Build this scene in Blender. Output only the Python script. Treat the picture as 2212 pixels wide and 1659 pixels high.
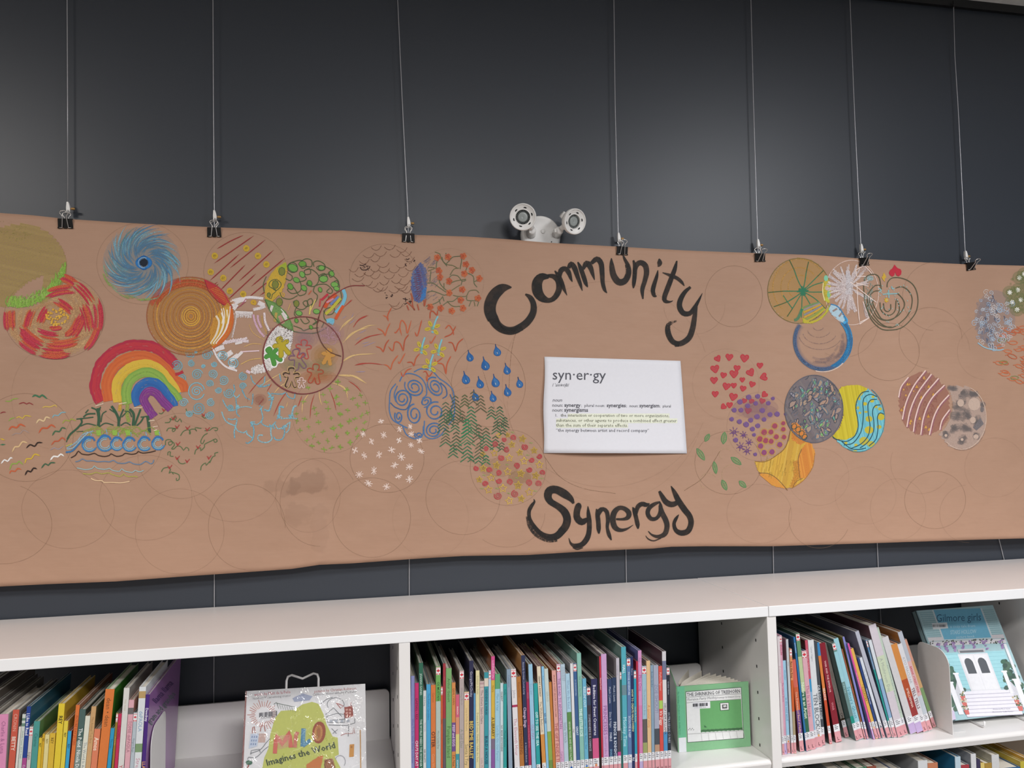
import bpy, math, random
import numpy as np
from mathutils import Vector, Matrix
random.seed(7)
for _o in list(bpy.data.objects): bpy.data.objects.remove(_o)
SC = bpy.context.scene
COL = SC.collection
PI = math.pi
# ------------------------------------------------------------------ camera
W, H = 2212, 1659
F, YAW, PIT, ROL = 1703.66, .2061, .0675, -.0195
SHELF_D = .4204                                   # depth of the bookcase, front edge at y = -SHELF_D
TOPZ = 1.07                                       # upper face of the worktop
CAM = np.array([0, -2.2579, TOPZ + .4349])
_cy, _sy, _cp, _sp, _cr, _sr = math.cos(YAW), math.sin(YAW), math.cos(PIT), math.sin(PIT), math.cos(ROL), math.sin(ROL)
FW = np.array([_sy*_cp, _cy*_cp, _sp]); _R0 = np.array([_cy, -_sy, 0]); _U0 = np.cross(_R0, FW)
RT = _cr*_R0 + _sr*_U0; UP = -_sr*_R0 + _cr*_U0
cam = bpy.data.cameras.new('camera'); camo = bpy.data.objects.new('camera', cam); COL.objects.link(camo)
cam.sensor_fit = 'HORIZONTAL'; cam.sensor_width = 36; cam.lens = F/W*36; cam.clip_start = .05; cam.clip_end = 60
camo.matrix_world = Matrix(((RT[0], UP[0], -FW[0], CAM[0]), (RT[1], UP[1], -FW[1], CAM[1]), (RT[2], UP[2], -FW[2], CAM[2]), (0, 0, 0, 1)))
SC.camera = camo
# ------------------------------------------------------------------ world, lamps, exposure
world = bpy.data.worlds.new('world'); SC.world = world; world.use_nodes = True
bg = world.node_tree.nodes['Background']; bg.inputs[0].default_value = (.93, .95, 1, 1); bg.inputs[1].default_value = .06
def area(name, loc, rot, sx, sy, power, color):
    l = bpy.data.lights.new(name, 'AREA'); l.shape = 'RECTANGLE'; l.size = sx; l.size_y = sy; l.energy = power; l.color = color
    o = bpy.data.objects.new(name, l); COL.objects.link(o); o.location = loc; o.rotation_euler = rot
    return o
area('ceiling_lamp', (-2.0, -2.3, 2.95), (0, 0, 0), .6, .6, 70, (1, .945, .89))
area('ceiling_lamp', (2.2, -2.3, 2.95), (0, 0, 0), .6, .6, 76, (.96, .97, 1))
area('ceiling_lamp', (0.6, -3.6, 2.95), (0, 0, 0), 1.2, .6, 120, (1, .985, .98))
area('window_light', (2.2, -7.0, 1.7), (PI/2, 0, 0), 4.5, 2.0, 22, (.88, .94, 1))
SC.view_settings.view_transform = 'Standard'; SC.view_settings.look = 'None'
SC.view_settings.gamma = 1; SC.view_settings.use_curve_mapping = False
SC.view_settings.exposure = 0.0
try: SC.cycles.transparent_max_bounces = 24
except Exception: pass

# ------------------------------------------------------------------ helpers
def ray(u, v): return FW + RT*(u-W/2)/F - UP*(v-H/2)/F
def at(u, v, x=None, y=None, z=None):
    """the point of the photo's line of sight (u, v) that lies on the plane x=, y= or z="""
    d = ray(u, v)
    k, c = (0, x) if x is not None else (1, y) if y is not None else (2, z)
    return CAM + d*(c-CAM[k])/d[k]
def lin(c):
    if isinstance(c, str): c = [int(c[i:i+2], 16) for i in (0, 2, 4)]
    return tuple((a/255/12.92 if a/255 <= .04045 else ((a/255+.055)/1.055)**2.4) for a in c)
class MB:
    """collects coloured faces; build() links them as ONE mesh object"""
    def __init__(s): s.v = []; s.f = []; s.c = []; s.m = []; s.d = None
    def face(s, idx, c, m=0): s.f.append(tuple(idx)); s.c.append(c); s.m.append(m)
    def poly(s, pts, c, m=0):
        n = len(s.v); s.v += [tuple(p) for p in pts]; s.face(range(n, n+len(pts)), c, m)
    def hexa(s, P, c, m=0, cols=None):
        """P: 8 points, bottom 0-3 counter-clockwise from above, top 4-7; cols: bottom, top, front, right, back, left"""
        n = len(s.v); s.v += [tuple(p) for p in P]
        for i, q in enumerate(((3, 2, 1, 0), (4, 5, 6, 7), (0, 1, 5, 4), (1, 2, 6, 5), (2, 3, 7, 6), (3, 0, 4, 7))):
            s.face([n+a for a in q], cols[i] if cols else c, m)
    def box(s, x0, x1, y0, y1, z0, z1, c=(1, 1, 1), m=0, cols=None):
        s.hexa([(x0, y0, z0), (x1, y0, z0), (x1, y1, z0), (x0, y1, z0), (x0, y0, z1), (x1, y0, z1), (x1, y1, z1), (x0, y1, z1)], c, m, cols)
    def tube(s, pts, r, c=(1, 1, 1), n=6, m=0, closed=False):
        pts = [np.array(p, float) for p in pts]; N = len(pts); base = len(s.v)
        prev = None
        for i, p in enumerate(pts):
            t = (pts[(i+1) % N]-pts[i-1]) if closed else pts[min(i+1, N-1)]-pts[max(i-1, 0)]
            t /= np.linalg.norm(t)+1e-12
            if prev is None:
                a = np.cross(t, (0, 0, 1.)) if abs(t[2]) < .9 else np.cross(t, (1., 0, 0))
            else: a = prev-t*(prev@t)
            a /= np.linalg.norm(a)+1e-12; prev = a; b = np.cross(t, a)
            rr = r[i] if hasattr(r, '__len__') else r
            for k in range(n):
                q = p+rr*(a*math.cos(2*PI*k/n)+b*math.sin(2*PI*k/n)); s.v.append(tuple(q))
        for i in range(N if closed else N-1):
            j = (i+1) % N
            for k in range(n):
                k2 = (k+1) % n
                s.face((base+i*n+k, base+i*n+k2, base+j*n+k2, base+j*n+k), c, m)
        if not closed:
            s.face([base+k for k in range(n)][::-1], c, m); s.face([base+(N-1)*n+k for k in range(n)], c, m)
    def lathe(s, prof, o, ax, n=32, c=(1, 1, 1), m=0, cols=None):
        """prof: (radius, distance along ax) pairs turned round the axis ax through o"""
        ax = np.array(ax, float); ax /= np.linalg.norm(ax); o = np.array(o, float)
        a = np.cross(ax, (0, 0, 1.)) if abs(ax[2]) < .95 else np.cross(ax, (1., 0, 0)); a /= np.linalg.norm(a); b = np.cross(ax, a); base = len(s.v)
        for r, h in prof:
            for k in range(n):
                t = 2*PI*k/n; s.v.append(tuple(o+ax*h+r*(a*math.cos(t)+b*math.sin(t))))
        for i in range(len(prof)-1):
            for k in range(n):
                k2 = (k+1) % n
                s.face((base+i*n+k, base+i*n+k2, base+(i+1)*n+k2, base+(i+1)*n+k), cols[i] if cols else c, m)
        if prof[-1][0] > 1e-6: s.face([base+(len(prof)-1)*n+k for k in range(n)], cols[-1] if cols else c, m)
        if prof[0][0] > 1e-6: s.face([base+k for k in range(n)][::-1], cols[0] if cols else c, m)
    def build(s, name, mats, parent=None, smooth=False, bevel=0, seg=2):
        me = bpy.data.meshes.new(name)
        off = np.array(ROOTS.get(parent.name, (0, 0, 0)) if parent else (0, 0, 0))
        me.from_pydata([tuple(np.array(v)-off) for v in s.v], [], s.f)
        mats = mats if isinstance(mats, (list, tuple)) else [mats]
        for q in mats: me.materials.append(q)
        if len(mats) > 1: me.polygons.foreach_set('material_index', s.m)
        at_ = me.attributes.new('col', 'FLOAT_COLOR', 'FACE')
        at_.data.foreach_set('color', np.array([(*c, 1) for c in s.c], dtype=np.float32).ravel())
        if s.d is not None:
            ad = me.attributes.new('dens', 'FLOAT', 'POINT'); ad.data.foreach_set('value', np.array(s.d, dtype=np.float32))
        if smooth: me.polygons.foreach_set('use_smooth', [True]*len(me.polygons))
        me.update()
        o = bpy.data.objects.new(name, me); COL.objects.link(o)
        if parent: o.parent = parent; ROOTS[o.name] = ROOTS.get(parent.name, (0, 0, 0))
        if bevel:
            b = o.modifiers.new('bevel', 'BEVEL'); b.width = bevel; b.segments = seg; b.limit_method = 'ANGLE'
        return o
ROOTS = {}
def thing(name, label, cat, loc, group=None):
    o = bpy.data.objects.new(name, None); COL.objects.link(o); o.location = loc; o.empty_display_size = .05
    ROOTS[o.name] = tuple(loc); return tag(o, label, cat, group)
def tag(o, label=None, cat=None, group=None, kind=None):
    if label: o['label'] = label
    if cat: o['category'] = cat
    if group: o['group'] = group
    if kind: o['kind'] = kind
    return o
# ------------------------------------------------------------------ materials
def nmat(name):
    m = bpy.data.materials.new(name); m.use_nodes = True
    nt = m.node_tree; return m, nt, nt.nodes['Principled BSDF']
def noise(nt, scale, detail=3, co='Object', vec=None, rough=.5):
    n = nt.nodes.new('ShaderNodeTexNoise'); n.inputs['Scale'].default_value = scale; n.inputs['Detail'].default_value = detail; n.inputs['Roughness'].default_value = rough
    tc = nt.nodes.new('ShaderNodeTexCoord')
    if vec:
        mp = nt.nodes.new('ShaderNodeMapping'); mp.inputs['Scale'].default_value = vec
        nt.links.new(tc.outputs[co], mp.inputs[0]); nt.links.new(mp.outputs[0], n.inputs['Vector'])
    else: nt.links.new(tc.outputs[co], n.inputs['Vector'])
    return n
def bump(nt, b, src, strength, dist):
    bp = nt.nodes.new('ShaderNodeBump'); bp.inputs['Strength'].default_value = strength; bp.inputs['Distance'].default_value = dist
    nt.links.new(src, bp.inputs['Height']); nt.links.new(bp.outputs[0], b.inputs['Normal']); return bp
def ramp(nt, src, stops):
    r = nt.nodes.new('ShaderNodeValToRGB'); e = r.color_ramp.elements
    while len(e) < len(stops): e.new(.5)
    for q, (p, c) in zip(e, stops): q.position = p; q.color = (*c, 1)
    nt.links.new(src, r.inputs[0]); return r
def simple(name, c, rough=.5, metal=0, nscale=60, var=.06, bstr=.0, bdist=.001, spec=.5, coat=0):
    """plain paint or plastic with slight procedural unevenness"""
    m, nt, b = nmat(name); c = lin(c)
    n = noise(nt, nscale)
    r = ramp(nt, n.outputs['Fac'], [(.3, tuple(a*(1-var) for a in c)), (.7, tuple(min(1, a*(1+var)) for a in c))])
    nt.links.new(r.outputs[0], b.inputs['Base Color'])
    b.inputs['Roughness'].default_value = rough; b.inputs['Metallic'].default_value = metal
    b.inputs['Specular IOR Level'].default_value = spec; b.inputs['Coat Weight'].default_value = coat
    if bstr: bump(nt, b, n.outputs['Fac'], bstr, bdist)
    return m
def printed(name, rough=.35, coat=.0, bstr=0, var=.05, nscale=120):
    """coloured by the mesh's own face colours (ink on board, paper or film)"""
    m, nt, b = nmat(name)
    a = nt.nodes.new('ShaderNodeAttribute'); a.attribute_name = 'col'
    n = noise(nt, nscale)
    mx = nt.nodes.new('ShaderNodeMix'); mx.data_type = 'RGBA'; mx.blend_type = 'MULTIPLY'; mx.inputs[0].default_value = 1
    r = ramp(nt, n.outputs['Fac'], [(.3, (1-var,)*3), (.7, (1, 1, 1))])
    nt.links.new(a.outputs['Color'], mx.inputs[6]); nt.links.new(r.outputs[0], mx.inputs[7]); nt.links.new(mx.outputs[2], b.inputs['Base Color'])
    b.inputs['Roughness'].default_value = rough; b.inputs['Coat Weight'].default_value = coat; b.inputs['Coat Roughness'].default_value = .12
    if bstr: bump(nt, b, n.outputs['Fac'], bstr, .002)
    return m
M_WALL = simple('charcoal_wall_paint', '363b43', .42, nscale=900, var=.05, bstr=.12, bdist=.0006, spec=.45)
M_CEIL = simple('white_ceiling', 'e9e9e8', .9, nscale=40)
M_FLOOR = simple('grey_carpet', '77736e', .95, nscale=300, var=.2)
M_RAIL = simple('black_rail', '17181a', .45)
M_LAM = simple('white_laminate', 'e9e6e4', .28, nscale=9, var=.012, spec=.45)
M_LAMF = simple('white_edge_band', 'efeff0', .35, nscale=9, var=.012)
M_TOP = simple('beige_worktop', 'f0e8e4', .3, nscale=9, var=.012, spec=.45)
M_DARK = simple('dark_hole', '17181a', .8)
M_WHITE = simple('white_plastic', 'e8e6e3', .4, var=.02)
M_STEELW = simple('white_enamelled_steel', 'e2e0df', .38, var=.02)
M_WIRE = simple('white_coated_wire', 'eceaea', .35, var=.02)
M_CABLE = simple('steel_cable', 'b9b9bd', .38, metal=.5)
M_CHROME = simple('nickel_wire', 'cfcac6', .28, metal=.7)
M_BLACK = simple('black_enamel', '191716', .35)
M_BRASS = simple('brass', 'c59a61', .35, metal=.6)
M_GREY = simple('frosted_lens', '9aa09e', .25, coat=.5)
M_PAPER = printed('white_sheet_paper', .8, var=.02)
M_INK = printed('printed_ink', .6, var=.05)
M_BOOK = printed('laminated_cover', .3, coat=.25)
M_PAGE = printed('page_edges', .85, var=.12, nscale=500)
M_STICK = printed('sticker_paper', .5, coat=.2)
def crayon(name, scale, gain, rough=.85, stretch=None, off=.5, wash=False):
    """pigment rubbed on paper: broken up by the paper's grain, thinner where 'dens' is low"""
    m, nt, b = nmat(name)
    a = nt.nodes.new('ShaderNodeAttribute'); a.attribute_name = 'col'
    d = nt.nodes.new('ShaderNodeAttribute'); d.attribute_name = 'dens'
    n = noise(nt, scale, 3, vec=stretch, rough=.65)
    s = nt.nodes.new('ShaderNodeMath'); s.operation = 'SUBTRACT'; nt.links.new(d.outputs['Fac'], s.inputs[0]); nt.links.new(n.outputs['Fac'], s.inputs[1])
    k = nt.nodes.new('ShaderNodeMath'); k.operation = 'MULTIPLY_ADD'; k.use_clamp = True; k.inputs[1].default_value = gain; k.inputs[2].default_value = off
    nt.links.new(s.outputs[0], k.inputs[0])
    # dens below zero: an even rubbed-in tone of that strength instead of grainy marks
    n2 = nt.nodes.new('ShaderNodeMath'); n2.operation = 'MULTIPLY_ADD'; n2.inputs[1].default_value = -.8; n2.inputs[2].default_value = -.6; nt.links.new(n.outputs['Fac'], n2.inputs[0])
    n3 = nt.nodes.new('ShaderNodeMath'); n3.operation = 'MULTIPLY'; nt.links.new(n2.outputs[0], n3.inputs[0]); nt.links.new(d.outputs['Fac'], n3.inputs[1])
    n4 = nt.nodes.new('ShaderNodeMath'); n4.operation = 'MAXIMUM'; n4.use_clamp = True; nt.links.new(k.outputs[0], n4.inputs[0]); nt.links.new(n3.outputs[0], n4.inputs[1])
    if wash:                                                       # thin and thick places of brushed ink
        w = noise(nt, 38, 3); wr_ = nt.nodes.new('ShaderNodeMapRange'); wr_.inputs['From Min'].default_value = .35; wr_.inputs['From Max'].default_value = .65; wr_.inputs['To Min'].default_value = .76; wr_.inputs['To Max'].default_value = 1
        nt.links.new(w.outputs['Fac'], wr_.inputs['Value']); n5 = nt.nodes.new('ShaderNodeMath'); n5.operation = 'MULTIPLY'; nt.links.new(n4.outputs[0], n5.inputs[0]); nt.links.new(wr_.outputs[0], n5.inputs[1]); n4 = n5
    tr = nt.nodes.new('ShaderNodeBsdfTransparent'); mx = nt.nodes.new('ShaderNodeMixShader')
    nt.links.new(n4.outputs[0], mx.inputs[0]); nt.links.new(tr.outputs[0], mx.inputs[1]); nt.links.new(b.outputs[0], mx.inputs[2])
    nt.links.new(a.outputs['Color'], b.inputs['Base Color']); b.inputs['Roughness'].default_value = rough
    nt.links.new(mx.outputs[0], nt.nodes['Material Output'].inputs['Surface']); return m
M_CRAY = crayon('crayon', 380, 3.0, off=.34)
M_PAINT = crayon('brushed_black_paint', 260, 6, rough=.75, wash=True)

# ------------------------------------------------------------------ marks drawn on a surface
def smooth(P, step=5.0):
    P = [np.array(p, float) for p in P]
    if len(P) < 3: return resample(P, step)
    out = []
    Q = [2*P[0]-P[1]]+P+[2*P[-1]-P[-2]]
    for i in range(1, len(Q)-2):
        a, b, c, d = Q[i-1], Q[i], Q[i+1], Q[i+2]
        n = max(2, int(np.hypot(*(c-b)[:2])/step)+1)
        for k in range(n):
            t = k/n; out.append(.5*(2*b+(c-a)*t+(2*a-5*b+4*c-d)*t*t+(3*b-a-3*c+d)*t**3))
    out.append(P[-1]); return out
def resample(P, step=8.0):
    P = [np.array(p, float) for p in P]; out = []
    for a, b in zip(P, P[1:]):
        n = max(1, int(np.hypot(*(b-a)[:2])/step))
        out += [a+(b-a)*k/n for k in range(n)]
    out.append(P[-1]); return out
def text_mesh(s, bold=False, italic=False):
    key = (s, bold, italic)
    if key not in TXT:
        c = bpy.data.curves.new('t', 'FONT'); c.body = s; c.resolution_u = 2 if len(s) < 14 else 1
        if bold: c.offset = .018
        if italic: c.shear = .25
        o = bpy.data.objects.new('t', c); m = bpy.data.meshes.new_from_object(o)
        V = np.array([v.co[:2] for v in m.vertices]) if len(m.vertices) else np.zeros((1, 2))
        TXT[key] = (V, [tuple(p.vertices) for p in m.polygons])
        bpy.data.objects.remove(o); bpy.data.curves.remove(c); bpy.data.meshes.remove(m)
    return TXT[key]
TXT = {}
BANS = [None]
class Draw:
    """marks given where the photo shows them, laid on a real surface; surf(u, v, lift) -> point on it"""
    def __init__(s, surf, ox=0, oy=0, sc=1, lift=.0007): s.surf = surf; s.ox, s.oy, s.sc = ox, oy, sc; s.mb = MB(); s.mb.d = []; s.n = 0; s.lift = lift; s.stepl = 2.5e-6; s.g = 1.14 if surf is BANS[0] else 1.0; s.wf = .8 if surf is BANS[0] else 1.0
    def fr(s, ox, oy, sc): s.ox, s.oy, s.sc = ox, oy, sc; return s
    def px(s, P): return [(s.ox+p[0]*s.sc, s.oy+p[1]*s.sc)+tuple(p[2:]) for p in P]
    def lf(s): s.n += 1; return s.lift+s.stepl*s.n
    def cl(s, c): c = lin(c) if isinstance(c, str) else c; return tuple(min(1, a*s.g) for a in c)
    def rib(s, P, w, col, dens=.9, sm=True, taper=0, ends=None):
        """P in photo pixels, w width in pixels (or per-point third coordinate)"""
        P = smooth(P) if sm else resample(P)
        P = np.array(P); N = len(P)
        if N < 2: return
        xy = P[:, :2]; t = np.gradient(xy, axis=0); t /= np.linalg.norm(t, axis=1)[:, None]+1e-9
        nrm = np.stack([-t[:, 1], t[:, 0]], 1)
        ww = P[:, 2] if P.shape[1] > 2 else np.full(N, float(w))
        if taper:
            u = np.linspace(0, 1, N); ww = ww*np.clip(np.minimum(u, 1-u)/taper, .15, 1)
        lf = s.lf(); b = len(s.mb.v); c = s.cl(col)
        for i in range(N):
            for sg in (-.5, .5): s.mb.v.append(s.surf(*(xy[i]+nrm[i]*ww[i]*sg), lf))
            dd = dens if not hasattr(dens, '__len__') else dens[0]+(dens[1]-dens[0])*i/(N-1)
            s.mb.d += [dd, dd]
        for i in range(N-1): s.mb.face((b+2*i, b+2*i+2, b+2*i+3, b+2*i+1), c)
    def s(s, P, w=2, col='000000', dens=.9, sm=True, taper=0): s.rib(s.px(P), w*s.wf, col, dens, sm, taper)
    def ln(s, P, w=2, col='000000', dens=.9): s.rib(s.px(P), w*s.wf, col, dens, False)
    def ell(s, cx, cy, rx, ry, w=1.5, col='7d5f4c', dens=.62, a0=0, a1=360, rot=0):
        n = max(8, int(abs(a1-a0)/360*max(rx, ry)*s.sc*2*PI/7)); cr, sr = math.cos(math.radians(rot)), math.sin(math.radians(rot)); P = []
        for k in range(n+1):
            t = math.radians(a0+(a1-a0)*k/n); x, y = rx*math.cos(t), ry*math.sin(t); P.append((cx+x*cr-y*sr, cy+x*sr+y*cr))
        s.rib(s.px(P), w*s.wf, col, dens, False)
    def spiral(s, x, y, r, w=2, col='6fb0c4', dens=.85, turns=1.8, asp=.9, ph=0, r0=.15):
        n = int(turns*14); P = []
        for k in range(n+1):
            t = k/n; a = ph+t*turns*2*PI; q = r*(r0+(1-r0)*t); P.append((x+q*math.cos(a), y+q*asp*math.sin(a)))
        s.rib(s.px(P), w*s.wf, col, dens)
    def flat(s, P, col, dens=1.0):
        """one flat printed or painted shape; fan for small nearly flat places"""
        lf = s.lf(); b = len(s.mb.v)
        for u, v in s.px(P): s.mb.v.append(s.surf(u, v, lf)); s.mb.d.append(dens)
        s.mb.face(range(b, b+len(P))[::-1], s.cl(col))
    def disc(s, x, y, rx, ry, col, dens=1, n=14, rot=0):
        cr, sr = math.cos(rot), math.sin(rot)
        def pt(q, k): u, v = q*rx*math.cos(2*PI*k/n), q*ry*math.sin(2*PI*k/n); return (x+u*cr-v*sr, y+u*sr+v*cr)
        m = int(max(rx, ry)*s.sc/9)
        if m < 1: s.flat([pt(1, k) for k in range(n)], col, dens); return
        lf = s.lf(); b = len(s.mb.v); c = s.cl(col)                # rings follow the curve of the surface
        for u, v in s.px([(x, y)]+[pt((j+1)/(m+1), k) for j in range(m+1) for k in range(n)]): s.mb.v.append(s.surf(u, v, lf)); s.mb.d.append(dens)
        for k in range(n):
            k2 = (k+1) % n; s.mb.face((b, b+1+k2, b+1+k), c)
            for j in range(m): i = b+1+j*n; s.mb.face((i+k, i+k2, i+n+k2, i+n+k), c)
    def fill(s, poly, col, dens=.8, ang=30, w=3.5, gap=.8, jit=.6, wob=0, cols=None):
        """crayon hatching that fills a closed outline"""
        P = np.array(s.px(poly))[:, :2]; a = math.radians(ang); R = np.array([[math.cos(a), math.sin(a)], [-math.sin(a), math.cos(a)]])
        Q = P@R.T; y = Q[:, 1].min()+w*.4; k = 0
        while y < Q[:, 1].max():
            xs = []
            for i in range(len(Q)):
                p, q = Q[i-1], Q[i]
                if (p[1] > y) != (q[1] > y): xs.append(p[0]+(y-p[1])*(q[0]-p[0])/(q[1]-p[1]))
            xs.sort()
            for x0, x1 in zip(xs[::2], xs[1::2]):
                if x1-x0 < 1.5: continue
                m = max(2, int((x1-x0)/9)+1); L = []
                for i in range(m):
                    t = i/(m-1); L.append(R.T@np.array([x0+(x1-x0)*t+(random.uniform(-1, 1)*jit if i in (0, m-1) else 0), y+wob*math.sin(i*1.3+k)]))
                c = random.choice(cols) if cols else col
                s.rib(L, w, c, dens*random.uniform(.94, 1.05) if dens > 0 else dens, False)
            y += w*(gap if dens > 0 else 1); k += 1
    def text(s, body, x0, x1, y0, y1=None, col='3a3a44', bold=False, italic=False, hs=1, dens=1):
        """line of type fitted between x0 and x1 on the baseline y0 -> y1 (frame coordinates)"""
        V, Fc = text_mesh(body, bold, italic); y1 = y0 if y1 is None else y1
        (a, b), (c, d) = s.px([(x0, y0), (x1, y1)]); ux, uy = c-a, d-b; L = math.hypot(ux, uy)
        k = L/max(V[:, 0].max(), .01); ux, uy = ux/L, uy/L; lf = s.lf(); n = len(s.mb.v)
        for vx, vy in V: s.mb.v.append(s.surf(a+ux*vx*k+uy*vy*k*hs, b+uy*vx*k-ux*vy*k*hs, lf)); s.mb.d.append(dens)
        cc = lin(col) if isinstance(col, str) else col
        for f in Fc: s.mb.face([n+i for i in f], cc)
    def done(s, name, parent, mat=None, label=None):
        if not s.mb.f: return None
        o = s.mb.build(name, mat or M_CRAY, parent)
        if s.n > 8 or mat is M_INK: o['kind'] = 'stuff'
        if label: o['label'] = label
        return o
# ------------------------------------------------------------------ the room
RAILZ, CEILZ = 2.951, 2.979
b = MB(); b.box(-4.5, 5.5, 0, .15, -.02, CEILZ+.1); tag(b.build('wall_back', M_WALL), kind='structure')
b = MB(); b.box(-4.5, 5.5, -8, .15, -.12, 0); tag(b.build('floor', M_FLOOR), kind='structure')
b = MB(); b.box(-4.5, 5.5, -8, 0, CEILZ, CEILZ+.1); tag(b.build('ceiling', M_CEIL), kind='structure')
b = MB(); b.box(-4.5, 5.5, -.014, 0, RAILZ, CEILZ); tag(b.build('trim_1', M_RAIL), kind='structure')

# ------------------------------------------------------------------ bookcase units and worktops
UX = [.1361+.914*k for k in (-1.32, 0, 1, 2)]                    # right faces of the four uprights
UT = .0254; YF = -SHELF_D; BACKY = -.012
SH1, SH2 = .6945, .352                                        # upper faces of the two shelves seen
SPIN = None
def shelf(x0, x1, z, parent, lip=True):
    m = MB(); r = .010; z0 = z-.0225; prof = []
    for k in range(7):
        t = PI/2*k/6; prof.append((YF+.006+r-r*math.sin(t), z-r+r*math.cos(t)))
    prof += [(YF+.006+.004, z0), (BACKY, z0), (BACKY, z)]
    n = len(prof); b0 = len(m.v)
    for x in (x0, x1): m.v += [(x, y, zz) for y, zz in prof]
    for i in range(n):
        j = (i+1) % n; m.face((b0+i, b0+j, b0+n+j, b0+n+i), (1, 1, 1))
    m.face(list(range(b0, b0+n))[::-1], (1, 1, 1)); m.face(list(range(b0+n, b0+2*n)), (1, 1, 1))
    s = m.build('shelf', M_LAM, parent)
    if lip:
        q = MB(); P = []; rr = .014; h = .132
        for cx, sg in ((x0+.003+rr, -1), (x1-.003-rr, 1)):
            A = [(cx+sg*rr*math.cos(t), z+h-rr+rr*math.sin(t)) for t in np.linspace(0, PI/2, 6)]
            P += A if sg < 0 else A[::-1]
        P = [(x0+.003, z)]+P+[(x1-.003, z)]
        nn = len(P); q.v += [(x, -.030, zz) for x, zz in P]+[(x, -.024, zz) for x, zz in P]
        q.face(list(range(nn))[::-1], (1, 1, 1)); q.face(range(nn, 2*nn), (1, 1, 1))
        for i in range(nn): q.face((i, (i+1) % nn, nn+(i+1) % nn, nn+i), (1, 1, 1))
        q.build('back_lip', M_LAM, s)
    return s
def upright(x1, parent, faces):
    m = MB(); m.box(x1-UT, x1, YF+.002, BACKY, 0, TOPZ-UT)
    u = m.build('upright', [M_LAM], parent, bevel=.0012)
    h = MB()
    for sg in faces:
        xs = x1-UT-.0004 if sg < 0 else x1+.0004
        for yy in (YF+.062, YF+.062+.19):
            for k in range(28):
                zz = .12+k*.0705*.5*.93
                if zz < TOPZ-.05 and k % 2 == 0: h.box(xs-.0004, xs+.0004, yy-.0018, yy+.0018, zz-.0035, zz+.0035)
        for zz in (.155, .985):
            pass
    o = h.build('pin_holes', M_DARK, u); o['kind'] = 'stuff'
    return u
BAYN = ['left', 'middle', 'right']
UNITS = []
for k in range(3):
    t = thing('bookcase', ['white bookcase unit at the left, holding the yellow-spined books and an easel',
              'white middle bookcase unit packed with spines, ending at the small green book',
              'white bookcase unit at the right, with leaning pink-labelled books'][k], 'bookcase', (UX[k]+.45, -.2, 0), 'bookcase units under the worktop')
    if k == 0: upright(UX[0], t, (1,))
    upright(UX[k+1], t, (-1, 1) if k < 2 else (-1,))
    shelf(UX[k]+.0008, UX[k+1]-UT-.0008, SH1, t); shelf(UX[k]+.0008, UX[k+1]-UT-.0008, SH2, t)
    UNITS.append(t)
XJ = at(1661, 1340, y=YF)[0]
b = MB(); b.box(UX[0]-UT-.3, XJ-.0004, YF, -.007, TOPZ-UT, TOPZ); b.m = [1, 0, 1, 1, 1, 1]; tag(b.build('worktop', [M_TOP, M_LAMF], None, bevel=.0016), 'long white worktop over the left and middle bookcases', 'worktop')
b = MB(); b.box(XJ+.0004, UX[3]+.9, YF-.0015, -.007, TOPZ-UT, TOPZ+.0008); b.m = [1, 0, 1, 1, 1, 1]; tag(b.build('worktop', [M_TOP, M_LAMF], None, bevel=.0016), 'white worktop over the right bookcase, starting at the joint', 'worktop')

# ------------------------------------------------------------------ kraft paper banner
def wr(x, z, cx, cz, sx, sz): return math.exp(-((x-cx)/sx)**2-((z-cz)/sz)**2)
STN = [at(u, v, y=-.045) for u, v in ((668, 1045), (605, 1050), (690, 1140), (560, 1075), (640, 1110))]
def bany(x, z):
    h = max(0, min(1, (2.08-z)/.9))
    y = -.046+.0040*math.sin(5.1*x+.6)*(.4+.6*h)+.0022*math.sin(9.7*x+2.1*z+1.2)+.0028*math.sin(7.0*z+1.3*x)*(.3+h)
    y -= .0035*wr(x, z, STN[2][0]-.01, STN[2][2]-.02, .015, .11)-.003*wr(x, z, STN[2][0]+.035, STN[2][2], .02, .12)
    y -= .003*wr(x, z, STN[0][0], STN[0][2], .05, .018)-.0025*wr(x, z, STN[0][0]+.02, STN[0][2]-.045, .06, .016)
    y -= .0035*math.sin(23*x+9*z)*wr(x, z, STN[2][0], STN[2][2]+.05, .10, .14)+.0025*math.sin(31*z-12*x)*wr(x, z, .45, 1.35, .25, .10)
    y -= .006*wr(x, z, STN[3][0]-.16, STN[3][2]+.02, .10, .055)
    return y
def banS(u, v, lift=0):
    p = at(u, v, y=-.046)
    for _ in range(2): p = at(u, v, y=bany(p[0], p[2])-lift)
    return p
BANS[0] = banS
TE = [(-420, 405), (0, 460), (70, 465), (145, 473), (300, 483), (462, 491), (650, 497), (740, 498), (882, 507), (1010, 511), (1100, 517), (1180, 524), (1250, 528), (1340, 533), (1480, 541), (1640, 547), (1760, 551), (1866, 559), (2000, 567), (2090, 571), (2212, 574), (2700, 590)]
BE = [(-420, 1290), (0, 1267), (100, 1262), (250, 1256), (400, 1245), (460, 1241), (560, 1234), (630, 1229), (690, 1220), (760, 1217), (884, 1208), (1000, 1201), (1140, 1199), (1250, 1192), (1352, 1187), (1410, 1185), (1450, 1181), (1520, 1180), (1670, 1180), (1895, 1173), (2100, 1166), (2212, 1163), (2700, 1150)]
m = MB(); us = np.arange(-420, 2701, 10); NV = 72
te = np.interp(us, *zip(*TE)); be = np.interp(us, *zip(*BE))
for i, u in enumerate(us):
    for k in range(NV+1): m.v.append(tuple(banS(u, te[i]+(be[i]-te[i])*k/NV)))
for i in range(len(us)-1):
    for k in range(NV):
        a = i*(NV+1)+k; m.face((a, a+1, a+NV+2, a+NV+1), (1, 1, 1))
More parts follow.
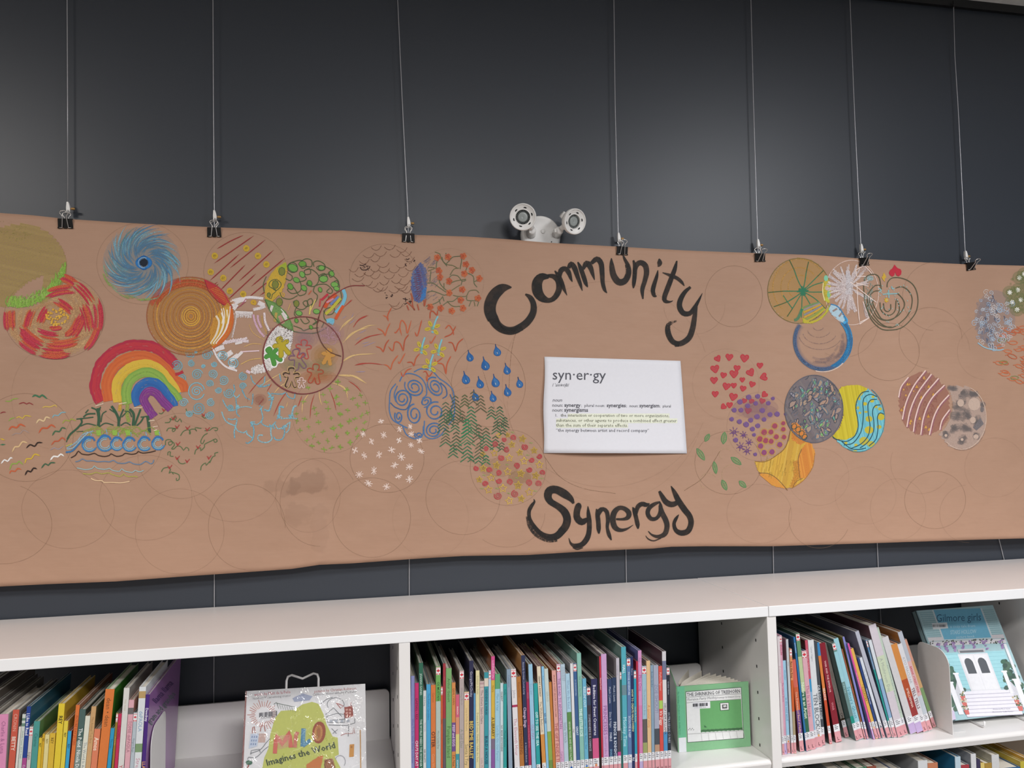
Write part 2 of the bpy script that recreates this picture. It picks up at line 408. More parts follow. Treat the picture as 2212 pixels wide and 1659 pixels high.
def kraft():
    mt, nt, bs = nmat('kraft_paper')
    c0 = lin(KRAFT)
    n1 = noise(nt, 3.2, 4); n2 = noise(nt, 40, 5, vec=(.35, 1, 6), rough=.7)
    r1 = ramp(nt, n1.outputs['Fac'], [(.3, tuple(a*.95 for a in c0)), (.7, tuple(min(1, a*1.04) for a in c0))])
    r2 = ramp(nt, n2.outputs['Fac'], [(.3, (.975,)*3), (.7, (1.012,)*3)])
    mu = nt.nodes.new('ShaderNodeMix'); mu.data_type = 'RGBA'; mu.blend_type = 'MULTIPLY'; mu.inputs[0].default_value = 1
    nt.links.new(r1.outputs[0], mu.inputs[6]); nt.links.new(r2.outputs[0], mu.inputs[7]); last = mu.outputs[2]
    tc = nt.nodes.new('ShaderNodeTexCoord'); ns = noise(nt, 24, 4)
    for (p, rad, am, stretch) in ((STN[0], .052, .24, (1, 1, 1.7)), (STN[1], .04, .14, (1, 1, 1.9)), (STN[2], .04, .07, (2, 1, .7)), (STN[4], .035, .10, (1, 1, 1.5))):
        vs = nt.nodes.new('ShaderNodeVectorMath'); vs.operation = 'SUBTRACT'; vs.inputs[1].default_value = tuple(p); nt.links.new(tc.outputs['Object'], vs.inputs[0])
        vm = nt.nodes.new('ShaderNodeVectorMath'); vm.operation = 'MULTIPLY'; vm.inputs[1].default_value = stretch; nt.links.new(vs.outputs[0], vm.inputs[0])
        ln_ = nt.nodes.new('ShaderNodeVectorMath'); ln_.operation = 'LENGTH'; nt.links.new(vm.outputs[0], ln_.inputs[0])
        ad = nt.nodes.new('ShaderNodeMath'); ad.operation = 'MULTIPLY_ADD'; ad.inputs[1].default_value = -.12; nt.links.new(ns.outputs['Fac'], ad.inputs[0]); nt.links.new(ln_.outputs['Value'], ad.inputs[2])
        mr = nt.nodes.new('ShaderNodeMapRange'); mr.interpolation_type = 'SMOOTHSTEP'; mr.inputs['From Min'].default_value = rad-.060+.010; mr.inputs['From Max'].default_value = rad-.060-.005
        mr.inputs['To Min'].default_value = 0; mr.inputs['To Max'].default_value = am; nt.links.new(ad.outputs[0], mr.inputs['Value'])
        mk = nt.nodes.new('ShaderNodeMix'); mk.data_type = 'RGBA'; mk.inputs[7].default_value = (*lin('5f4536'), 1)
        nt.links.new(mr.outputs[0], mk.inputs[0]); nt.links.new(last, mk.inputs[6]); last = mk.outputs[2]
    nt.links.new(last, bs.inputs['Base Color']); bs.inputs['Roughness'].default_value = .62; bs.inputs['Specular IOR Level'].default_value = .3
    n3 = noise(nt, 7, 3, vec=(1, 1, 1.6)); bp = bump(nt, bs, n3.outputs['Fac'], .55, .014)
    n4 = noise(nt, 700, 2); b2 = nt.nodes.new('ShaderNodeBump'); b2.inputs['Strength'].default_value = .08; b2.inputs['Distance'].default_value = .0005
    nt.links.new(n4.outputs['Fac'], b2.inputs['Height']); nt.links.new(bp.outputs[0], b2.inputs['Normal']); nt.links.new(b2.outputs[0], bs.inputs['Normal'])
    return mt
KRAFT = 'b28e77'
M_KRAFT = kraft()
BAN = m.build('paper_banner', M_KRAFT, None, smooth=True)
so = BAN.modifiers.new('thickness', 'SOLIDIFY'); so.thickness = .0004; so.offset = -1
tag(BAN, 'long brown kraft paper banner covered in crayon circles, clipped to steel cables', 'banner')
def drawing(ox, oy, sc): return Draw(banS, ox, oy, sc)
FA = (0, 440, .21694); FB = (380, 480, .21694); FC = (740, 490, .21694); FD = (1030, 540, .2592); FE = (0, 760, .21694); FG = (340, 720, .21694)
FH = (720, 760, .2290); FS = (1100, 1020, .19892); FP = (1150, 750, .16275); FQ = (1480, 740, .2170); FT = (1600, 520, .19293); FV = (1900, 560, .26531)
FK = (0, 1020, .28933); FL = (560, 980, .28933); FN = (1480, 1000, .33092)

# ------------------------------------------------------------------ cables, hooks, binder clips
CY_ = -.0215
CAB = [(145, [(145, 0), (146, 220), (146.5, 440)], None, 472), (460, [(460, 0), (461, 230), (463, 458)], (463, 1240, 463, 1308), 491), (859, [(859, 0), (870, 240), (881.5, 472)], (884, 1208, 884, 1281), 507),
       (1326, [(1326, 0), (1329, 240), (1335.5, 506)], (1352, 1187, 1353, 1255), 532), (1622, [(1622, 0), (1628, 240), (1636.5, 520)], (1670, 1180, 1671, 1238), 547), (1836, [(1836, 0), (1846, 250), (1859.5, 530)], (1895, 1173, 1897, 1227), 558),
       (2060, [(2060, 18), (2062.5, 120), (2070, 240), (2085, 545)], (2158, 1165, 2170, 1213), 570)]
ORD = ['leftmost', 'second from the left', 'third from the left', 'middle', 'fifth from the left', 'sixth from the left', 'rightmost']
def to_ends(P):
    P = [np.array(p) for p in P]
    return P
def binder(cu, cv, k, yaw, roll, tilt):
    base = banS(cu, cv, 0); c, s_ = math.cos(yaw), math.sin(yaw); cr, sr = math.cos(roll), math.sin(roll)
    def T(x, y, z):
        x, z = x*cr-z*sr, x*sr+z*cr
        return (base[0]+x*c-y*s_, base[1]+x*s_+y*c, base[2]+z)
    w, hgt, dp = .0172, .0255, .0072
    lab = ['black binder clip on the %s cable, gripping the banner' % ORD[k]][0]
    t = thing('binder_clip', lab, 'binder clip', tuple(base), 'binder clips along the top of the banner')
    m = MB()
    top = .0070; bot = top-hgt
    # two sprung leaves meeting at the jaw, joined by the spine on top
    for sg in (-1, 1):
        yo = sg*dp; n0 = len(m.v)
        P = [T(-w, yo, top), T(w, yo, top), T(w*1.05, sg*.0016, bot+.003), T(-w*1.05, sg*.0016, bot+.003)]
        Qp = [T(-w, yo*.8, top-.0005), T(w, yo*.8, top-.0005), T(w*1.05, sg*.0009, bot+.003), T(-w*1.05, sg*.0009, bot+.003)]
        m.v += P+Qp
        for q in ((0, 1, 2, 3), (7, 6, 5, 4), (0, 4, 5, 1), (1, 5, 6, 2), (2, 6, 7, 3), (3, 7, 4, 0)): m.face([n0+a for a in q], (1, 1, 1))
        for a, bb in ((-1.05, -.42), (-.25, .25), (.42, 1.05)):
            m.tube([T(w*a, sg*.0026, bot+.0018), T(w*bb, sg*.0026, bot+.0018)], .0021, n=8)
    n0 = len(m.v)
    m.hexa([T(-w, -dp, top-.0008), T(w, -dp, top-.0008), T(w, dp, top-.0008), T(-w, dp, top-.0008), T(-w, -dp, top), T(w, -dp, top), T(w, dp, top), T(-w, dp, top)], (1, 1, 1))
    m.build('clip_body', M_BLACK, t)
    for sg, tl in ((-1, tilt), (1, .08)):
        L = [(-.0140, 0), (-.0076, 0), (-.0072, .004), (-.0046, .0270), (-.0052, .0305), (-.0098, .0365), (-.0102, .0392), (-.0070, .0422), (0, .0436)]
        L = L+[(-x, z) for x, z in L[::-1][1:]]
        P = [T(x, sg*(.0026+.0012)+sg*(z*math.sin(tl)), bot+.0018+z*math.cos(tl)) for x, z in L]
        q = MB(); q.tube([np.array(p) for p in P], .0011, n=6); q.build('clip_handle', M_CHROME, t, smooth=True)
    return t
CLIPS = [(142, 479, .02, .02, .30), (463, 498, .0, .02, .12), (882, 510, -.05, -.02, .05), (1343, 538, .10, -.02, .35), (1640, 553, .05, .04, .75), (1865, 562, .1, .10, .75), (2095, 572, .1, .13, .85)]
for k, (cx, up, low, tev) in enumerate(CAB):
    P = [at(u, v, y=CY_) for u, v in up]
    t0 = P[0]+(P[0]-P[1])/np.linalg.norm(P[0]-P[1])*2
    d = (P[0]-P[1])/(P[0][2]-P[1][2]); t0 = P[0]+d*(RAILZ+.012-P[0][2])
    path = [t0, *P[:-1], P[-1]]
    if low:
        a = at(low[0], low[1], y=-.004); bq = at(low[2], low[3], y=-.004); e = bq+(bq-a)/(bq[2]-a[2])*(.02-bq[2])
        e = np.array([bq[0], -.004, .02])
        path += [a, bq, e]
    m = MB(); m.tube(path, .0013, n=6)
    cb = thing('hanging_cable', 'thin steel cable, %s of the seven, on the charcoal wall' % ORD[k], 'cable', tuple(t0), 'steel cables hanging from the black rail')
    m.build('wire', M_CABLE, cb, smooth=True)
    q = MB(); q.lathe([(.003, 0), (.003, -.012), (.0045, -.014), (.0045, -.02), (.0014, -.022)], t0+np.array([0, 0, .001]), (0, 0, 1), 12); q.build('end_fitting', M_RAIL, cb)
    # hook with its brass screw
    hp = P[-1]; sx = 1.0
    ho = thing('cable_hook', 'white cable hook with brass thumbscrew on the %s cable' % ORD[k], 'hook', tuple(hp), 'white hooks on the cables')
    h = MB(); H_ = .033
    prof = [(-.0022, 0), (.0022, 0), (.0052, -.010), (.0068, -.019), (.0055, -.0265), (.0044, -.0285), (.0032, -.0225), (.001, -.0215), (-.0004, -.0285), (-.0022, -.028), (-.0030, -.015)]
    nn = len(prof)
    for yy in (CY_-.0045, CY_+.0045): h.v += [(hp[0]+x, yy, hp[2]+.004+z) for x, z in prof]
    h.face(range(nn), (1, 1, 1)); h.face(list(range(nn, 2*nn))[::-1], (1, 1, 1))
    for i in range(nn): h.face((i, nn+i, nn+(i+1) % nn, (i+1) % nn), (1, 1, 1))
    h.tube([(hp[0]+.0005, CY_, hp[2]-.018), (hp[0]-.0012, CY_-.0045, hp[2]-.024), (hp[0]-.0005, CY_-.010, hp[2]-.0285), (hp[0]+.0005, CY_-.0150, hp[2]-.0285), (hp[0]+.001, CY_-.0185, hp[2]-.025)], .0016, n=8)
    h.build('hook_body', M_WHITE, ho, bevel=.0006)
    s2 = MB(); zz = hp[2]-.0135
    s2.lathe([(.0014, 0), (.0014, .003), (.0031, .0032), (.0034, .0045), (.0034, .0105), (.0025, .0118), (0, .012)], (hp[0]+.0055, CY_, zz), (1, 0, 0), 14); s2.build('thumb_screw', M_BRASS, ho, smooth=False)
    binder(*CLIPS[k][:2], k, *CLIPS[k][2:])

# ------------------------------------------------------------------ emergency light
pc = at(1168, 510, y=-.01); pc[1] = 0
el = thing('emergency_light', 'white twin-headed emergency light on the wall behind the banner edge', 'emergency light', tuple(pc))
m = MB(); m.lathe([(.0605, 0), (.0605, .012), (.0585, .018), (.053, .0215), (.03, .0228), (0, .0232)], pc, (0, -1, 0), 56)
m.build('mounting_plate', M_WHITE, el, smooth=True)
q = MB(); lp = at(1173, 500, y=-.023); q.lathe([(.0068, 0), (.0066, .0022), (.005, .003), (0, .0032)], lp, (0, -1, 0), 20); q.build('indicator_lens', M_WHITE, el, smooth=True)
q = MB(); q.lathe([(.0012, 0), (.0012, .0008), (0, .001)], at(1173, 511, y=-.022), (0, -1, 0), 8); q.build('test_button', M_DARK, el)
q = MB(); q.lathe([(.0022, 0), (.0022, .0010), (0, .0012)], at(1191, 522.5, y=-.0215), (0, -1, 0), 12); q.build('screw', M_DARK, el)
def head(cu, cv, post, ax, rs=1.0, lensc='9aa09e'):
    ax = np.array(ax, float); ax /= np.linalg.norm(ax)
    c = at(cu, cv, y=-.088)                     # centre of the bezel face
    po = at(post[0], post[1], y=-.022); po[1] = -.02
    R = .0385*rs
    hd = MB(); o = c-ax*.034
    hd.lathe([(0, .004), (R*.55, .006), (R*.82, .010), (R*.9, .016), (R*.92, .0205), (R*.985, .0235), (R, .028), (R, .0345), (R*.97, .0365), (R*.92, .0365), (R*.91, .0350), (R*.885, .0348), (R*.875, .0335), (R*.60, .0295), (R*.58, .0303), (R*.545, .0303), (R*.54, .022), (0, .022)], o, ax, 48)
    h = hd.build('lamp_head', M_WHITE, el, smooth=True)
    e = h.modifiers.new('edge', 'EDGE_SPLIT'); e.split_angle = .7
    a = np.cross(ax, (0, 0, 1.)); a /= np.linalg.norm(a); b = np.cross(ax, a)
    f = MB()
    f.lathe([(R*.535, 0), (R*.535, .0006), (0, .0006)], o+ax*.0225, ax, 32)
    f.build('lamp_cup', M_DARK, h)
    f = MB()
    for k in range(26):
        t = 2*PI*k/26; d = a*math.cos(t)+b*math.sin(t); e2 = -a*math.sin(t)+b*math.cos(t); p = o+ax*.0233
        P = [p+d*R*.36-e2*.0005, p+d*R*.36+e2*.0005, p+d*R*.53+e2*.0005, p+d*R*.53-e2*.0005]
        f.hexa([*P, *[x+ax*.0035 for x in P]], (1, 1, 1))
    ff = f.build('cooling_fins', M_GREY, h); ff['kind'] = 'stuff'
    f = MB(); f.lathe([(R*.36, 0), (R*.36, .004), (R*.30, .0052), (R*.22, .0046), (R*.14, .0056), (R*.08, .0046), (0, .0046)], o+ax*.0233, ax, 32); f.build('lamp_lens', M_GREY, h, smooth=True)
    f = MB()
    for k in range(6):
        t0 = 2*PI*(k+.25)/6
        pts = [(R*(.655 if abs(j) < 2 else .668), t0+j*.085) for j in (-2, -1, 0, 1, 2)]+[(R*(.745 if abs(j) < 2 else .70), t0+j*.085) for j in (2, 1, 0, -1, -2)]
        f.poly([o+ax*(.0300+(.0044*(r/R-.6)/.285))+r*(a*math.cos(t)+b*math.sin(t)) for r, t in pts], (1, 1, 1))
    sl = f.build('vent_slots', M_DARK, h); sl['kind'] = 'stuff'
    # post, swivel and knuckle
    k = po+(np.array([0, -.034, .004])+(c-po)*.12)
    pm = MB(); dirv = (k-po)/np.linalg.norm(k-po)
    pm.lathe([(.0145, 0), (.0145, .006), (.0125, .0075), (.0125, .026), (.0100, .031), (0, .033)], po, dirv, 24); pm.build('swivel_post', M_WHITE, el, smooth=True)
    bk = o+ax*.012; dv = bk-k
    q = MB(); q.tube([k-dirv*.006, k+dv*.45, bk], [.0078, .0085, .011], n=14); q.build('knuckle', M_WHITE, el, smooth=True)
    q = MB(); w = at(post[0]-2.5, post[1]-6, y=-.052); q.box(w[0]-.003, w[0]+.003, w[1]-.004, w[1]+.004, w[2]-.005, w[2]+.006); q.build('lock_tab', M_WHITE, el, bevel=.0008)
head(1129.5, 468.5, (1147, 506), (-.22, -1, -.22)); head(1242, 478.5, (1202, 505), (.30, -1, -.30), .97)
q = MB(); q.tube([at(1222, 470, y=-.055), at(1214, 462, y=-.06)], [.012, .010], n=14); q.build('aiming_lug', M_WHITE, el, smooth=True)

# ------------------------------------------------------------------ definition sheet
C4 = [(1176, 770.5), (1470, 779.5), (1484, 979.5), (1174, 978.5)]
def sheetS(u, v, lift=0):
    # bilinear position in the sheet gives how far it bellies off the banner
    t = max(0, min(1, (v-775)/204)); l = max(0, min(1, (u-1176)/300))
    bulge = .0025+.016*t**2*math.sin(PI*l)*.9+.006*(1-l)*math.sin(PI*t)+.002*math.sin(7*l)
    p = at(u, v, y=-.05)
    for _ in range(2): p = at(u, v, y=bany(p[0], p[2])-bulge-lift)
    return p
m = MB(); NU, NVs = 28, 20
for j in range(NVs+1):
    for i in range(NU+1):
        a, c = i/NU, j/NVs; P = [np.array(p) for p in C4]
        p = (P[0]*(1-a)+P[1]*a)*(1-c)+(P[3]*(1-a)+P[2]*a)*c
        if i == 0: p = p+np.array([1.2*math.sin(c*9), 0])
        m.v.append(tuple(sheetS(p[0], p[1])))
for j in range(NVs):
    for i in range(NU):
        a = j*(NU+1)+i; m.face((a, a+NU+1, a+NU+2, a+1), lin('e6e6ec'))
SHT = m.build('definition_sheet', M_PAPER, None, smooth=True)
so = SHT.modifiers.new('thickness', 'SOLIDIFY'); so.thickness = .0002; so.offset = -1
tag(SHT, 'white printed sheet defining synergy, stuck on the brown banner between the painted words', 'paper sheet')
d = Draw(sheetS, *FP, lift=.0003)
for (x0, x1, y0, y1) in ((470, 1820, 880, 945), (315, 1925, 945, 1008), (315, 1270, 1010, 1070)):
    n = 14
    for k in range(n):
        a, c = x0+(x1-x0)*k/n, x0+(x1-x0)*(k+1)/n; d.flat([(a, y0), (c, y0), (c, y1), (a, y1)], 'ecefdc')
d.done('highlighting', SHT, M_INK, 'pale yellow-green highlighting')
d = Draw(sheetS, *FP, lift=.0006); IK = '4a4a54'
d.text('syn·er·gy', 262, 975, 428, 436, IK); d.text('/ ˈsinərjē/', 266, 487, 520, 522, IK)
d.text('noun', 264, 395, 722, 722, IK, italic=True)
for tx, a, c, bo in (('noun:', 263, 405, 0), ('synergy', 424, 640, 1), (';  plural noun:', 646, 965, 0), ('synergies', 986, 1240, 1), (';  noun:', 1245, 1405, 0), ('synergism', 1420, 1685, 1), (';  plural', 1690, 1838, 0)):
    d.text(tx, a, c, 790+(a-263)*.0055, 790+(c-263)*.0055, IK, bool(bo))
d.text('noun:', 262, 405, 855, 855, IK); d.text('synergisms', 422, 740, 855, 857, IK, True)
d.text('1.', 298, 332, 921, 921, IK); d.text('the interaction or cooperation of two or more organizations,', 376, 1816, 921, 928, '55563f')
d.text('substances, or other agents to produce a combined effect greater', 316, 1916, 989, 996, '55563f'); d.text('than the sum of their separate effects.', 314, 1268, 1055, 1058, '55563f')
d.text('“the synergy between artist and record company”', 314, 1548, 1121, 1126, IK)
d.done('definition_text', SHT, M_INK)
# ------------------------------------------------------------------ crayon drawings on the banner (each one a part of it)
PEN = '86684f'
rnd = random.Random(11)
def D(fr): return Draw(banS, *fr)
# faint pencil circles under everything (photo pixels)
d = D((0, 0, 1)); d.lift = .0005
for cx, cy, rx, ry, a0, a1 in ((43, 576, 101, 92, -90, 90), (118, 684, 109, 92, 0, 360), (308, 569, 99, 88, 0, 360), (410, 683, 94, 86, 0, 360), (530, 587, 90, 85, 0, 360), (657, 637, 89, 83, 0, 360), (543, 724, 90, 83, 0, 360),
    (298, 828, 101, 95, 90, 360), (55, 945, 103, 95, 0, 360), (245, 953, 105, 91, 0, 360), (113, 860, 88, 110, 100, 260), (390, 985, 92, 92, 0, 360), (445, 835, 90, 90, 30, 330), (557, 887, 84, 80, 0, 360), (715, 895, 84, 84, -90, 270),
    (147, 1100, 100, 85, 0, 360), (315, 1075, 100, 92, 0, 360), (388, 1148, 96, 92, 0, 360), (0, 1130, 112, 88, -70, 90), (533, 1138, 83, 92, 90, 360), (508, 1060, 90, 67, 0, 180), (665, 1070, 70, 80, 0, 360), (690, 1085, 85, 95, 90, 330),
    (803, 1118, 84, 86, 0, 360), (836, 990, 80, 74, 0, 360), (930, 1120, 82, 84, 0, 360), (908, 870, 76, 82, 0, 360), (1055, 832, 80, 90, 0, 360), (1022, 922, 80, 86, 0, 360), (1098, 1010, 82, 82, 0, 360), (970, 610, 75, 73, 0, 360), (830, 600, 75, 73, 0, 360),
    (830, 730, 82, 72, 100, 300), (940, 770, 72, 80, 0, 360), (1000, 1075, 80, 80, 0, 360), (1095, 1110, 82, 72, 0, 130), (1310, 830, 225, 222, 20, 340), (1310, 850, 215, 235, 20, 175), (1568, 830, 72, 76, 0, 360), (1640, 922, 70, 74, 0, 360), (1573, 1000, 72, 68, 0, 360),
    (1640, 1110, 70, 64, 0, 360), (1768, 1030, 66, 62, 0, 360), (1770, 1120, 66, 64, 20, 200), (1870, 1070, 66, 62, 0, 360), (1940, 1100, 60, 66, 0, 360), (2020, 1080, 66, 62, 0, 360), (2090, 1110, 60, 62, 90, 270), (2150, 1010, 66, 64, 0, 360), (1990, 1000, 66, 66, 30, 200),
    (1820, 700, 76, 72, -40, 120), (1920, 760, 66, 62, 0, 360), (2010, 730, 68, 66, 90, 360), (2040, 760, 55, 66, 180, 360), (1585, 640, 62, 66, 0, 360), (1500, 660, 66, 62, 0, 180), (2020, 640, 70, 74, 90, 280), (2130, 760, 62, 60, 90, 300)):
    d.ell(cx, cy, rx, ry, 1.4, PEN, -rnd.uniform(.08, .32), a0, a1, rnd.uniform(-4, 4))
d.s([(1478, 1060), (1520, 1030), (1555, 975)], 1.5, PEN, .6); d.s([(1175, 985), (1210, 1030), (1260, 1055), (1330, 1066)], 1.3, PEN, .55)
d.s([(1040, 790), (1075, 900), (1110, 960)], 1.2, PEN, .5); d.s([(1120, 700), (1105, 760), (1098, 860)], 1.3, PEN, .55)
d.done('pencil_circles', BAN, label='faint pencil circles drawn with a compass')

def arcfill(d, cx, cy, rx, ry, col, dens, ang=20, w=5, n=40, cols=None):
    d.fill([(cx+rx*math.cos(2*PI*k/n), cy+ry*math.sin(2*PI*k/n)) for k in range(n)], col, dens, ang, w, .75, cols=cols)

# olive disc with grass-green lens, far left
d = D((0, 0, 1))
def inD2(x, y): return ((x-118)/108)**2+((y-684)/91)**2 < 1
poly = [(43+101*math.cos(t), 576+92*math.sin(t)) for t in np.linspace(-PI*.72, PI*.36, 30)]+[(95, 594), (60, 610), (34, 632), (22, 650), (12, 664)]+[(43+101*math.cos(t), 576+92*math.sin(t)) for t in np.linspace(PI*.62, PI*1.28, 14)]
d.fill(poly, 'b09c5c', -.50, 12, 6, .7, cols=['b09c5c', 'ac985a', 'b4a060'])
for _ in range(26): x, y = rnd.uniform(-20, 60), rnd.uniform(480, 520); d.s([(x, y), (x+rnd.uniform(8, 20), y-3)], 4, '93963f', .36)
for _ in range(30): x, y = rnd.uniform(20, 120), rnd.uniform(530, 560); d.s([(x, y), (x+rnd.uniform(8, 20), y-2)], 4, '9c9a4c', .30)
L1 = [(20, 662), (40, 664), (66, 660), (88, 650), (106, 638), (122, 620), (134, 603), (140, 590)]
P1 = smooth(L1, 2)
for p in P1:
    for _ in range(3):
        x, y = p[0]+rnd.uniform(-4, 4), p[1]+rnd.uniform(-4, 2); l = rnd.uniform(8, 24); d.s([(x, y), (x-rnd.uniform(-3, 6), y-l*.5), (x+rnd.uniform(-5, 4), y-l)], rnd.uniform(1.6, 3), rnd.choice(['82aa45', '8db54d', '7aa044', '93b05a']), .72)
d.done('olive_disc_drawing', BAN, label='pale olive disc with a grass-green lower edge')

# red and cream rose
d = D(FA); cx, cy = 540, 1128
d.fill([(cx+490*math.cos(t), cy-8+405*math.sin(t)) for t in np.linspace(-PI*.36, PI*1.06, 44)]+[(140, 1050), (260, 1040), (400, 990), (520, 905), (600, 810)], 'c9a57c', -.48, 15, 5)
for col, dn in (('c7a276', .70), ('c49a70', .66)):
    for k in range(210):
        r = rnd.uniform(120, 490); a = rnd.uniform(0, 2*PI); L = rnd.uniform(.25, .6)
        P = []
        for i in range(6):
            t = a+L*i/5; q = r*(1-.10*i/5); x, y = cx+q*math.cos(t), cy-10+q*.84*math.sin(t); P.append((x, y))
        if any(((x-198)/466)**2+((y-627)/424)**2 < 1 for x, y in P): continue
        d.s(P, rnd.uniform(5, 9), col, dn-.10, taper=.2)
PET = [(585, 860, -12, 260, 90), (840, 880, 48, 230, 80), (690, 760, 28, 150, 70), (640, 1010, 35, 190, 70), (290, 1150, -72, 190, 80), (95, 1160, 88, 180, 110), (430, 1110, -62, 150, 70), (770, 1220, -62, 230, 95), (870, 1130, 75, 260, 90), (985, 1130, 88, 300, 75), (920, 1340, -62, 240, 70), (480, 1310, 12, 210, 70), (300, 1340, 38, 270, 95), (280, 1420, 35, 200, 75), (620, 1400, -6, 300, 75), (540, 1500, 3, 260, 80), (700, 1280, -40, 120, 50), (560, 1245, -5, 120, 45)]
for x, y, an, L, w in PET:
    a = math.radians(an); c, s_ = math.cos(a), math.sin(a)
    for k in range(int(w/5.5)):
        o = rnd.uniform(-w/2, w/2); l = L*rnd.uniform(.35, .55); sh = rnd.uniform(-.1, .1)*L
        P = []
        for i in (-1, -.4, .2, 1):
            u = i*l+sh; v = o+.00085*u*u*(1 if (x-cx)*-s_+(y-cy)*c < 0 else -1); P.append((x+u*c-v*s_, y+u*s_+v*c))
        d.s(P, rnd.uniform(3.5, 6.5), rnd.choice(['b53346', 'bb3a48', 'b73c4e', 'c0543c', 'c2603f', 'b83a4e']), .70, taper=.15)
for k in range(60):
    a = rnd.uniform(0, 2*PI); r = rnd.uniform(0, 1)**.5; x, y = 570+115*r*math.cos(a), 1130+88*r*math.sin(a); d.disc(x, y, 11, 10, rnd.choice(['d0a23e', 'd6aa45', 'c9973a']), .8, 7)
d.done('rose_drawing', BAN, label='swirling red and cream rose with a yellow centre')

# blue whirlpool
d = D(FA); cx, cy = 1432, 588
for k in range(210):
    ring = rnd.random(); a = rnd.uniform(0, 2*PI); r0 = 70+ring*180; L = rnd.uniform(.55, 1.25); gr = rnd.uniform(110, 230)
    P = []
    for i in range(9):
        t = i/8; q = r0+gr*t**1.15; P.append((cx+q*math.cos(a+L*t)*1.0, cy+q*.94*math.sin(a+L*t)))
    far = r0+gr
    if far > 430: continue
    cols = ['2f6fa6', '2a649b', '3478ad', '3b6f97'] if r0 < 150 else ['6fa6bd', '7fb0c4', '4d83aa', '3d76a5', '8fb9c6', '5f8f8f']
    d.s(P, rnd.uniform(1.8, 4.2), rnd.choice(cols), rnd.uniform(.56, .78), taper=.35)
for q, al in ((390, .14), (330, .14), (260, .16)): d.disc(cx-20, cy, q, q*.92, '7fa3b2', -al, 26)
for k in range(22):
    a = 1.6+rnd.uniform(-.6, 1.4); r = rnd.uniform(370, 410); d.s([(cx-15+r*math.cos(a+j*.12), cy+r*.93*math.sin(a+j*.12)) for j in range(3)], 3, rnd.choice(['8fae62', '86b394', '9aa65e']), .55)
for k in range(14): d.ell(cx, cy, 62+rnd.uniform(-14, 20), 60+rnd.uniform(-14, 16), rnd.uniform(2, 4), rnd.choice(['2467a5', '2d74b4', '1f5c98']), .8, rnd.uniform(0, 360), rnd.uniform(300, 700))
arcfill(d, cx, cy, 40, 38, '16212f', 1.0, 30, 3)
d.ell(cx, cy, 56, 52, 1.6, '9fb3bd', .7, 80, 300)
d.done('whirlpool_drawing', BAN, label='blue spiral whirlpool with a black eye')

# orange rings
d = D(FB); cx, cy = 150, 937
arcfill(d, 140, 935, 425, 385, 'bd8646', -.50, 25, 6)
for k in range(12):
    r = 40+k*32; d.ell(cx-k*1.2, cy-k*.5, r*(.88+.02*k/2)*.93, r*.9, rnd.uniform(2, 3), ['c98f3c', 'b87a3c', 'cf9844', 'b4743a'][k % 4], .68, rnd.uniform(0, 60), rnd.uniform(380, 430))
    d.ell(cx-k*1.2+3, cy-k*.5+4, r*(.88+.02*k/2)*.95, r*.92, 1.4, '8f6440', .52, rnd.uniform(0, 200), rnd.uniform(300, 560))
for k in range(4): d.ell(cx, cy, 26+k*22, 30+k*22, 2.2, rnd.choice(['d1a03c', 'c98c34', 'd8aa44']), .72)
for k in range(12): r = rnd.uniform(330, 420); d.ell(138, 932, r+4, r*.91, 3.2, rnd.choice(['bb5a34', 'c0663a', 'b45038']), .62, rnd.uniform(195, 215), rnd.uniform(290, 318))
for k in range(22): t = math.radians(200+k*2.6); d.spiral(138+405*math.cos(t), 935+368*math.sin(t), 22, 1.8, 'b24a3a', .7, 1.2)
d.ell(138, 935, 428, 388, 2.2, '9c5a38', .75)
d.done('orange_rings_drawing', BAN, label='orange disc of concentric rings')

# red slanting lines and yellow dots
d = D(FB)
for P in (((410, 265), (540, 190), (670, 130)), ((380, 410), (775, 135)), ((340, 580), (630, 318)), ((540, 455), (890, 175)), ((440, 680), (690, 425)), ((630, 585), (975, 275)), ((520, 770), (795, 513)), ((750, 640), (1085, 357)), ((740, 735), (905, 600)), ((365, 632), (415, 595)), ((378, 655), (425, 612)), ((395, 672), (420, 648)), ((835, 730), (960, 640), (1120, 480))):
    d.s(P, 2.8, '8f3030', .85, taper=.12)
for x, y in ((385, 335), (345, 495), (470, 555), (535, 685), (700, 260), (815, 335), (900, 420), (668, 715)):
    d.disc(x, y, 31, 34, 'bf9c36', .72, 12); d.spiral(x, y, 32, 2.4, 'c4a236', .9, 2.2)
    for j in range(3): d.s([(x-14+j*9, y+12), (x-4+j*9, y-12)], 1.2, '8d7a2c', .7)
d.done('red_lines_drawing', BAN, label='red slanting lines and yellow dots in a pencil circle')

# red lens and striped lens at the edge of the orange rings
d = D(FB); d.lift = .0009
d.fill([(285, 575), (370, 620), (440, 680), (510, 750), (550, 860), (500, 840), (430, 790), (370, 730), (320, 660)], 'b23a35', .84, 55, 3)
for k in range(13): x, y = 345+k*14, 670+k*13; d.s([(x, y), (x+75, y-25)], 1.6, 'c57a35', .75)
d.s([(285, 575), (330, 690), (420, 790), (555, 862)], 2.2, '8c2233', .9); d.s([(285, 575), (400, 635), (480, 710), (555, 862)], 2.4, 'b02348', .9)
poly = [(440, 880), (520, 800), (555, 865), (560, 980), (530, 1100), (450, 1200), (365, 1245), (335, 1180), (345, 1060), (380, 950)]
d.fill(poly, 'c08a3a', .72, 100, 3.4)
for off, col in ((0, 'd9cdb8'), (34, 'c89a2e'), (62, 'e0d6c6'), (92, 'b98a35'), (120, 'e3d9cc'), (150, 'c9672e')):
    d.s([(400+off*.9, 930-off*.5), (430+off*.75, 1000-off*.2), (400+off*.7, 1120-off*.2), (345+off*.45, 1210)], 5.2, col, .85)
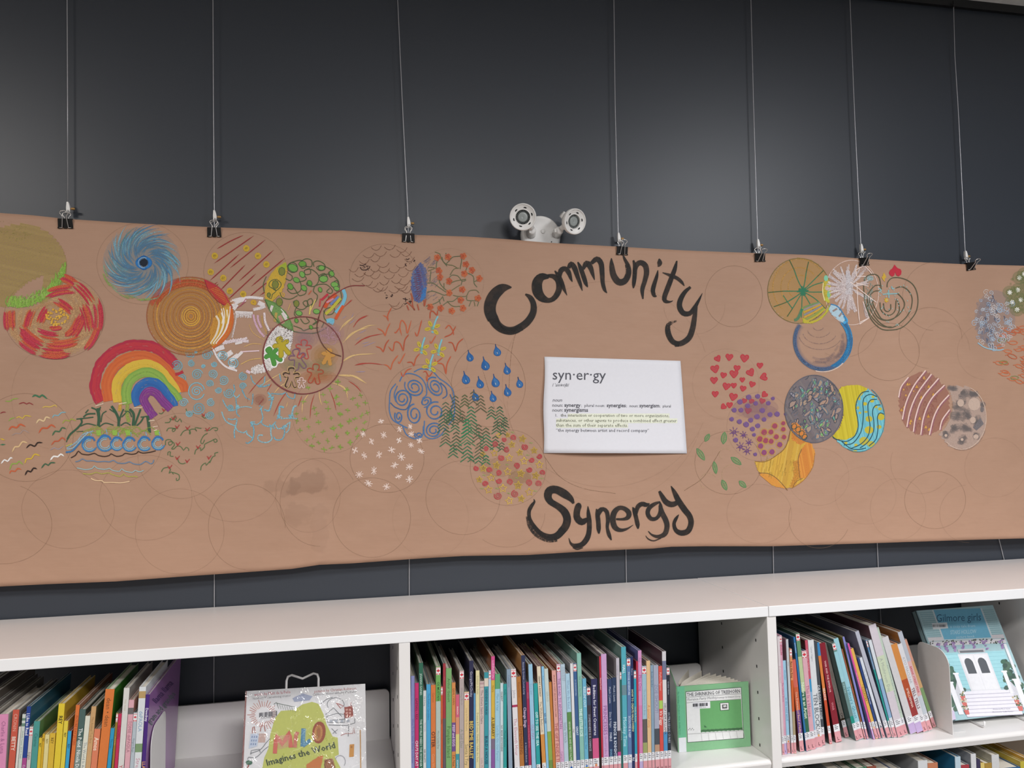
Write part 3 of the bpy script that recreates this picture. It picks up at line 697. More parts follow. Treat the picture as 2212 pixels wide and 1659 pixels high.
for k in range(5): d.s([(452+k*22, 860-k*6), (470+k*16, 930), (458+k*16, 1010)], 2.2, rnd.choice(['e7dfd2', 'd7b04a', 'a8622f']), .85)
d.s([(555, 862), (566, 960), (540, 1080), (470, 1180), (365, 1248)], 6, 'c4652f', .85)
d.done('striped_lens_drawing', BAN, label='red and yellow striped lenses between the circles')

# white crayon circle
d = D(FB); d.lift = .0008
def wh(P, w, dens=.76, col='dbd3d3'): d.s(P, w, col, dens)
wh([(540, 790), (620, 765), (740, 748), (870, 760)], 7); wh([(560, 830), (640, 780), (700, 775)], 10); wh([(820, 800), (880, 830)], 12); wh([(770, 870), (840, 855), (890, 835)], 8, .7); wh([(575, 870), (610, 820)], 9, .74)
wh([(590, 895), (680, 900), (765, 905)], 7); 
for k in range(16): x = 600+k*10; d.s([(x, 900), (x-3+rnd.uniform(-4, 4), 930+rnd.uniform(0, 40))], 2.6, 'd6cdcd', .68)
wh([(605, 900), (590, 1010), (560, 1150)], 4, .6); wh([(575, 900), (570, 960)], 5, .6)
for k in range(9): wh([(470+k*26, 1215-k*6), (500+k*26, 1180-k*3+rnd.uniform(-8, 8))], 6, .72, 'ddcfd2')
wh([(480, 1200), (600, 1180), (725, 1185)], 8, .68, 'dacbd0'); wh([(590, 1210), (660, 1195)], 6)
wh([(365, 1250), (420, 1360), (500, 1440), (610, 1480)], 5); wh([(390, 1270), (450, 1250), (480, 1240)], 12, .76); wh([(450, 1300), (420, 1330)], 10)
wh([(500, 1330), (560, 1290)], 13); wh([(540, 1380), (620, 1320)], 11); wh([(600, 1350), (660, 1290)], 8); wh([(530, 1430), (590, 1450)], 8)
wh([(650, 1290), (735, 1285), (830, 1280)], 3, .85, 'dfc6cf'); wh([(700, 1480), (740, 1500)], 7, .74, 'd8c0cc')
d.fill([(750, 1450), (820, 1415), (880, 1420), (900, 1490), (780, 1512), (745, 1495)], 'ddd6d4', .66, 20, 4)
for P in (((770, 920), (790, 1000), (830, 1080), (880, 1140)), ((880, 900), (890, 990), (930, 1080)), ((815, 925), (820, 980), (850, 1050))): d.s(P, 5.5, rnd.choice(['d5b5c4', 'cfa9bd', 'e0d3d6']), .7)
d.s([(730, 1020), (760, 1090), (820, 1140), (880, 1170)], 2, 'c9a26a', .7); d.s([(680, 1240), (760, 1210), (850, 1215)], 2.4, 'c9a26a', .75); d.s([(645, 1415), (740, 1370), (850, 1355)], 2.6, 'cba768', .75); d.s([(855, 930), (865, 1010), (905, 1110)], 2.2, 'bf9a4e', .7)
d.spiral(770, 800, 30, 3, 'c29a35', .85, 2.2); d.s([(700, 760), (640, 840)], 2.4, 'b05a77', .7); d.s([(610, 855), (700, 790)], 2.2, 'a34a58', .6)
d.spiral(460, 1330, 55, 2.4, '79b2c4', .8, 2.2); d.spiral(565, 1400, 58, 2.4, '79b2c4', .8, 2.2)
d.s([(545, 830), (558, 900), (570, 930)], 3, 'c9556a', .6)
d.done('white_patches_drawing', BAN, label='circle of rubbed white chalky patches')

# green curls with leaves
d = D(FB); d.lift = .0010
d.fill([(1090, 398), (1000, 450), (930, 540), (890, 650), (885, 760), (960, 790), (1050, 700), (1090, 590), (1108, 470)], 'c1a03c', .78, 60, 3.4); d.fill([(1090, 398), (1030, 440), (1000, 480), (1095, 470), (1105, 430)], '9aa838', .85, 20, 3)
for k in range(5): d.spiral(990+rnd.uniform(-60, 70), 560+k*40, 30, 2, 'cfa83a', .8, 1.6)
d.fill([(885, 765), (930, 880), (1010, 1000), (1165, 1085), (1160, 1020), (1090, 890), (990, 805)], '6f9455', .74, 40, 3.4)
for P, col, w in (((940, 890, ), (960, 830)), 'd6cccb', 7), (((1000, 900), (985, 990)), 'b59a55', 7), (((1060, 900), (1100, 970)), 'd5cbc9', 8), (((1030, 930), (1070, 1010)), 'b48a7a', 10), (((1050, 860), (1110, 940)), 'dcd5d2', 5): d.s(P, w, col, .75)
GD = '4f5f3c'
def curl(P): d.s(P, 2.1, GD, .82)
curl([(1110, 440), (1150, 400), (1200, 420), (1210, 480), (1160, 500), (1115, 470), (1120, 420), (1180, 390), (1250, 380), (1300, 430), (1260, 460), (1230, 410), (1290, 365), (1350, 380), (1350, 440), (1300, 440)])
curl([(1375, 440), (1370, 400), (1420, 385), (1480, 420), (1480, 470), (1430, 480), (1400, 450), (1450, 430), (1540, 470), (1570, 520), (1540, 550), (1520, 500), (1570, 480)])
curl([(1280, 480), (1330, 460), (1340, 510), (1290, 520), (1280, 480), (1350, 470), (1420, 530), (1415, 600), (1370, 640), (1300, 620), (1320, 580)])
curl([(1110, 500), (1160, 540), (1140, 580), (1090, 560)]); curl([(1240, 500), (1300, 560), (1240, 590), (1190, 550), (1240, 600), (1240, 680), (1160, 710), (1110, 670), (1160, 640), (1200, 690), (1230, 730), (1290, 710), (1300, 650)])
curl([(1425, 530), (1480, 510), (1510, 560), (1470, 600), (1430, 570), (1450, 530), (1540, 520), (1620, 590), (1600, 650), (1550, 620), (1600, 580), (1630, 640), (1600, 690)])
curl([(1380, 640), (1420, 620), (1500, 620), (1560, 680), (1540, 710), (1500, 690), (1530, 660)]); curl([(1380, 640), (1370, 690), (1410, 730), (1390, 790), (1330, 830), (1310, 780), (1350, 760), (1360, 810), (1300, 840), (1265, 800), (1300, 780), (1310, 830), (1260, 870), (1200, 850), (1170, 790), (1220, 790), (1190, 870), (1180, 920), (1210, 950)])
curl([(1035, 700), (1060, 750), (1140, 765), (1210, 730)]); curl([(930, 700), (915, 740), (950, 760), (960, 720), (1000, 680), (930, 640), (940, 590), (1000, 570), (1050, 620), (1000, 680), (950, 650)])
curl([(880, 700), (870, 620), (900, 540)]); curl([(1640, 690), (1650, 760), (1600, 820), (1530, 800), (1520, 740), (1560, 750)]); curl([(1470, 880), (1500, 920), (1560, 910), (1580, 860), (1530, 850), (1480, 880), (1480, 960), (1550, 1020)])
curl([(1240, 960), (1280, 1010), (1330, 990), (1300, 950), (1360, 950), (1400, 1000), (1360, 1020), (1420, 980), (1470, 1000), (1450, 1050)]); curl([(1170, 1030), (1250, 1060), (1270, 1080), (1330, 1060), (1420, 1050)])
d.s([(885, 770), (960, 920), (1060, 1030), (1170, 1085), (1300, 1105), (1400, 1100), (1500, 1050)], 2.6, GD, .85); d.s([(885, 770), (990, 810), (1090, 900), (1150, 1010), (1165, 1085)], 2.6, '55803f', .85)
for x, y, r, a in ((1165, 455, 50, .5), (1260, 415, 38, 0), (1450, 455, 32, 0), (1470, 565, 44, 0), (1552, 512, 30, .9), (1580, 622, 38, .2), (1257, 520, 34, 1.0), (1200, 575, 34, .5), (1332, 605, 30, 1), (1140, 640, 35, 1), (1275, 655, 34, .8), (1436, 672, 26, 1.2), (1225, 905, 34, .3), (1400, 888, 34, .1), (1345, 1045, 22, 1), (1200, 980, 24, 1.2), (1600, 660, 30, .3)):
    d.disc(x, y, r, r*.72, rnd.choice(['6ea24a', '66993f', '76a853']), .88, 12, a); d.ell(x, y, r, r*.74, 1.7, '46663a', .85, rot=math.degrees(a))
for x, y, r in ((1200, 810, 33), (1030, 795, 40), (990, 620, 40), (1055, 490, 40), (925, 725, 22)): d.disc(x, y, r*.8, r, '7c7f3a', .8, 12); d.ell(x, y, r*.82, r*1.05, 1.8, GD, .8)
for P, w, col in (((( 1665, 670), (1685, 740), (1650, 830), (1590, 900)), 9, '72b4cc'), (((1590, 965), (1630, 890), (1668, 830)), 8, 'c9562f'), (((1490, 915), (1560, 850), (1640, 755)), 8, 'b9b13f'), (((1500, 985), (1560, 975), (1545, 1015)), 11, '72b4cc'), (((1450, 775), (1515, 715)), 6, 'b73443'), (((1480, 850), (1520, 780), (1595, 715)), 11, 'c5512f'), (((1540, 820), (1620, 740)), 6, '6f7fb0'), (((1500, 800), (1570, 760)), 5, 'c68a9a'), (((1430, 840), (1440, 760)), 4, 'b8474a'), (((1320, 720), (1350, 680)), 2.5, 'b85a3a'), (((1340, 830), (1330, 920)), 4, 'd0bb6a'), (((1115, 880), (1140, 810)), 2.2, 'c7a868'), (((1340, 880), (1390, 770)), 3, 'd0bb6a')): d.s(P, w, col, .85)
d.s([(1415, 1000), (1430, 920), (1470, 830), (1520, 760), (1640, 680), (1740, 635), (1880, 632)], 2.4, '7c3434', .82)
d.done('green_curls_drawing', BAN, label='dark green curls with bright green leaves')

# people circle
d = D(FB); d.lift = .0013
d.fill([(950, 1100), (1010, 1030), (1165, 1090), (1160, 1180), (1130, 1290), (1070, 1380), (1000, 1420), (940, 1480), (890, 1460), (875, 1330), (885, 1200)], 'dcd8d6', .68, 50, 4)

for x, y, rx, ry, col, al in ((1530, 1110, 150, 110, 'b98f9a', .16), (1280, 1160, 140, 100, 'a98a97', .16), (1200, 1420, 170, 70, '8f9a6a', .13), (1480, 1330, 140, 120, 'bd8f44', .16), (1420, 1540, 190, 70, 'c07a40', .15), (1460, 1440, 140, 90, '8f9a6a', .1)):
    for q in (1, .75, .5): d.disc(x, y, rx*q, ry*q, col, -al, 20)
for a in range(5): d.ell(1530+60*math.cos(a*1.25), 1130+52*math.sin(a*1.25), 46, 42, 3, 'c29aa5', .52)
def fig(x, y, s, rot, fillc, linec, w=2, dens=.88):
    c, sn = math.cos(rot), math.sin(rot)
    P = [(0, -1), (.28, -.92), (.32, -.6), (.18, -.38), (.55, -.5), (.8, -.35), (.7, -.12), (.35, -.05), (.45, .35), (.62, .8), (.4, .98), (.18, .8), (.02, .35), (-.12, .8), (-.35, .98), (-.58, .8), (-.42, .3), (-.35, -.05), (-.72, -.1), (-.82, -.35), (-.55, -.5), (-.18, -.38), (-.32, -.6), (-.28, -.92)]
    Q = [(x+s*(px*c-py*sn), y+s*(px*sn+py*c)) for px, py in P]
    if fillc: d.fill([(u, v) for u, v in [(p[0], p[1]) for p in smooth(Q+[Q[0]], 12)]], fillc, .92, 35, 2.6)
    if linec: d.s(Q+[Q[0]], w, linec, dens)
fig(965, 1330, 105, -.6, None, 'e8e6e2', 6); fig(965, 1330, 98, -.6, '4f9040', '47853a'); fig(1055, 1240, 105, -.35, 'b3a02e', '8f8428')
fig(1270, 1265, 95, .1, None, 'b9443f', 2.2); fig(1215, 1365, 105, -.25, None, '7a5672', 2.4); fig(1150, 1550, 100, .05, None, '3a2a20', 2.8); fig(1145, 1545, 112, .05, None, 'd2b07a', 1.6, .7); fig(1385, 1510, 100, .15, None, 'a8452f', 2.4); fig(1250, 1600, 52, 0, None, 'd3b9b4', 2.4); fig(1515, 1340, 85, .2, 'bd8a45', None)
for k in range(60): x = rnd.uniform(900, 1150); y = rnd.uniform(1050, 1190); d.ln([(x, y), (x+rnd.uniform(-10, 10), y+rnd.uniform(4, 12))], 1.6, '6d625e', .8)
d.ell(1265, 1325, 400, 385, 2.6, '75363a', .8); d.ell(1267, 1322, 396, 382, 1.8, '8a4a48', .66, 100, 330)
d.s([(1420, 940), (1405, 1060), (1450, 1200), (1530, 1290), (1645, 1335)], 2.4, '5c3a30', .8)
d.done('people_drawing', BAN, label='dark red circle holding small outlined paper-doll figures')

# rays round the people circle
d = D(FB)
CR = 'd1b078'; RD = 'a64238'; LV = '9b8a9c'
for P, col, w in ((((1615, 1105), (1670, 1020), (1740, 960)), CR, 2.4), (((1665, 1200), (1760, 1100), (1936, 1040)), CR, 2.6), (((1640, 1400), (1750, 1330), (1936, 1308)), CR, 2.6), (((1600, 1520), (1750, 1530), (1895, 1605)), CR, 2.6), (((1540, 1598), (1620, 1620), (1680, 1659)), CR, 2.4),
    (((1680, 840), (1750, 770)), RD, 1.8), (((1765, 1050), (1820, 970), (1905, 925)), RD, 2.2), (((1780, 1225), (1850, 1170), (1936, 1140)), RD, 2.2), (((1785, 1420), (1860, 1405), (1936, 1405)), RD, 2.2), (((1720, 1580), (1780, 1620), (1815, 1659)), RD, 2), (((1700, 930), (1650, 965)), LV, 2), (((1820, 1110), (1900, 1070)), LV, 2), (((1850, 1210), (1930, 1190)), LV, 2), (((1790, 1490), (1880, 1490)), LV, 2), (((1740, 980), (1770, 900)), LV, 1.6)): d.s(P, w, col, .8, taper=.2)
d.fr(*FC)
for P, col, w in ((((0, 1000), (60, 940), (120, 885)), CR, 2.4), (((0, 1155), (110, 1060), (240, 990), (345, 978)), CR, 2.6), (((0, 1345), (120, 1280), (330, 1262)), CR, 2.6), (((0, 1475), (120, 1485), (240, 1560)), CR, 2.6), (((0, 1595), (60, 1659)), CR, 2.2), (((105, 1000), (160, 930), (260, 880)), RD, 2.2), (((120, 1180), (240, 1100), (410, 1062)), RD, 2.4), (((120, 1380), (260, 1358), (420, 1375)), RD, 2.4), (((60, 1535), (140, 1590), (190, 1650)), RD, 2), (((10, 800), (100, 725)), RD, 2), (((200, 1195), (330, 1145)), LV, 2), (((60, 970), (130, 920)), LV, 2), (((130, 1445), (230, 1440)), LV, 2), (((130, 1130), (180, 1095)), LV, 1.8)): d.s(P, w, col, .8, taper=.2)
d.fr(*FG)
for P, col, w in ((((1080, 410), (1000, 490), (905, 605)), RD, 2.2), (((1140, 500), (1090, 580)), RD, 2), (((1060, 650), (1010, 710)), RD, 2.2), (((1300, 565), (1220, 680), (1155, 825)), RD, 2.4), (((1440, 620), (1400, 730)), RD, 2.2), (((1565, 600), (1530, 720), (1520, 850)), RD, 2), (((1720, 570), (1760, 680), (1780, 770)), RD, 1.8), (((1235, 395), (1140, 450), (1050, 510)), CR, 2.2), (((1280, 490), (1210, 540), (1160, 600)), CR, 2.4), (((1515, 590), (1450, 690), (1440, 800)), CR, 2.4), (((1610, 550), (1615, 640), (1640, 720)), CR, 2.4), (((1725, 490), (1860, 540), (1900, 670)), CR, 2.4), (((1800, 418), (1936, 430)), CR, 2.4), (((1300, 680), (1280, 740)), CR, 2.2)): d.s(P, w, col, .78, taper=.2)
d.done('sun_ray_drawing', BAN, label='cream and red rays spreading round the people circle')

# rainbow
d = D(FE)
def band(P, w, cols, n=9, jit=3):
    C = np.array(smooth(P, 30)); t = np.gradient(C, axis=0); t /= np.linalg.norm(t, axis=1)[:, None]; nr = np.stack([-t[:, 1], t[:, 0]], 1)
    for k in range(n):
        o = (k+.5)/n-.5
        L = [tuple(C[i]+nr[i]*(o*w+rnd.uniform(-jit, jit))) for i in range(len(C))]
        d.s(L, w*d.sc/n*1.85, rnd.choice(cols), rnd.uniform(.78, .95))
    for k in range(12):
        i = rnd.randrange(len(C)-2); o = rnd.uniform(-.45, .45)*w; d.s([tuple(C[i]+nr[i]*o), tuple(C[i+1]+nr[i+1]*(o+4))], 1.1, 'b99a84', -.4)
band([(1000, 500), (960, 420), (945, 320), (985, 160), (1075, 40), (1210, -40), (1390, -70), (1550, -40), (1670, 50), (1750, 140)], 100, ['ab2f40', 'b3343f', 'a62b42'], 8, 5)
band([(1085, 490), (1060, 330), (1115, 180), (1230, 80), (1390, 40), (1540, 80), (1650, 170), (1740, 280), (1815, 330), (1830, 400)], 100, ['c46335', 'c96a39', 'bf5c33'], 9)
d.s([(1745, 225), (1790, 215), (1822, 195)], 8, 'a92f3c', .85); band([(1180, 500), (1160, 350), (1205, 240), (1310, 155), (1440, 125), (1560, 160), (1650, 250), (1720, 350), (1760, 420)], 95, ['c9a83c', 'cdac40', 'c2a038'], 8)
band([(1270, 520), (1255, 400), (1295, 285), (1385, 220), (1490, 205), (1590, 260), (1660, 350), (1740, 430), (1775, 490)], 92, ['7ea24a', '86a84c', '779c46'], 9)
band([(1385, 530), (1355, 440), (1395, 350), (1480, 305), (1575, 330), (1650, 420), (1710, 500), (1725, 545)], 95, ['2c62a4', '2a5b9c', '3168a6'], 8)
band([(1535, 650), (1480, 570), (1430, 470), (1475, 395), (1550, 410), (1620, 490), (1700, 570)], 80, ['7d3a80', '84418a', '733579'], 8)
d.s([(1270, 520), (1265, 620), (1285, 700)], 10, '8f9a4c', .7); d.s([(1200, 500), (1190, 590)], 9, 'c09a3c', .7)
d.done('rainbow_drawing', BAN, label='rainbow arching in red, orange, yellow, green, blue and purple')

# birds on the left
d = D(FE)
for P, w, col in [(q[:-2], q[-2], q[-1]) for q in (
    ((50, 490), (100, 492), (130, 470), (185, 465), 2.6, '8aa24a'), ((185, 520), (235, 505), (265, 520), (290, 508), (335, 530), 2.6, '8a3436'), ((320, 450), (350, 432), (395, 450), (420, 430), (470, 470), 4.5, '3f6f50'), ((418, 558), (450, 545), (500, 548), (550, 530), (565, 555), 2.8, 'c9ab55'), ((0, 615), (30, 600), (60, 602), 2.6, '8a3436'), ((520, 660), (540, 630), (580, 635), (610, 605), (660, 602), 3, '7ba8b4'), ((85, 690), (110, 665), (150, 655), 3, '8aa24a'), ((155, 665), (190, 645), (225, 665), (250, 635), (315, 645), 3, 'c4a944'), ((360, 715), (390, 675), (435, 690), (460, 650), (505, 665), 4.4, 'd0b58c'), ((620, 715), (650, 680), (690, 690), (710, 668), (760, 690), 3.4, '9a9a48'), ((85, 780), (120, 745), (165, 755), (200, 722), (255, 745), 4.4, 'bb5a38'), ((385, 810), (420, 760), (470, 760), (510, 728), (555, 755), 4.2, 'bb5a38'), ((115, 835), (160, 810), (200, 815), (235, 780), (295, 810), 2.4, '9d8a84'), ((520, 835), (550, 790), (590, 795), (620, 755), (660, 770), 4, '47684a'), ((0, 862), (50, 880), 4.4, 'c4a33a'), ((0, 925), (55, 922), 4.4, '3f6f50'), ((120, 1000), (150, 945), (185, 945), (225, 895), (275, 910), 4, 'cfb083'), ((260, 960), (300, 925), (345, 940), (375, 905), (425, 905), 4, '33241e'), ((510, 930), (545, 890), (580, 890), (620, 855), (655, 885), 3.4, 'b5583a'), ((500, 980), (540, 955), (580, 970), (635, 935), 2.4, '9a8f97'), ((10, 1115), (45, 1075), (75, 1090), (105, 1055), (125, 1062), 4, 'dcdad8'), ((95, 1175), (120, 1115), (165, 1115), (190, 1090), (230, 1125), 3.4, '8aa24a'), ((245, 1115), (265, 1065), (310, 1065), (345, 1020), (400, 1035), 4, 'c6a63c'), ((500, 1080), (535, 1040), (575, 1045), (605, 1018), (638, 1040), 4.2, 'e2e0dd'), ((410, 1160), (450, 1115), (480, 1130), (505, 1105), (552, 1105), 3.8, '3f6046'), ((95, 1215), (110, 1185), (150, 1190), (175, 1162), (215, 1172), 3.6, 'bd5f3a'), ((248, 1230), (275, 1185), (305, 1195), (335, 1158), (370, 1168), 4.2, '33241e'))]:
    d.s(P, w, col, .88, taper=.1)
d.done('birds_drawing', BAN, label='flock of small many-coloured birds at the far left')

# trees above waves
d = D(FE); d.lift = .0010
GT = '35563f'
def st(P, w, col=GT, dens=.85): d.s(P, w, col, dens)
for P, w in ((((975, 560), (985, 660), (978, 750)), 8), (((910, 555), (960, 580), (975, 640)), 4), (((1000, 545), (985, 600)), 3), (((1060, 590), (1020, 620), (1005, 700)), 3), (((1110, 540), (1150, 600), (1180, 670), (1180, 745)), 7), (((1090, 570), (1150, 610)), 3), (((1230, 570), (1200, 640), (1190, 690)), 4), (((1260, 600), (1210, 650)), 3), (((1290, 570), (1330, 620), (1325, 735)), 7), (((1240, 590), (1290, 600), (1310, 650)), 3), (((1400, 570), (1370, 650), (1340, 735)), 5), (((1470, 640), (1480, 720), (1490, 805)), 8), (((1430, 650), (1400, 700), (1360, 735)), 4), (((1480, 640), (1400, 650)), 3), (((800, 660), (815, 700), (770, 760), (700, 820), (670, 870)), 5), (((760, 670), (850, 660), (930, 650)), 3), (((830, 650), (870, 620), (950, 615)), 4), (((850, 610), (880, 575)), 3), (((800, 740), (870, 715), (960, 735)), 3), (((990, 745), (1050, 710), (1130, 730)), 3), (((1200, 735), (1250, 705), (1300, 730)), 3), (((670, 870), (660, 900)), 2.5), (((760, 795), (830, 790)), 2)): st(P, w)
for k in range(34):
    x = rnd.uniform(880, 1560); y = 745+rnd.uniform(0, 70); st([(x-60, y+35), (x-30, y), (x+20, y-5), (x+60, y+35)], 2.2, rnd.choice(['96a04c', '8aa845', 'a3a55a']), .6)
for x in (980, 1140, 1270, 1560): 
    for k in range(6): st([(x-20+k*8, 780), (x-12+k*7, 830)], 2.4, '8db24a', .75)
st([(665, 960), (760, 900), (830, 820), (930, 790)], 4, '8fb0c0', .6); st([(655, 940), (720, 915)], 3, 'b2ab55', .75); st([(690, 860), (800, 790)], 9, 'a8a060', .4)
st([(655, 1000), (720, 985), (790, 910), (850, 850), (930, 855)], 4.5, '3b6f9f', .85); st([(665, 970), (730, 955), (800, 880), (880, 800)], 3, '8fb3c2', .7)
for x, y, r in ((890, 925, 70), (1045, 915, 75), (1165, 920, 62), (1290, 925, 66), (1440, 920, 66), (1575, 915, 62)):
    for q, col, w in ((1, '4a83b0', 3), (.85, '7aa9c0', 2.2), (1.08, '3a74a8', 2.0), (.62, '8db5c6', 2.2)): d.ell(x, y, r*q, r*q*.95, w, col, .78, -70, -360+rnd.uniform(10, 60))
    d.s([(x-r, y-10), (x-r*.3, y-r*1.1), (x+r*.5, y-r*.95), (x+r*.75, y-r*.55)], 5, '356da6', .8); d.s([(x+r*.3, y-r*1.3), (x+r*.15, y-r*1.9)], 3, '86b2c4', .6)
st([(705, 1055), (750, 1030), (780, 988), (810, 1015), (880, 1025), (940, 1010), (975, 1030), (1040, 1042), (1090, 1030), (1105, 1015), (1160, 1040), (1220, 1030), (1245, 1010), (1310, 1020), (1360, 1010), (1375, 992), (1420, 1008), (1490, 1000), (1550, 985)], 2.6, '3d2a22', .85)
st([(750, 1095), (790, 1085), (820, 1065), (860, 1085), (930, 1085), (970, 1095), (1040, 1090), (1090, 1095), (1130, 1080), (1170, 1105), (1240, 1110), (1290, 1095), (1330, 1115), (1400, 1120), (1450, 1090), (1500, 1115), (1525, 1100), (1530, 1075)], 2.8, '6a7f98', .8)
st([(765, 1155), (850, 1172), (920, 1160), (938, 1135), (970, 1160), (1050, 1170), (1090, 1160), (1120, 1180), (1190, 1190), (1210, 1165), (1250, 1190), (1320, 1200), (1345, 1180), (1390, 1195), (1430, 1180)], 2.6, '93b0b2', .8)
st([(825, 1212), (900, 1218), (960, 1200), (1010, 1215), (1080, 1205), (1130, 1225), (1200, 1240), (1230, 1215), (1270, 1240), (1350, 1240), (1370, 1250)], 2.6, 'a8a252', .75)
st([(905, 1260), (950, 1280), (1020, 1285), (1035, 1300), (1120, 1300), (1200, 1305), (1290, 1290)], 2.8, 'd6b893', .85)
for P in (((1330, 560), (1420, 550)), ((1480, 690), (1540, 680)), ((1520, 750), (1570, 740)), ((950, 540), (1030, 515)), ((1180, 520), (1260, 505)), ((1530, 785), (1565, 775))): st(P, 2.4, 'd8c4ae', .75)
d.done('trees_and_waves_drawing', BAN, label='dark green trees on hills above curling blue waves')

# light blue spirals
d = D(FG)
for x, y, r in ((320, 200, 52), (495, 215, 56), (192, 320, 58), (340, 300, 36), (457, 330, 20), (567, 308, 30), (128, 425, 30), (240, 445, 56), (395, 410, 56), (550, 405, 48), (660, 465, 50), (185, 570, 62), (520, 500, 38), (610, 565, 34), (715, 595, 54), (850, 525, 36), (855, 430, 44), (260, 690, 46), (410, 745, 66), (533, 690, 42), (525, 815, 46), (320, 800, 36), (725, 740, 34), (385, 185, 14)):
    d.spiral(x, y, r, 2.1, rnd.choice(['74b0c2', '7fb7c8', '6ba8bd']), .82, 2.3, .95, rnd.uniform(0, 6)); d.disc(x, y, r*.9, r*.85, '8aa7a8', -.2, 12)
d.spiral(390, 578, 56, 2.4, '74b0c2', .85, 2); d.ell(390, 576, 80, 84, 2.6, '74b0c2', .8, 20, 350)
d.done('light_blue_spirals_drawing', BAN, label='scattered light blue spirals beside the rainbow')

# green squiggles with red ticks
d = D(FG); GS = '566b45'; RV = 'a23336'
for P in (((15, 795), (45, 800), (70, 770), (95, 750)), ((75, 890), (120, 885), (135, 850), (120, 850), (150, 860), (175, 820), (190, 850), (170, 860), (200, 880), (225, 850), (240, 885)), ((92, 975), (110, 945), (160, 945), (180, 960), (155, 980), (150, 955), (205, 945)), ((230, 1020), (260, 975), (310, 960), (330, 990), (320, 1005), (325, 960), (375, 955), (390, 975), (375, 940), (420, 945), (438, 945)), ((470, 970), (520, 965), (555, 940), (600, 945), (590, 970), (570, 965)), ((500, 995), (460, 1020), (430, 1080), (450, 1100), (470, 1060)), ((80, 1115), (85, 1065), (130, 1060), (150, 1095), (120, 1115), (110, 1085), (150, 1080), (170, 1110), (140, 1150), (165, 1150), (200, 1120), (240, 1135), (260, 1165), (285, 1135), (310, 1150), (310, 1170)), ((370, 1205), (385, 1160), (430, 1140), (430, 1170), (470, 1130), (470, 1105), (540, 1070), (580, 1050), (595, 1075), (570, 1085), (560, 1060)), ((105, 1215), (105, 1185), (130, 1180), (125, 1220), (160, 1225)), ((200, 1240), (215, 1285), (250, 1300), (280, 1290)), ((40, 1380), (60, 1345), (110, 1335), (130, 1355), (115, 1395), (140, 1380), (160, 1405), (150, 1385), (215, 1410), (215, 1455), (190, 1465), (190, 1440)), ((430, 1365), (440, 1320), (480, 1290), (485, 1315), (525, 1270), (520, 1290), (550, 1230), (575, 1220), (570, 1195), (605, 1185)), ((285, 750), (300, 790), (360, 800)), ((440, 820), (470, 845), (500, 830))): d.s(P, 2.4, GS, .82)
for x, y in ((65, 765), (160, 850), (195, 935), (300, 945), (497, 960), (460, 815), (203, 1105), (405, 1135), (197, 1245), (297, 1275), (122, 1335), (513, 1240)): d.ln([(x-18, y-18), (x-4, y+16), (x+24, y-24)], 2.2, RV, .88); d.ln([(x-2, y-10), (x-4, y+12)], 1.8, RV, .85)
d.done('green_squiggles_drawing', BAN, label='dark green squiggles with small red ticks')

# pale blue net
d = D(FG); NB = ['78aebf', '6ea6b9', '86b6c2']
for P, w in ((((640, 780), (665, 850), (700, 890), (770, 920)), 3.4), (((700, 850), (740, 860), (790, 855), (780, 920), (765, 980), (770, 1045)), 3.4), (((770, 920), (800, 970), (860, 990), (890, 970), (890, 1000), (950, 1045)), 3.4), (((925, 885), (955, 930), (960, 1000), (945, 1060), (900, 1095), (880, 1085)), 3.6), (((925, 885), (985, 910), (1030, 880), (1050, 840), (1040, 790), (1030, 740)), 3), (((1050, 840), (1040, 900), (1120, 930), (1180, 880)), 3.2), (((1130, 930), (1130, 1000), (1140, 1050), (1100, 1085), (1030, 1080), (1000, 1050), (1010, 1015), (1050, 1015)), 3.4), (((1160, 1030), (1180, 1060), (1240, 1055), (1265, 1000), (1265, 950)), 3.4), (((1170, 900), (1200, 950), (1260, 930), (1310, 890)), 3.2), (((1320, 880), (1310, 960), (1280, 990)), 3), (((1210, 850), (1215, 780), (1220, 730), (1260, 740)), 5), (((1330, 840), (1345, 780), (1360, 730), (1385, 725)), 5), (((1230, 850), (1310, 845), (1400, 850)), 3), (((1100, 590), (1140, 640), (1130, 720), (1110, 770), (1060, 760)), 4.5), (((950, 600), (950, 660), (940, 710)), 3), (((860, 600), (880, 640), (920, 660)), 2.6), (((930, 420), (950, 480), (1000, 520), (1060, 500), (1070, 430)), 3), (((1000, 530), (1060, 530), (1120, 510)), 3.6), (((1130, 600), (1240, 605), (1280, 590), (1300, 630), (1360, 650), (1370, 590)), 3), (((1215, 400), (1230, 480)), 3), (((760, 510), (770, 570), (750, 600)), 3), (((780, 640), (790, 740), (790, 800), (820, 830)), 3), (((650, 660), (680, 720), (730, 770), (800, 750)), 3), (((800, 740), (880, 730), (940, 740)), 2.6), (((750, 610), (790, 640), (820, 610)), 3.4), (((840, 560), (860, 600)), 4)): d.s(P, w, rnd.choice(NB), .68)
for x, y in ((1145, 930), (1270, 935), (955, 905), (1215, 830), (1335, 825), (790, 735), (1040, 745), (1130, 640)):
    for k in range(7): d.ln([(x+rnd.uniform(-30, 30), y+rnd.uniform(-28, 28)), (x+rnd.uniform(-30, 30), y+rnd.uniform(-28, 28))], 2.4, rnd.choice(NB), .7)
d.disc(1020, 660, 70, 60, 'a5695a', -.2); d.disc(1020, 660, 45, 40, 'a5695a', -.2); d.s([(1055, 655), (1010, 710)], 2.2, '8c4a45', .8); d.s([(900, 640), (900, 680)], 2, '9a6a5f', .6)
d.done('blue_net_drawing', BAN, label='pale blue net of curved lines')

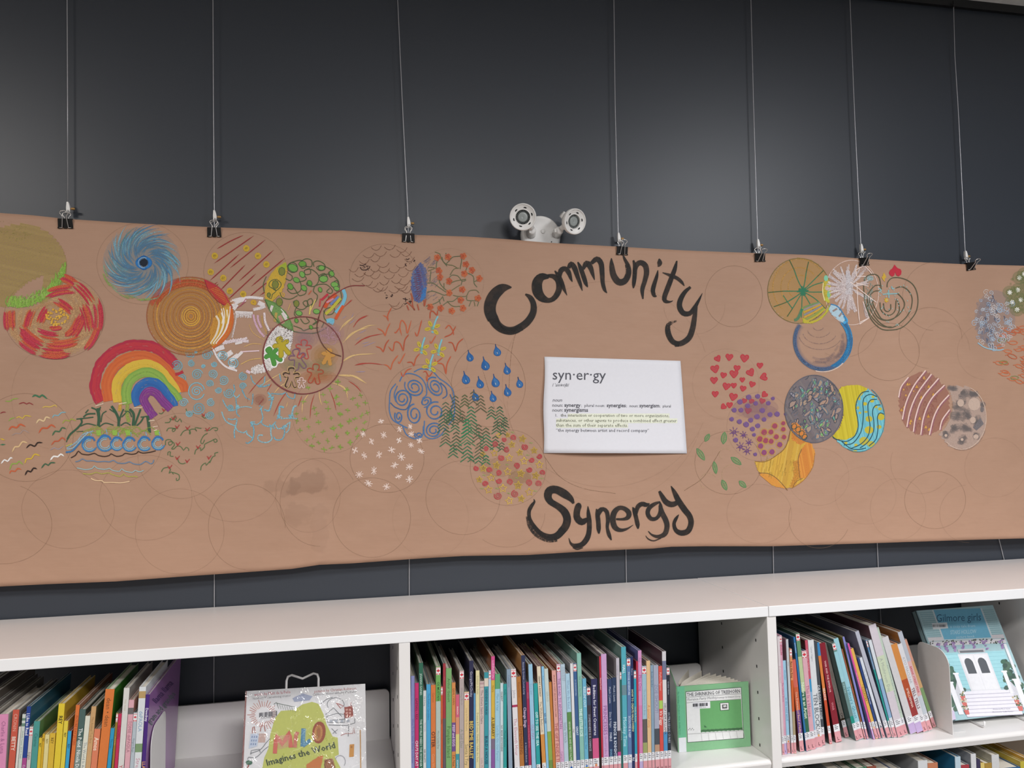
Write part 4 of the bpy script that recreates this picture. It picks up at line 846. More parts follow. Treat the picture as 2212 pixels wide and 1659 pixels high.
# green asterisks
d = D(FG)
GA = [(1500, 540), (1720, 550), (1890, 560), (1795, 480), (1650, 610), (1780, 635), (1810, 705), (1680, 685), (1560, 745), (1700, 750), (1895, 765), (1820, 800), (1585, 800), (1730, 845), (1910, 875), (1605, 885), (1465, 850), (1825, 920), (1420, 965), (1505, 930), (1745, 945), (1650, 980), (1890, 990), (1555, 1025), (1785, 1025), (1490, 1065), (1695, 1070), (1605, 1090), (1920, 1085), (1540, 1120), (1820, 1135), (1735, 1140), (1660, 1155), (1385, 800), (1455, 680), (1390, 870)]
GA2 = [(120, 360), (185, 440), (258, 410), (55, 490), (230, 505), (303, 480), (135, 550), (65, 590), (268, 600), (320, 575), (203, 630), (152, 655), (298, 665), (68, 692), (215, 725), (285, 735), (135, 765), (33, 798), (160, 855), (68, 895), (228, 795), (45, 285), (5, 720), (30, 430)]
for fr, L in ((FG, GA), (FH, GA2)):
    d.fr(*fr)
    for x, y in L:
        s_ = 27*.217/d.sc
        for k in range(2 if rnd.random() < .6 else 3):
            a = k*PI/2+rnd.uniform(-.35, .35); l = s_*rnd.uniform(.7, 1.15); d.ln([(x-l*math.cos(a), y-l*math.sin(a)), (x+l*math.cos(a), y+l*math.sin(a))], 1.8, rnd.choice(['7f9f3f', '86a545', '78963c']), .8)
d.done('green_crosses_drawing', BAN, label='lime green crosses and asterisks')

# white asterisks
d = D(FH)
for x, y, s_ in ((450, 655, 26), (280, 775, 26), (475, 785, 28), (360, 845, 32), (625, 730, 26), (725, 705, 24), (735, 775, 26), (620, 835, 30), (812, 838, 26), (732, 880, 30), (827, 937, 28), (550, 925, 32), (205, 930, 34), (292, 980, 30), (432, 970, 32), (642, 990, 32), (578, 1070, 32), (718, 1085, 34), (383, 1122, 32), (245, 1158, 32), (616, 1175, 30), (718, 1202, 30), (332, 1240, 32), (502, 1272, 30)):
    for k in range(4):
        a = k*PI/4+rnd.uniform(-.25, .25); l = s_*rnd.uniform(.8, 1.25); d.ln([(x-l*math.cos(a), y-l*math.sin(a)), (x+l*math.cos(a), y+l*math.sin(a))], 2.1, rnd.choice(['dcc7bd', 'd8c0b4', 'e0cfc6']), .84)
d.done('white_snowflakes_drawing', BAN, label='pinkish white snowflake asterisks')

# dark blue swirls
d = D(FH)
for k in range(2):
    j = 4*k
    for x, y, rx, ry, rot, t in ((765, 330, 100, 82, 35, 2.2), (965, 330, 105, 72, 55, 2.2), (650, 440, 78, 86, 0, 2), (615, 610, 40, 62, 0, 1.6), (765, 590, 72, 100, -5, 1.8), (960, 560, 92, 92, 0, 1.8), (945, 740, 80, 72, -10, 2), (805, 785, 40, 34, 0, 1.6), (870, 470, 62, 46, -40, 1.7)):
        n = int(t*16); P = []; cr, sr = math.cos(math.radians(rot)), math.sin(math.radians(rot))
        for i in range(n+1):
            u = i/n; a = u*t*2*PI+rot*.05; q = .25+.75*u; xx, yy = rx*q*math.cos(a)+j, ry*q*math.sin(a)+j; P.append((x+xx*cr-yy*sr, y+xx*sr+yy*cr))
        d.s(P, 2.5, ['3f6493', '4a71a0'][k], .72)
for P in (((760, 190), (830, 160), (930, 180), (1000, 250), (1060, 290), (1120, 350), (1140, 420)), ((590, 300), (540, 370), (530, 480), (530, 560), (560, 640), (640, 690), (700, 720)), ((625, 280), (660, 220), (730, 205), (820, 240), (870, 310), (880, 400), (840, 440)), ((540, 480), (580, 520), (650, 545), (700, 530), (735, 430), (700, 370)), ((650, 690), (690, 780), (770, 820), (840, 790), (850, 700)), ((860, 650), (860, 780), (930, 820), (1010, 790), (1060, 720)), ((1140, 420), (1140, 600), (1090, 690)), ((605, 320), (575, 400), (590, 470)), ((1010, 290), (1060, 340), (1070, 410), (1030, 440)), ((1100, 400), (1130, 480), (1110, 560), (1140, 640))): d.s(P, 3, rnd.choice(['3c618f', '4a719f']), .74)
d.done('dark_blue_swirls_drawing', BAN, label='dark blue circle of loose swirls')

# fir forest
d = D(FH); d.lift = .0010
GF = ['2f6a48', '37553c', '4a5a3e', '2c6f4c', '40593f']
def fir(x, y, n, s_, col=None):
    for k in range(n):
        w = s_*(.55+.16*k); yy = y+k*s_*.62; c = col or rnd.choice(GF)
        d.ln([(x-w, yy+w*.62), (x-w*.3, yy+w*.1), (x, yy-w*.15), (x+w*.35, yy+w*.12), (x+w, yy+w*.6)], rnd.uniform(2, 3), c, .8)
for x, y, n, s_, col in ((1320, 380, 4, 50, '5a5a42'), (1240, 410, 4, 48, '54603f'), (1390, 415, 5, 50, '54573f'), (1490, 520, 4, 46, None), (1570, 520, 7, 48, None), (1150, 420, 7, 54, None), (1060, 480, 6, 56, '3b6048'), (1300, 520, 8, 54, '2c6f4c'), (1215, 560, 4, 46, '5a5a42'), (1040, 600, 5, 50, '2f5f49'), (1150, 640, 4, 46, None), (1260, 640, 7, 54, '2f7a50'), (1370, 690, 5, 52, '55553f'), (1440, 720, 6, 52, None), (1540, 660, 4, 46, None), (1060, 740, 5, 48, None), (1160, 760, 6, 52, None), (1265, 860, 5, 56, '2c6f4c'), (1130, 880, 4, 48, None), (1380, 860, 5, 52, '4a5a3e'), (1300, 990, 2, 46, '2f6a48'), (1440, 980, 3, 48, '2c6f4c'), (1530, 800, 4, 50, None), (1590, 860, 3, 46, '3d5c40'), (1370, 1000, 2, 50, '2f6a48'), (1600, 740, 2, 46, None), (1620, 620, 4, 40, None), (1100, 560, 4, 44, None)): fir(x, y, n, s_, col)
d.done('fir_forest_drawing', BAN, label='forest of green zigzag fir trees')

# stars and red spirals
d = D(FH); d.lift = .0012
d.disc(1560, 1090, 190, 90, 'a3825a', -.16, 24); d.disc(1760, 1180, 110, 60, '9c8052', -.25, 20)
for x, y, r in ((1560, 790, 26), (1645, 785, 26), (1785, 820, 38), (1685, 875, 34), (1895, 930, 34), (1760, 950, 34), (1410, 965, 28), (1520, 955, 34), (1660, 1000, 38), (1800, 1030, 38), (1945, 1065, 38), (1540, 1070, 38), (1415, 1100, 36), (1645, 1130, 38), (1770, 1148, 40), (1910, 1168, 38), (1490, 1188, 38), (1378, 1205, 32), (1745, 1260, 42), (1600, 1288, 40), (1465, 1300, 40), (1850, 1322, 40), (1660, 1405, 38), (1775, 1385, 36)):
    ph = rnd.uniform(-.2, .2); P = [(x+r*(1 if k % 2 == 0 else .48)*math.sin(ph+k*PI/5), y-r*(1 if k % 2 == 0 else .48)*math.cos(ph+k*PI/5)) for k in range(11)]
    d.ln(P, 2.0, rnd.choice(['cbaa42', 'd0b048', 'c2a03c']), .92)
    if rnd.random() < .4: d.flat(P[:-1][::1], 'a88a45', .6)
for x, y, r in ((1695, 808, 28), (1615, 828, 22), (1525, 868, 28), (1440, 910, 24), (1810, 898, 32), (1637, 925, 28), (1587, 1000, 30), (1947, 985, 26), (1873, 1020, 26), (1730, 1072, 30), (1350, 1100, 26), (1470, 1115, 28), (1560, 1138, 28), (1852, 1112, 28), (1970, 1138, 26), (1565, 1218, 28), (1662, 1225, 30), (1432, 1245, 28), (1843, 1232, 32), (1932, 1242, 30), (1715, 1340, 36), (1555, 1358, 38)):
    d.disc(x, y, r*.85, r*.85, 'c07a72', -.28, 10); d.spiral(x, y, r, 1.9, rnd.choice(['ae2f3c', 'b63944']), .9, 2, .95, rnd.uniform(0, 6))
for x, y in ((1690, 760), (1865, 860), (1835, 975), (1640, 1065), (1425, 1165), (1730, 1190), (1965, 1195), (1905, 1315), (1655, 1335), (1400, 1290), (1545, 1290), (1440, 1035)): d.s([(x-16, y), (x-4, y-6), (x+4, y+4), (x+16, y-4)], 1.5, '8da25a', .75)
d.done('stars_and_spirals_drawing', BAN, label='yellow outlined stars among red spirals')

# raindrops
d = D(FC)
for x, y, s_, k in ((1270, 1295, 40, 0), (1542, 1240, 42, 0), (1424, 1375, 48, 0), (1640, 1425, 40, 0), (1230, 1515, 46, 1), (1372, 1560, 42, 1), (1525, 1545, 46, 0), (1765, 1560, 38, 0), (1645, 1640, 42, 0), (1500, 1700, 38, 0), (1325, 1690, 40, 0)):
    P = [(x-s_*.5, y-s_*1.75), (x-s_*.25, y-s_*1.0), (x+s_*.55, y-s_*.3), (x+s_*.8, y+s_*.35), (x+s_*.45, y+s_*.95), (x-s_*.3, y+s_*1.0), (x-s_*.8, y+s_*.5), (x-s_*.7, y-s_*.3), (x-s_*.4, y-s_*1.0)]
    Q = [tuple(p) for p in smooth(P+[P[0]], 10)]
    d.fill(Q, '2b639f', .80, 70, 2.6, 1.0, cols=['2b639f', '3a6fa5', '265a95']); d.s(P+[P[0]], 2, '24568f', .9); d.s([(x-s_*.1, y+s_*.2), (x+s_*.05, y+s_*.6)], 1.8, 'b5b4ae', .75)
d.done('raindrops_drawing', BAN, label='bright blue raindrops')

# scales with small creatures
d = D(FC); BR = '6f4a3a'
for x, y in ((340, 215), (475, 210), (595, 235), (265, 290), (385, 275), (530, 285), (640, 275), (220, 350), (330, 330), (410, 385), (590, 390), (670, 330), (115, 430), (330, 430), (420, 440), (520, 440), (610, 480), (180, 480), (270, 470), (470, 500), (680, 420), (160, 525), (330, 500), (420, 560), (540, 545), (620, 560), (250, 570), (300, 590), (400, 620), (520, 640), (600, 620), (360, 630), (580, 600), (640, 640), (520, 775), (545, 800)):
    w = rnd.uniform(50, 66); d.s([(x-w, y-10), (x-w*.6, y+10), (x-w*.1, y+19), (x+w*.4, y+8), (x+w*.7, y-14), (x+w*.85, y-30)], 1.4, rnd.choice([BR, '7d5643', '735041']), .62)
for P in (((170, 380), (200, 385), (235, 370)), ((175, 400), (190, 425), (225, 430), (262, 415), (272, 390)), ((205, 395), (225, 400)), ((630, 320), (650, 325), (665, 315)), ((625, 365), (628, 385), (640, 388)), ((705, 345), (722, 335), (712, 330)), ((420, 655), (428, 658)), ((430, 710), (450, 700)), ((478, 690), (500, 680), (490, 670)), ((600, 715), (650, 725)), ((625, 705), (630, 740)), ((618, 770), (640, 760)), ((660, 740), (690, 745)), ((680, 735), (672, 765))): d.s(P, 2.2, '3a2522', .9)
for k in range(26):
    x, y = rnd.choice([(220, 405), (670, 350), (450, 685), (640, 735)]); x += rnd.uniform(-45, 45); y += rnd.uniform(-28, 28); d.ln([(x, y), (x+6, y+4)], 1.8, '3f2a26', .85)
d.done('scales_drawing', BAN, label='thin brown fish-scale arcs with tiny dark creatures')

# flowers beside the navy crescent
d = D(FC); d.lift = .0009
d.fill([(780, 350), (830, 420), (840, 560), (820, 700), (770, 760), (720, 740), (690, 650), (680, 540), (700, 440)], '55659a', .66, 75, 4, cols=['55659a', '4a63a0', '6a6f94', '4f78ad'])
d.fill([(800, 620), (835, 600), (825, 710), (770, 750)], '3f74b0', .75, 30, 4)
z_ = [(755, 390), (720, 430), (780, 440), (710, 475), (785, 480), (700, 515), (790, 520), (700, 555), (785, 555), (705, 600), (780, 600), (715, 650), (785, 640), (725, 690), (770, 670), (730, 725), (765, 715)]
d.ln(z_, 2.2, '5b3a52', .85); d.ln([(x+12, y+18) for x, y in z_], 1.8, '6a3f5c', .8)
for k in range(40): x, y = rnd.uniform(790, 930), rnd.choice([rnd.uniform(340, 400), rnd.uniform(440, 600), rnd.uniform(640, 740)]); d.s([(x, y), (x+rnd.uniform(30, 60), y-rnd.uniform(20, 50))], 2.4, rnd.choice(['7c7480', '88808a', '6d6a80']), .5)
GV = '566044'
for P in (((920, 250), (970, 270), (980, 310), (1030, 370), (1100, 385), (1150, 415)), ((1030, 260), (1030, 330)), ((1180, 290), (1100, 300), (1060, 340), (1030, 370)), ((1240, 400), (1230, 450), (1300, 490), (1310, 560), (1340, 600)), ((1060, 510), (1090, 480), (1150, 490), (1190, 540), (1230, 530)), ((940, 340), (930, 420)), ((1170, 420), (1180, 370), (1190, 300)), ((960, 500), (970, 560), (1010, 610), (1060, 650)), ((1070, 650), (1020, 680), (960, 660), (900, 640), (840, 650)), ((1060, 650), (1150, 590), (1170, 580)), ((840, 560), (900, 560), (960, 600), (1030, 650)), ((1100, 680), (1140, 690), (1230, 690), (1260, 640), (1330, 630), (1360, 660)), ((1150, 700), (1100, 740), (1050, 745), (1000, 780)), ((1000, 690), (960, 740), (900, 770), (830, 790)), ((1240, 690), (1240, 730), (1350, 740), (1340, 790)), ((1180, 580), (1190, 540)), ((1070, 480), (1110, 420), (1160, 410)), ((990, 300), (1000, 340), (1040, 390)), ((850, 440), (920, 410), (850, 400)), ((870, 550), (880, 440)), ((1010, 560), (1010, 620)), ((1310, 545), (1350, 530)), ((1080, 560), (1120, 540), (1230, 520)), ((1040, 740), (1100, 790), (1180, 790)), ((1280, 740), (1260, 790)), ((1310, 745), (1320, 790)), ((1000, 700), (1010, 740)), ((960, 720), (975, 770))): d.s(P, 1.9, rnd.choice([GV, '6a6a48', '5f6a4c']), .74)
for x, y in ((940, 305), (1048, 300), (1200, 290), (1225, 372), (1285, 430), (1210, 465), (958, 435), (968, 500), (1057, 540), (1360, 512), (1190, 622), (1058, 655), (1345, 708), (1175, 728), (870, 795), (975, 808), (1085, 835), (1195, 808)):
    for k in range(5): a = k*2*PI/5+rnd.uniform(-.2, .2); d.spiral(x+20*math.cos(a), y+20*math.sin(a), 16, 2.0, rnd.choice(['c06038', 'c8693f', 'b85636']), .78, 1.3)
    d.disc(x, y, 10, 10, 'a5482f', .9, 8)
for P in (((690, 700), (700, 790), (720, 830), (690, 790), (640, 750)), ((810, 730), (815, 790), (830, 720)), ((745, 770), (760, 830)), ((640, 780), (660, 830)), ((680, 660), (700, 720))): d.s(P, 2.8, 'a8533c', .78)
d.done('orange_flowers_drawing', BAN, label='orange flowers on thin vines beside a navy crescent')

# orange ticks and dragonflies
d = D(FC)
OT = ['b5583a', 'bb6140', 'ad5035']
for P in (((400, 880), (440, 900), (455, 940)), ((455, 940), (450, 880), (490, 800)), ((345, 1010), (400, 1040), (425, 1090)), ((425, 1090), (440, 1030), (475, 955)), ((515, 1045), (530, 1055), (570, 1000)), ((590, 1085), (570, 1000), (590, 930), (630, 980), (645, 1060), (685, 930)), ((720, 1045), (745, 1085), (790, 925)), ((330, 1190), (380, 1210), (405, 1250)), ((405, 1250), (430, 1170), (465, 1120)), ((455, 1190), (500, 1235), (520, 1150), (570, 1160), (605, 1240)), ((605, 1240), (620, 1130), (660, 1070)), ((1050, 1150), (1095, 1160), (1125, 1245)), ((1125, 1245), (1150, 1160), (1205, 1110)), ((1010, 1100), (1080, 1070), (1100, 1040)), ((1020, 1020), (1060, 980), (1100, 1040), (1105, 1080)), ((1090, 1060), (1130, 985)), ((410, 1370), (450, 1385), (480, 1425)), ((480, 1425), (500, 1350), (555, 1275)), ((555, 1335), (565, 1360), (625, 1255)), ((640, 1350), (690, 1350), (710, 1390)), ((710, 1390), (730, 1310), (770, 1260)), ((940, 1360), (1000, 1370), (1030, 1470)), ((1030, 1470), (1040, 1370), (1080, 1285)), ((580, 1440), (600, 1490), (640, 1430), (690, 1410)), ((800, 1450), (830, 1440), (860, 1490), (900, 1440)), ((870, 920), (875, 850), (900, 840), (940, 880), (945, 830)), ((870, 1130), (880, 1160), (930, 1080)), ((920, 1310), (930, 1350), (1000, 1300)), ((840, 1470), (845, 1540), (830, 1490))): d.s(P, 3.2, rnd.choice(OT), .84, taper=.08)
for x, y, s_ in ((895, 1010, 1), (785, 1215, 1), (955, 1235, 1), (868, 1385, 1)):
    d.s([(x+55, y-120), (x+30, y-70), (x+5, y+10)] if x == 895 else [(x+35, y-115), (x+10, y-40), (x+2, y+20)], 4.5, '7ab6c0', .85); d.spiral(x-2, y+38, 12, 2.4, '7ab6c0', .85, 1.2)
    for dx, dy, a in ((-22, -45, 1.1), (48, -22, -.4), (-48, 8, -.2), (35, 38, .8)): d.ell(x+dx, y+dy, 28, 13, 2.6, 'c5ad3a', .88, rot=math.degrees(a)); d.disc(x+dx, y+dy, 20, 9, 'b8a53f', .7, 10, a); d.disc(x+dx, y+dy, 4, 4, '6d5a2a', .9, 6)
    for k in range(8): a = k*.8; d.ln([(x, y), (x+22*math.cos(a), y+22*math.sin(a))], 1.5, '7fb08f', .65)
d.done('dragonflies_drawing', BAN, label='yellow and blue dragonflies among orange ticks')

# ------------------------------------------------------------------ right half of the banner
d = D(FQ)
for x, y, s_, a in ((325, 160, 32, -.5), (440, 145, 36, .1), (592, 155, 42, .1), (745, 228, 30, 0), (298, 262, 42, -.2), (517, 255, 32, .1), (382, 325, 30, .2), (487, 312, 42, 0), (652, 298, 40, -.5), (782, 342, 38, 1.3), (288, 375, 36, 0), (570, 370, 25, 0), (412, 435, 38, .2), (485, 427, 27, 0), (668, 415, 30, .3), (577, 457, 30, .2), (300, 512, 32, 0), (480, 540, 40, .2), (790, 517, 30, .8), (382, 638, 28, .8), (443, 622, 30, 0), (590, 580, 24, .3), (660, 582, 26, .4), (768, 582, 28, .3), (628, 678, 32, .2)):
    c, sn = math.cos(a), math.sin(a); P = [(0, -.35), (.3, -.75), (.8, -.7), (.95, -.2), (.55, .4), (0, .95), (-.55, .4), (-.95, -.2), (-.8, -.7), (-.3, -.75)]
    Q = [(x+s_*(u*c-v*sn), y+s_*(u*sn+v*c)) for u, v in P]; d.flat(Q, 'bd4a50', -.72); d.s(Q+[Q[0]], 2.2, 'b22d3a', .85)
    d.ln([(x-s_*.4, y-s_*.2), (x, y+s_*.3), (x+s_*.4, y-s_*.3)], 2, 'b63342', .85)
d.done('hearts_drawing', BAN, label='scattered red hearts right of the white sheet')

d = D(FQ); d.lift = .0009
d.disc(700, 650, 230, 110, '97707f', -.14, 26); d.disc(740, 690, 180, 80, '8f6c80', -.16, 24); d.disc(700, 640, 120, 60, '8f6c80', -.15, 24)
PD = [(635, 543, 26), (724, 535, 24), (548, 590, 26), (876, 556, 18), (704, 605, 22), (625, 630, 24), (830, 603, 22), (490, 672, 24), (558, 672, 24), (770, 675, 26), (918, 712, 26), (847, 716, 24), (718, 737, 26), (788, 765, 22), (465, 762, 22), (543, 787, 24), (655, 772, 24), (610, 815, 28), (725, 828, 24), (672, 860, 24), (688, 918, 18), (1003, 712, 16), (505, 970, 24), (700, 1112, 18)]
for x, y, r in PD: d.disc(x, y, r, r*1.05, '7f6092', -.75, 12); d.spiral(x, y, r*1.05, 2, '684a7c', .8, 1.6)
for x, y, r in ((488, 888, 24), (583, 918, 18), (637, 992, 18), (553, 1033, 22), (617, 1075, 22)):
    d.spiral(x, y, r, 2.2, '664278', .88, 1.5)
    for k in range(7): a = k*.9; d.ln([(x+r*math.cos(a), y+r*math.sin(a)), (x+r*2.1*math.cos(a), y+r*2.1*math.sin(a))], 1.6, '664278', .8)
for x, y, r in ((893, 830, 26), (978, 803, 20), (787, 892, 28), (855, 890, 24), (978, 863, 22), (745, 960, 28), (803, 975, 26), (908, 938, 24), (985, 940, 22), (857, 983, 24), (752, 1030, 26), (943, 1016, 26), (787, 1095, 26), (865, 1088, 26)):
    d.disc(x, y, r*1.5, r*1.5, 'cba050', -.45, 12); d.disc(x, y, r, r*1.05, '9a4656' if y < 1000 else '7c4a7c', .82, 12); d.spiral(x, y, r, 2, '8c3f58', .88, 1.5)
d.done('purple_dots_drawing', BAN, label='purple and plum dots, some with spikes')

d = D(FQ)
for x, y, L, w, a in ((220, 947, 42, 20, -1.05), (387, 950, 60, 26, -1.45), (155, 1112, 70, 24, .98), (508, 1178, 62, 24, .62), (298, 1245, 62, 20, 1.4), (390, 1418, 56, 22, 1.15), (572, 1410, 46, 22, .75)):
    c, sn = math.cos(a), math.sin(a); P = [(-1, 0), (-.5, .8), (0, 1), (.5, .75), (1, 0), (.5, -.75), (0, -1), (-.5, -.8)]
    Q = [(x+L*u*c-w*v*sn, y+L*u*sn+w*v*c) for u, v in P]; d.flat(Q, '87986a', .58); d.s(Q+[Q[0]], 2, '4f8050', .86); d.s([(x-L*.7*c, y-L*.7*sn), (x+L*.8*c, y+L*.8*sn)], 1.6, '4f8050', .8)
for x, y, r in ((465, 1310, 100), (400, 1110, 60), (230, 1380, 85)): d.ell(x, y, r, r*.95, 1.2, 'b9a07a', .55, 120, 330)
d.done('green_leaves_drawing', BAN, label='single green leaves below the hearts')

d = D(FQ); d.lift = .0010
gold = [(1050, 870), (1130, 940), (1215, 990), (1260, 1010), (1290, 1100), (1270, 1230), (1190, 1360), (1090, 1440), (1000, 1450), (890, 1430), (790, 1350), (720, 1265), (695, 1185), (800, 1180), (900, 1130), (985, 1060), (1035, 970)]
d.fill(gold, 'c1993c', .84, 100, 3.4, cols=['c1993c', 'c79f40', 'b98f3a', 'c6a24a'])
d.fill([(1210, 990), (1260, 1010), (1292, 1100), (1270, 1230), (1200, 1350), (1140, 1350), (1120, 1250), (1130, 1150), (1160, 1060)], 'c78236', .84, 80, 3.6, cols=['c78236', 'cc8a3c', 'c27a34'])
d.fill([(735, 1300), (820, 1310), (900, 1350), (990, 1450), (890, 1430), (800, 1365)], 'c9893a', .84, 40, 3.4); d.fill([(1060, 890), (1150, 960), (1210, 985), (1140, 1020), (1060, 960)], 'c77f3a', .66, 20, 3.4); d.fill([(1080, 1180), (1130, 1170), (1140, 1340), (1080, 1440), (1040, 1440), (1080, 1330)], 'c5883a', .6, 80, 4)
for k in range(30): x, y = rnd.uniform(780, 1100), rnd.uniform(1120, 1300); d.s([(x, y), (x-10, y+rnd.uniform(30, 60))], 1.4, '9c8438', -.35)
d.s([(1160, 1060), (1125, 1170), (1145, 1360)], 2, '7d5a34', .8); d.s([(730, 1298), (830, 1305), (920, 1360), (1020, 1470)], 2, '7d5a34', .8); d.s([(1050, 870), (1000, 1040), (900, 1130), (800, 1185), (695, 1183)], 1.8, '7d5a34', .75); d.s([(1290, 1100), (1270, 1240), (1180, 1370), (1060, 1450)], 1.8, 'a5703a', .7); d.s([(1170, 1350), (1100, 1390), (1070, 1450)], 1.6, '7d5a34', .7)
d.done('gold_crescent_drawing', BAN, label='gold and orange ball with pencilled segments')

d = D(FQ); d.lift = .0011
arcfill(d, 1283, 660, 288, 335, '76727a', -.66, 60, 4, cols=['76727a', '6f6c72', '7d7a7e'])
for k in range(85):
    a = rnd.uniform(0, 2*PI); r = rnd.uniform(0, .93)**.6; x, y = 1283+270*r*math.cos(a), 660+315*r*math.sin(a); rot = rnd.uniform(-.9, .9)+PI/2; L = rnd.uniform(22, 50); w = rnd.uniform(12, 22); c, sn = math.cos(rot), math.sin(rot)
    P = [(L*math.cos(t)*(1+.25*math.sin(3*t+k)), w*math.sin(t)*(1+.3*math.cos(2*t+k))) for t in np.linspace(0, 2*PI, 11)]
    Q = [(x+u*c-v*sn, y+u*sn+v*c) for u, v in P]; d.flat(Q[:-1], rnd.choice(['a38674', '9b8478', '8f8a92', 'a08a78']), .85); d.s(Q, 2, rnd.choice(['4c505c', '565a68', '5a6f7c', '3f434d']), .86)
    if rnd.random() < .45: d.disc(x, y, L*.5, w*.5, rnd.choice(['6f9a7c', '7fae6a', '6a9f92']), .85, 9, rot); d.ell(x, y, L*.55, w*.55, 1.5, '4d6a5c', .8, rot=math.degrees(rot))
for k in range(60):
    a = rnd.uniform(0, 2*PI); r = rnd.uniform(.3, .98); x, y = 1283+284*r*math.cos(a), 660+330*r*math.sin(a); d.s([(x-rnd.uniform(10, 26), y+rnd.uniform(10, 30)), (x+rnd.uniform(-6, 6), y), (x+rnd.uniform(10, 26), y-rnd.uniform(10, 30))], 1.8, rnd.choice(['50545f', '5d616c', '474b55']), .8)
d.ell(1283, 660, 289, 336, 2.2, '5d5d66', .75)
d.fill([(1062, 800), (1110, 800), (1180, 870), (1215, 935), (1180, 960), (1110, 905), (1062, 850)], 'c47a38', .8, 40, 3)
for x, y in ((1085, 835), (1125, 865), (1160, 905), (1190, 940)): d.ell(x, y, 24, 30, 2.2, '3d4a42', .85, rot=30)
d.done('grey_pebbles_drawing', BAN, label='dark grey disc of tangled pebble shapes')

d = D(FQ); d.lift = .0012
yel = [(1525, 480), (1560, 440), (1650, 422), (1740, 425), (1820, 460), (1770, 510), (1720, 570), (1700, 640), (1715, 740), (1725, 830), (1690, 930), (1600, 970), (1520, 960), (1460, 940), (1540, 850), (1575, 730), (1570, 600)]
d.fill(yel, 'beae2c', .9, 80, 3.2, cols=['beae2c', 'c4b432', 'b6a528'])
blu = [(1820, 460), (1900, 530), (1960, 640), (1985, 760), (1970, 890), (1900, 1000), (1800, 1080), (1700, 1085), (1580, 1040), (1500, 970), (1600, 970), (1690, 930), (1725, 830), (1715, 740), (1700, 640), (1720, 570), (1770, 510)]
d.fill(blu, '68b0bd', .88, 75, 3.2, cols=['68b0bd', '72b8c4', '60a8b6'])
for x, y, rx, ry in ((1830, 760, 36, 30), (1830, 870, 45, 38), (1780, 980, 48, 42), (1850, 1010, 40, 30), (1950, 740, 36, 34), (1930, 840, 26, 20), (1790, 610, 22, 18), (1860, 580, 22, 18), (1720, 650, 14, 18), (1735, 560, 14, 14), (1870, 540, 16, 12), (1940, 660, 20, 16), (1600, 1000, 18, 12), (1700, 1020, 18, 14), (1690, 1080, 24, 10), (1900, 640, 16, 14), (1740, 700, 14, 12), (1800, 690, 18, 10)): d.disc(x, y, rx, ry, rnd.choice(['b9ab34', 'b2a83c']), .9, 12)
DB = '1f4a56'
for P in (((1830, 485), (1760, 500), (1710, 580), (1700, 660), (1718, 760), (1720, 860), (1680, 940), (1600, 985), (1500, 960), (1465, 930)), ((1910, 540), (1850, 515), (1790, 540), (1770, 600), (1775, 700), (1765, 820), (1740, 910), (1670, 1000), (1580, 1020)), ((1910, 565), (1850, 570), (1820, 620), (1825, 720), (1840, 830), (1820, 930), (1750, 1010), (1650, 1055)), ((1945, 620), (1890, 630), (1865, 690), (1880, 800), (1870, 900), (1820, 990), (1740, 1050)), ((1980, 715), (1940, 700), (1915, 740), (1920, 840), (1900, 960), (1830, 1030)), ((1560, 985), (1640, 1050), (1720, 1065), (1800, 1050))): d.s(P, 2.5, DB, .88)
d.ell(1725, 755, 262, 332, 2, '4d7f88', .75, -60, 115)
d.done('yellow_blue_ball_drawing', BAN, label='half yellow, half blue-striped ball with yellow spots')

# web, white rays, labyrinth heart, blue ring
d = D(FT)
arcfill(d, 660, 560, 350, 362, 'c49c52', -.40, 10, 6)
for r in (130, 210, 300): d.ell(660, 520, r, r*1.05, 2.4, 'b98f4c', .6, 130, 320)
GW = '2f7355'
for P in (((700, 560), (640, 440), (600, 330), (545, 215)), ((700, 560), (720, 450), (735, 350), (760, 235)), ((700, 560), (790, 470), (860, 400), (930, 330)), ((710, 560), (810, 500), (920, 465)), ((700, 565), (800, 575), (1000, 572)), ((690, 560), (620, 565), (480, 565), (305, 580)), ((690, 570), (640, 610), (530, 680), (370, 740)), ((690, 580), (640, 660), (580, 760), (520, 850)), ((690, 580), (685, 700), (680, 860)), ((700, 580), (760, 680), (820, 790), (850, 860)), ((710, 575), (820, 640), (900, 710), (950, 765)), ((475, 610), (520, 680), (580, 760))): d.s(P, 2.4, '3d5c3a', .75); d.s(P[:3], 2.4, GW, .8)
for k in range(34): a = rnd.uniform(0, 2*PI); d.ln([(695, 560), (695+rnd.uniform(30, 75)*math.cos(a), 560+rnd.uniform(30, 70)*math.sin(a))], 2.4, GW, .8)
d.ell(655, 560, 352, 364, 1.8, '7a6c3c', .7)
d.fill([(960, 390), (925, 480), (925, 600), (950, 680), (990, 700), (1015, 600), (1000, 470)], 'b9ab3e', .75, 80, 3.2); d.s([(925, 470), (918, 570), (940, 670)], 2.6, 'dccf9a', .85)
for x, y, rx, ry, col in ((955, 420, 24, 34, '7fc0a0'), (985, 600, 18, 40, '79b88f'), (970, 660, 24, 24, 'b5b83f'), (965, 530, 24, 26, 'c3a890')): d.disc(x, y, rx, ry, col, .85, 10)
d.s([(690, 750), (720, 850), (700, 910), (800, 915), (900, 870), (980, 780), (990, 720)], 3, '95a03c', .85)
for off, col in ((0, '6f8a5a'), (26, '8f8a88'), (52, 'bf9638'), (82, '84858c'), (108, 'c29a3a'), (138, '8a9a4a'), (165, 'b3a53a')): d.s([(700+off*.1, 750+off), (790+off*.3, 715+off*.8), (880+off*.4, 690+off*.45)], 4.4, col, .8)
d.fill([(690, 860), (760, 910), (860, 880), (940, 810), (975, 750), (990, 720), (975, 790), (900, 880), (800, 925), (710, 920)], 'b8a93a', .85, 30, 3)
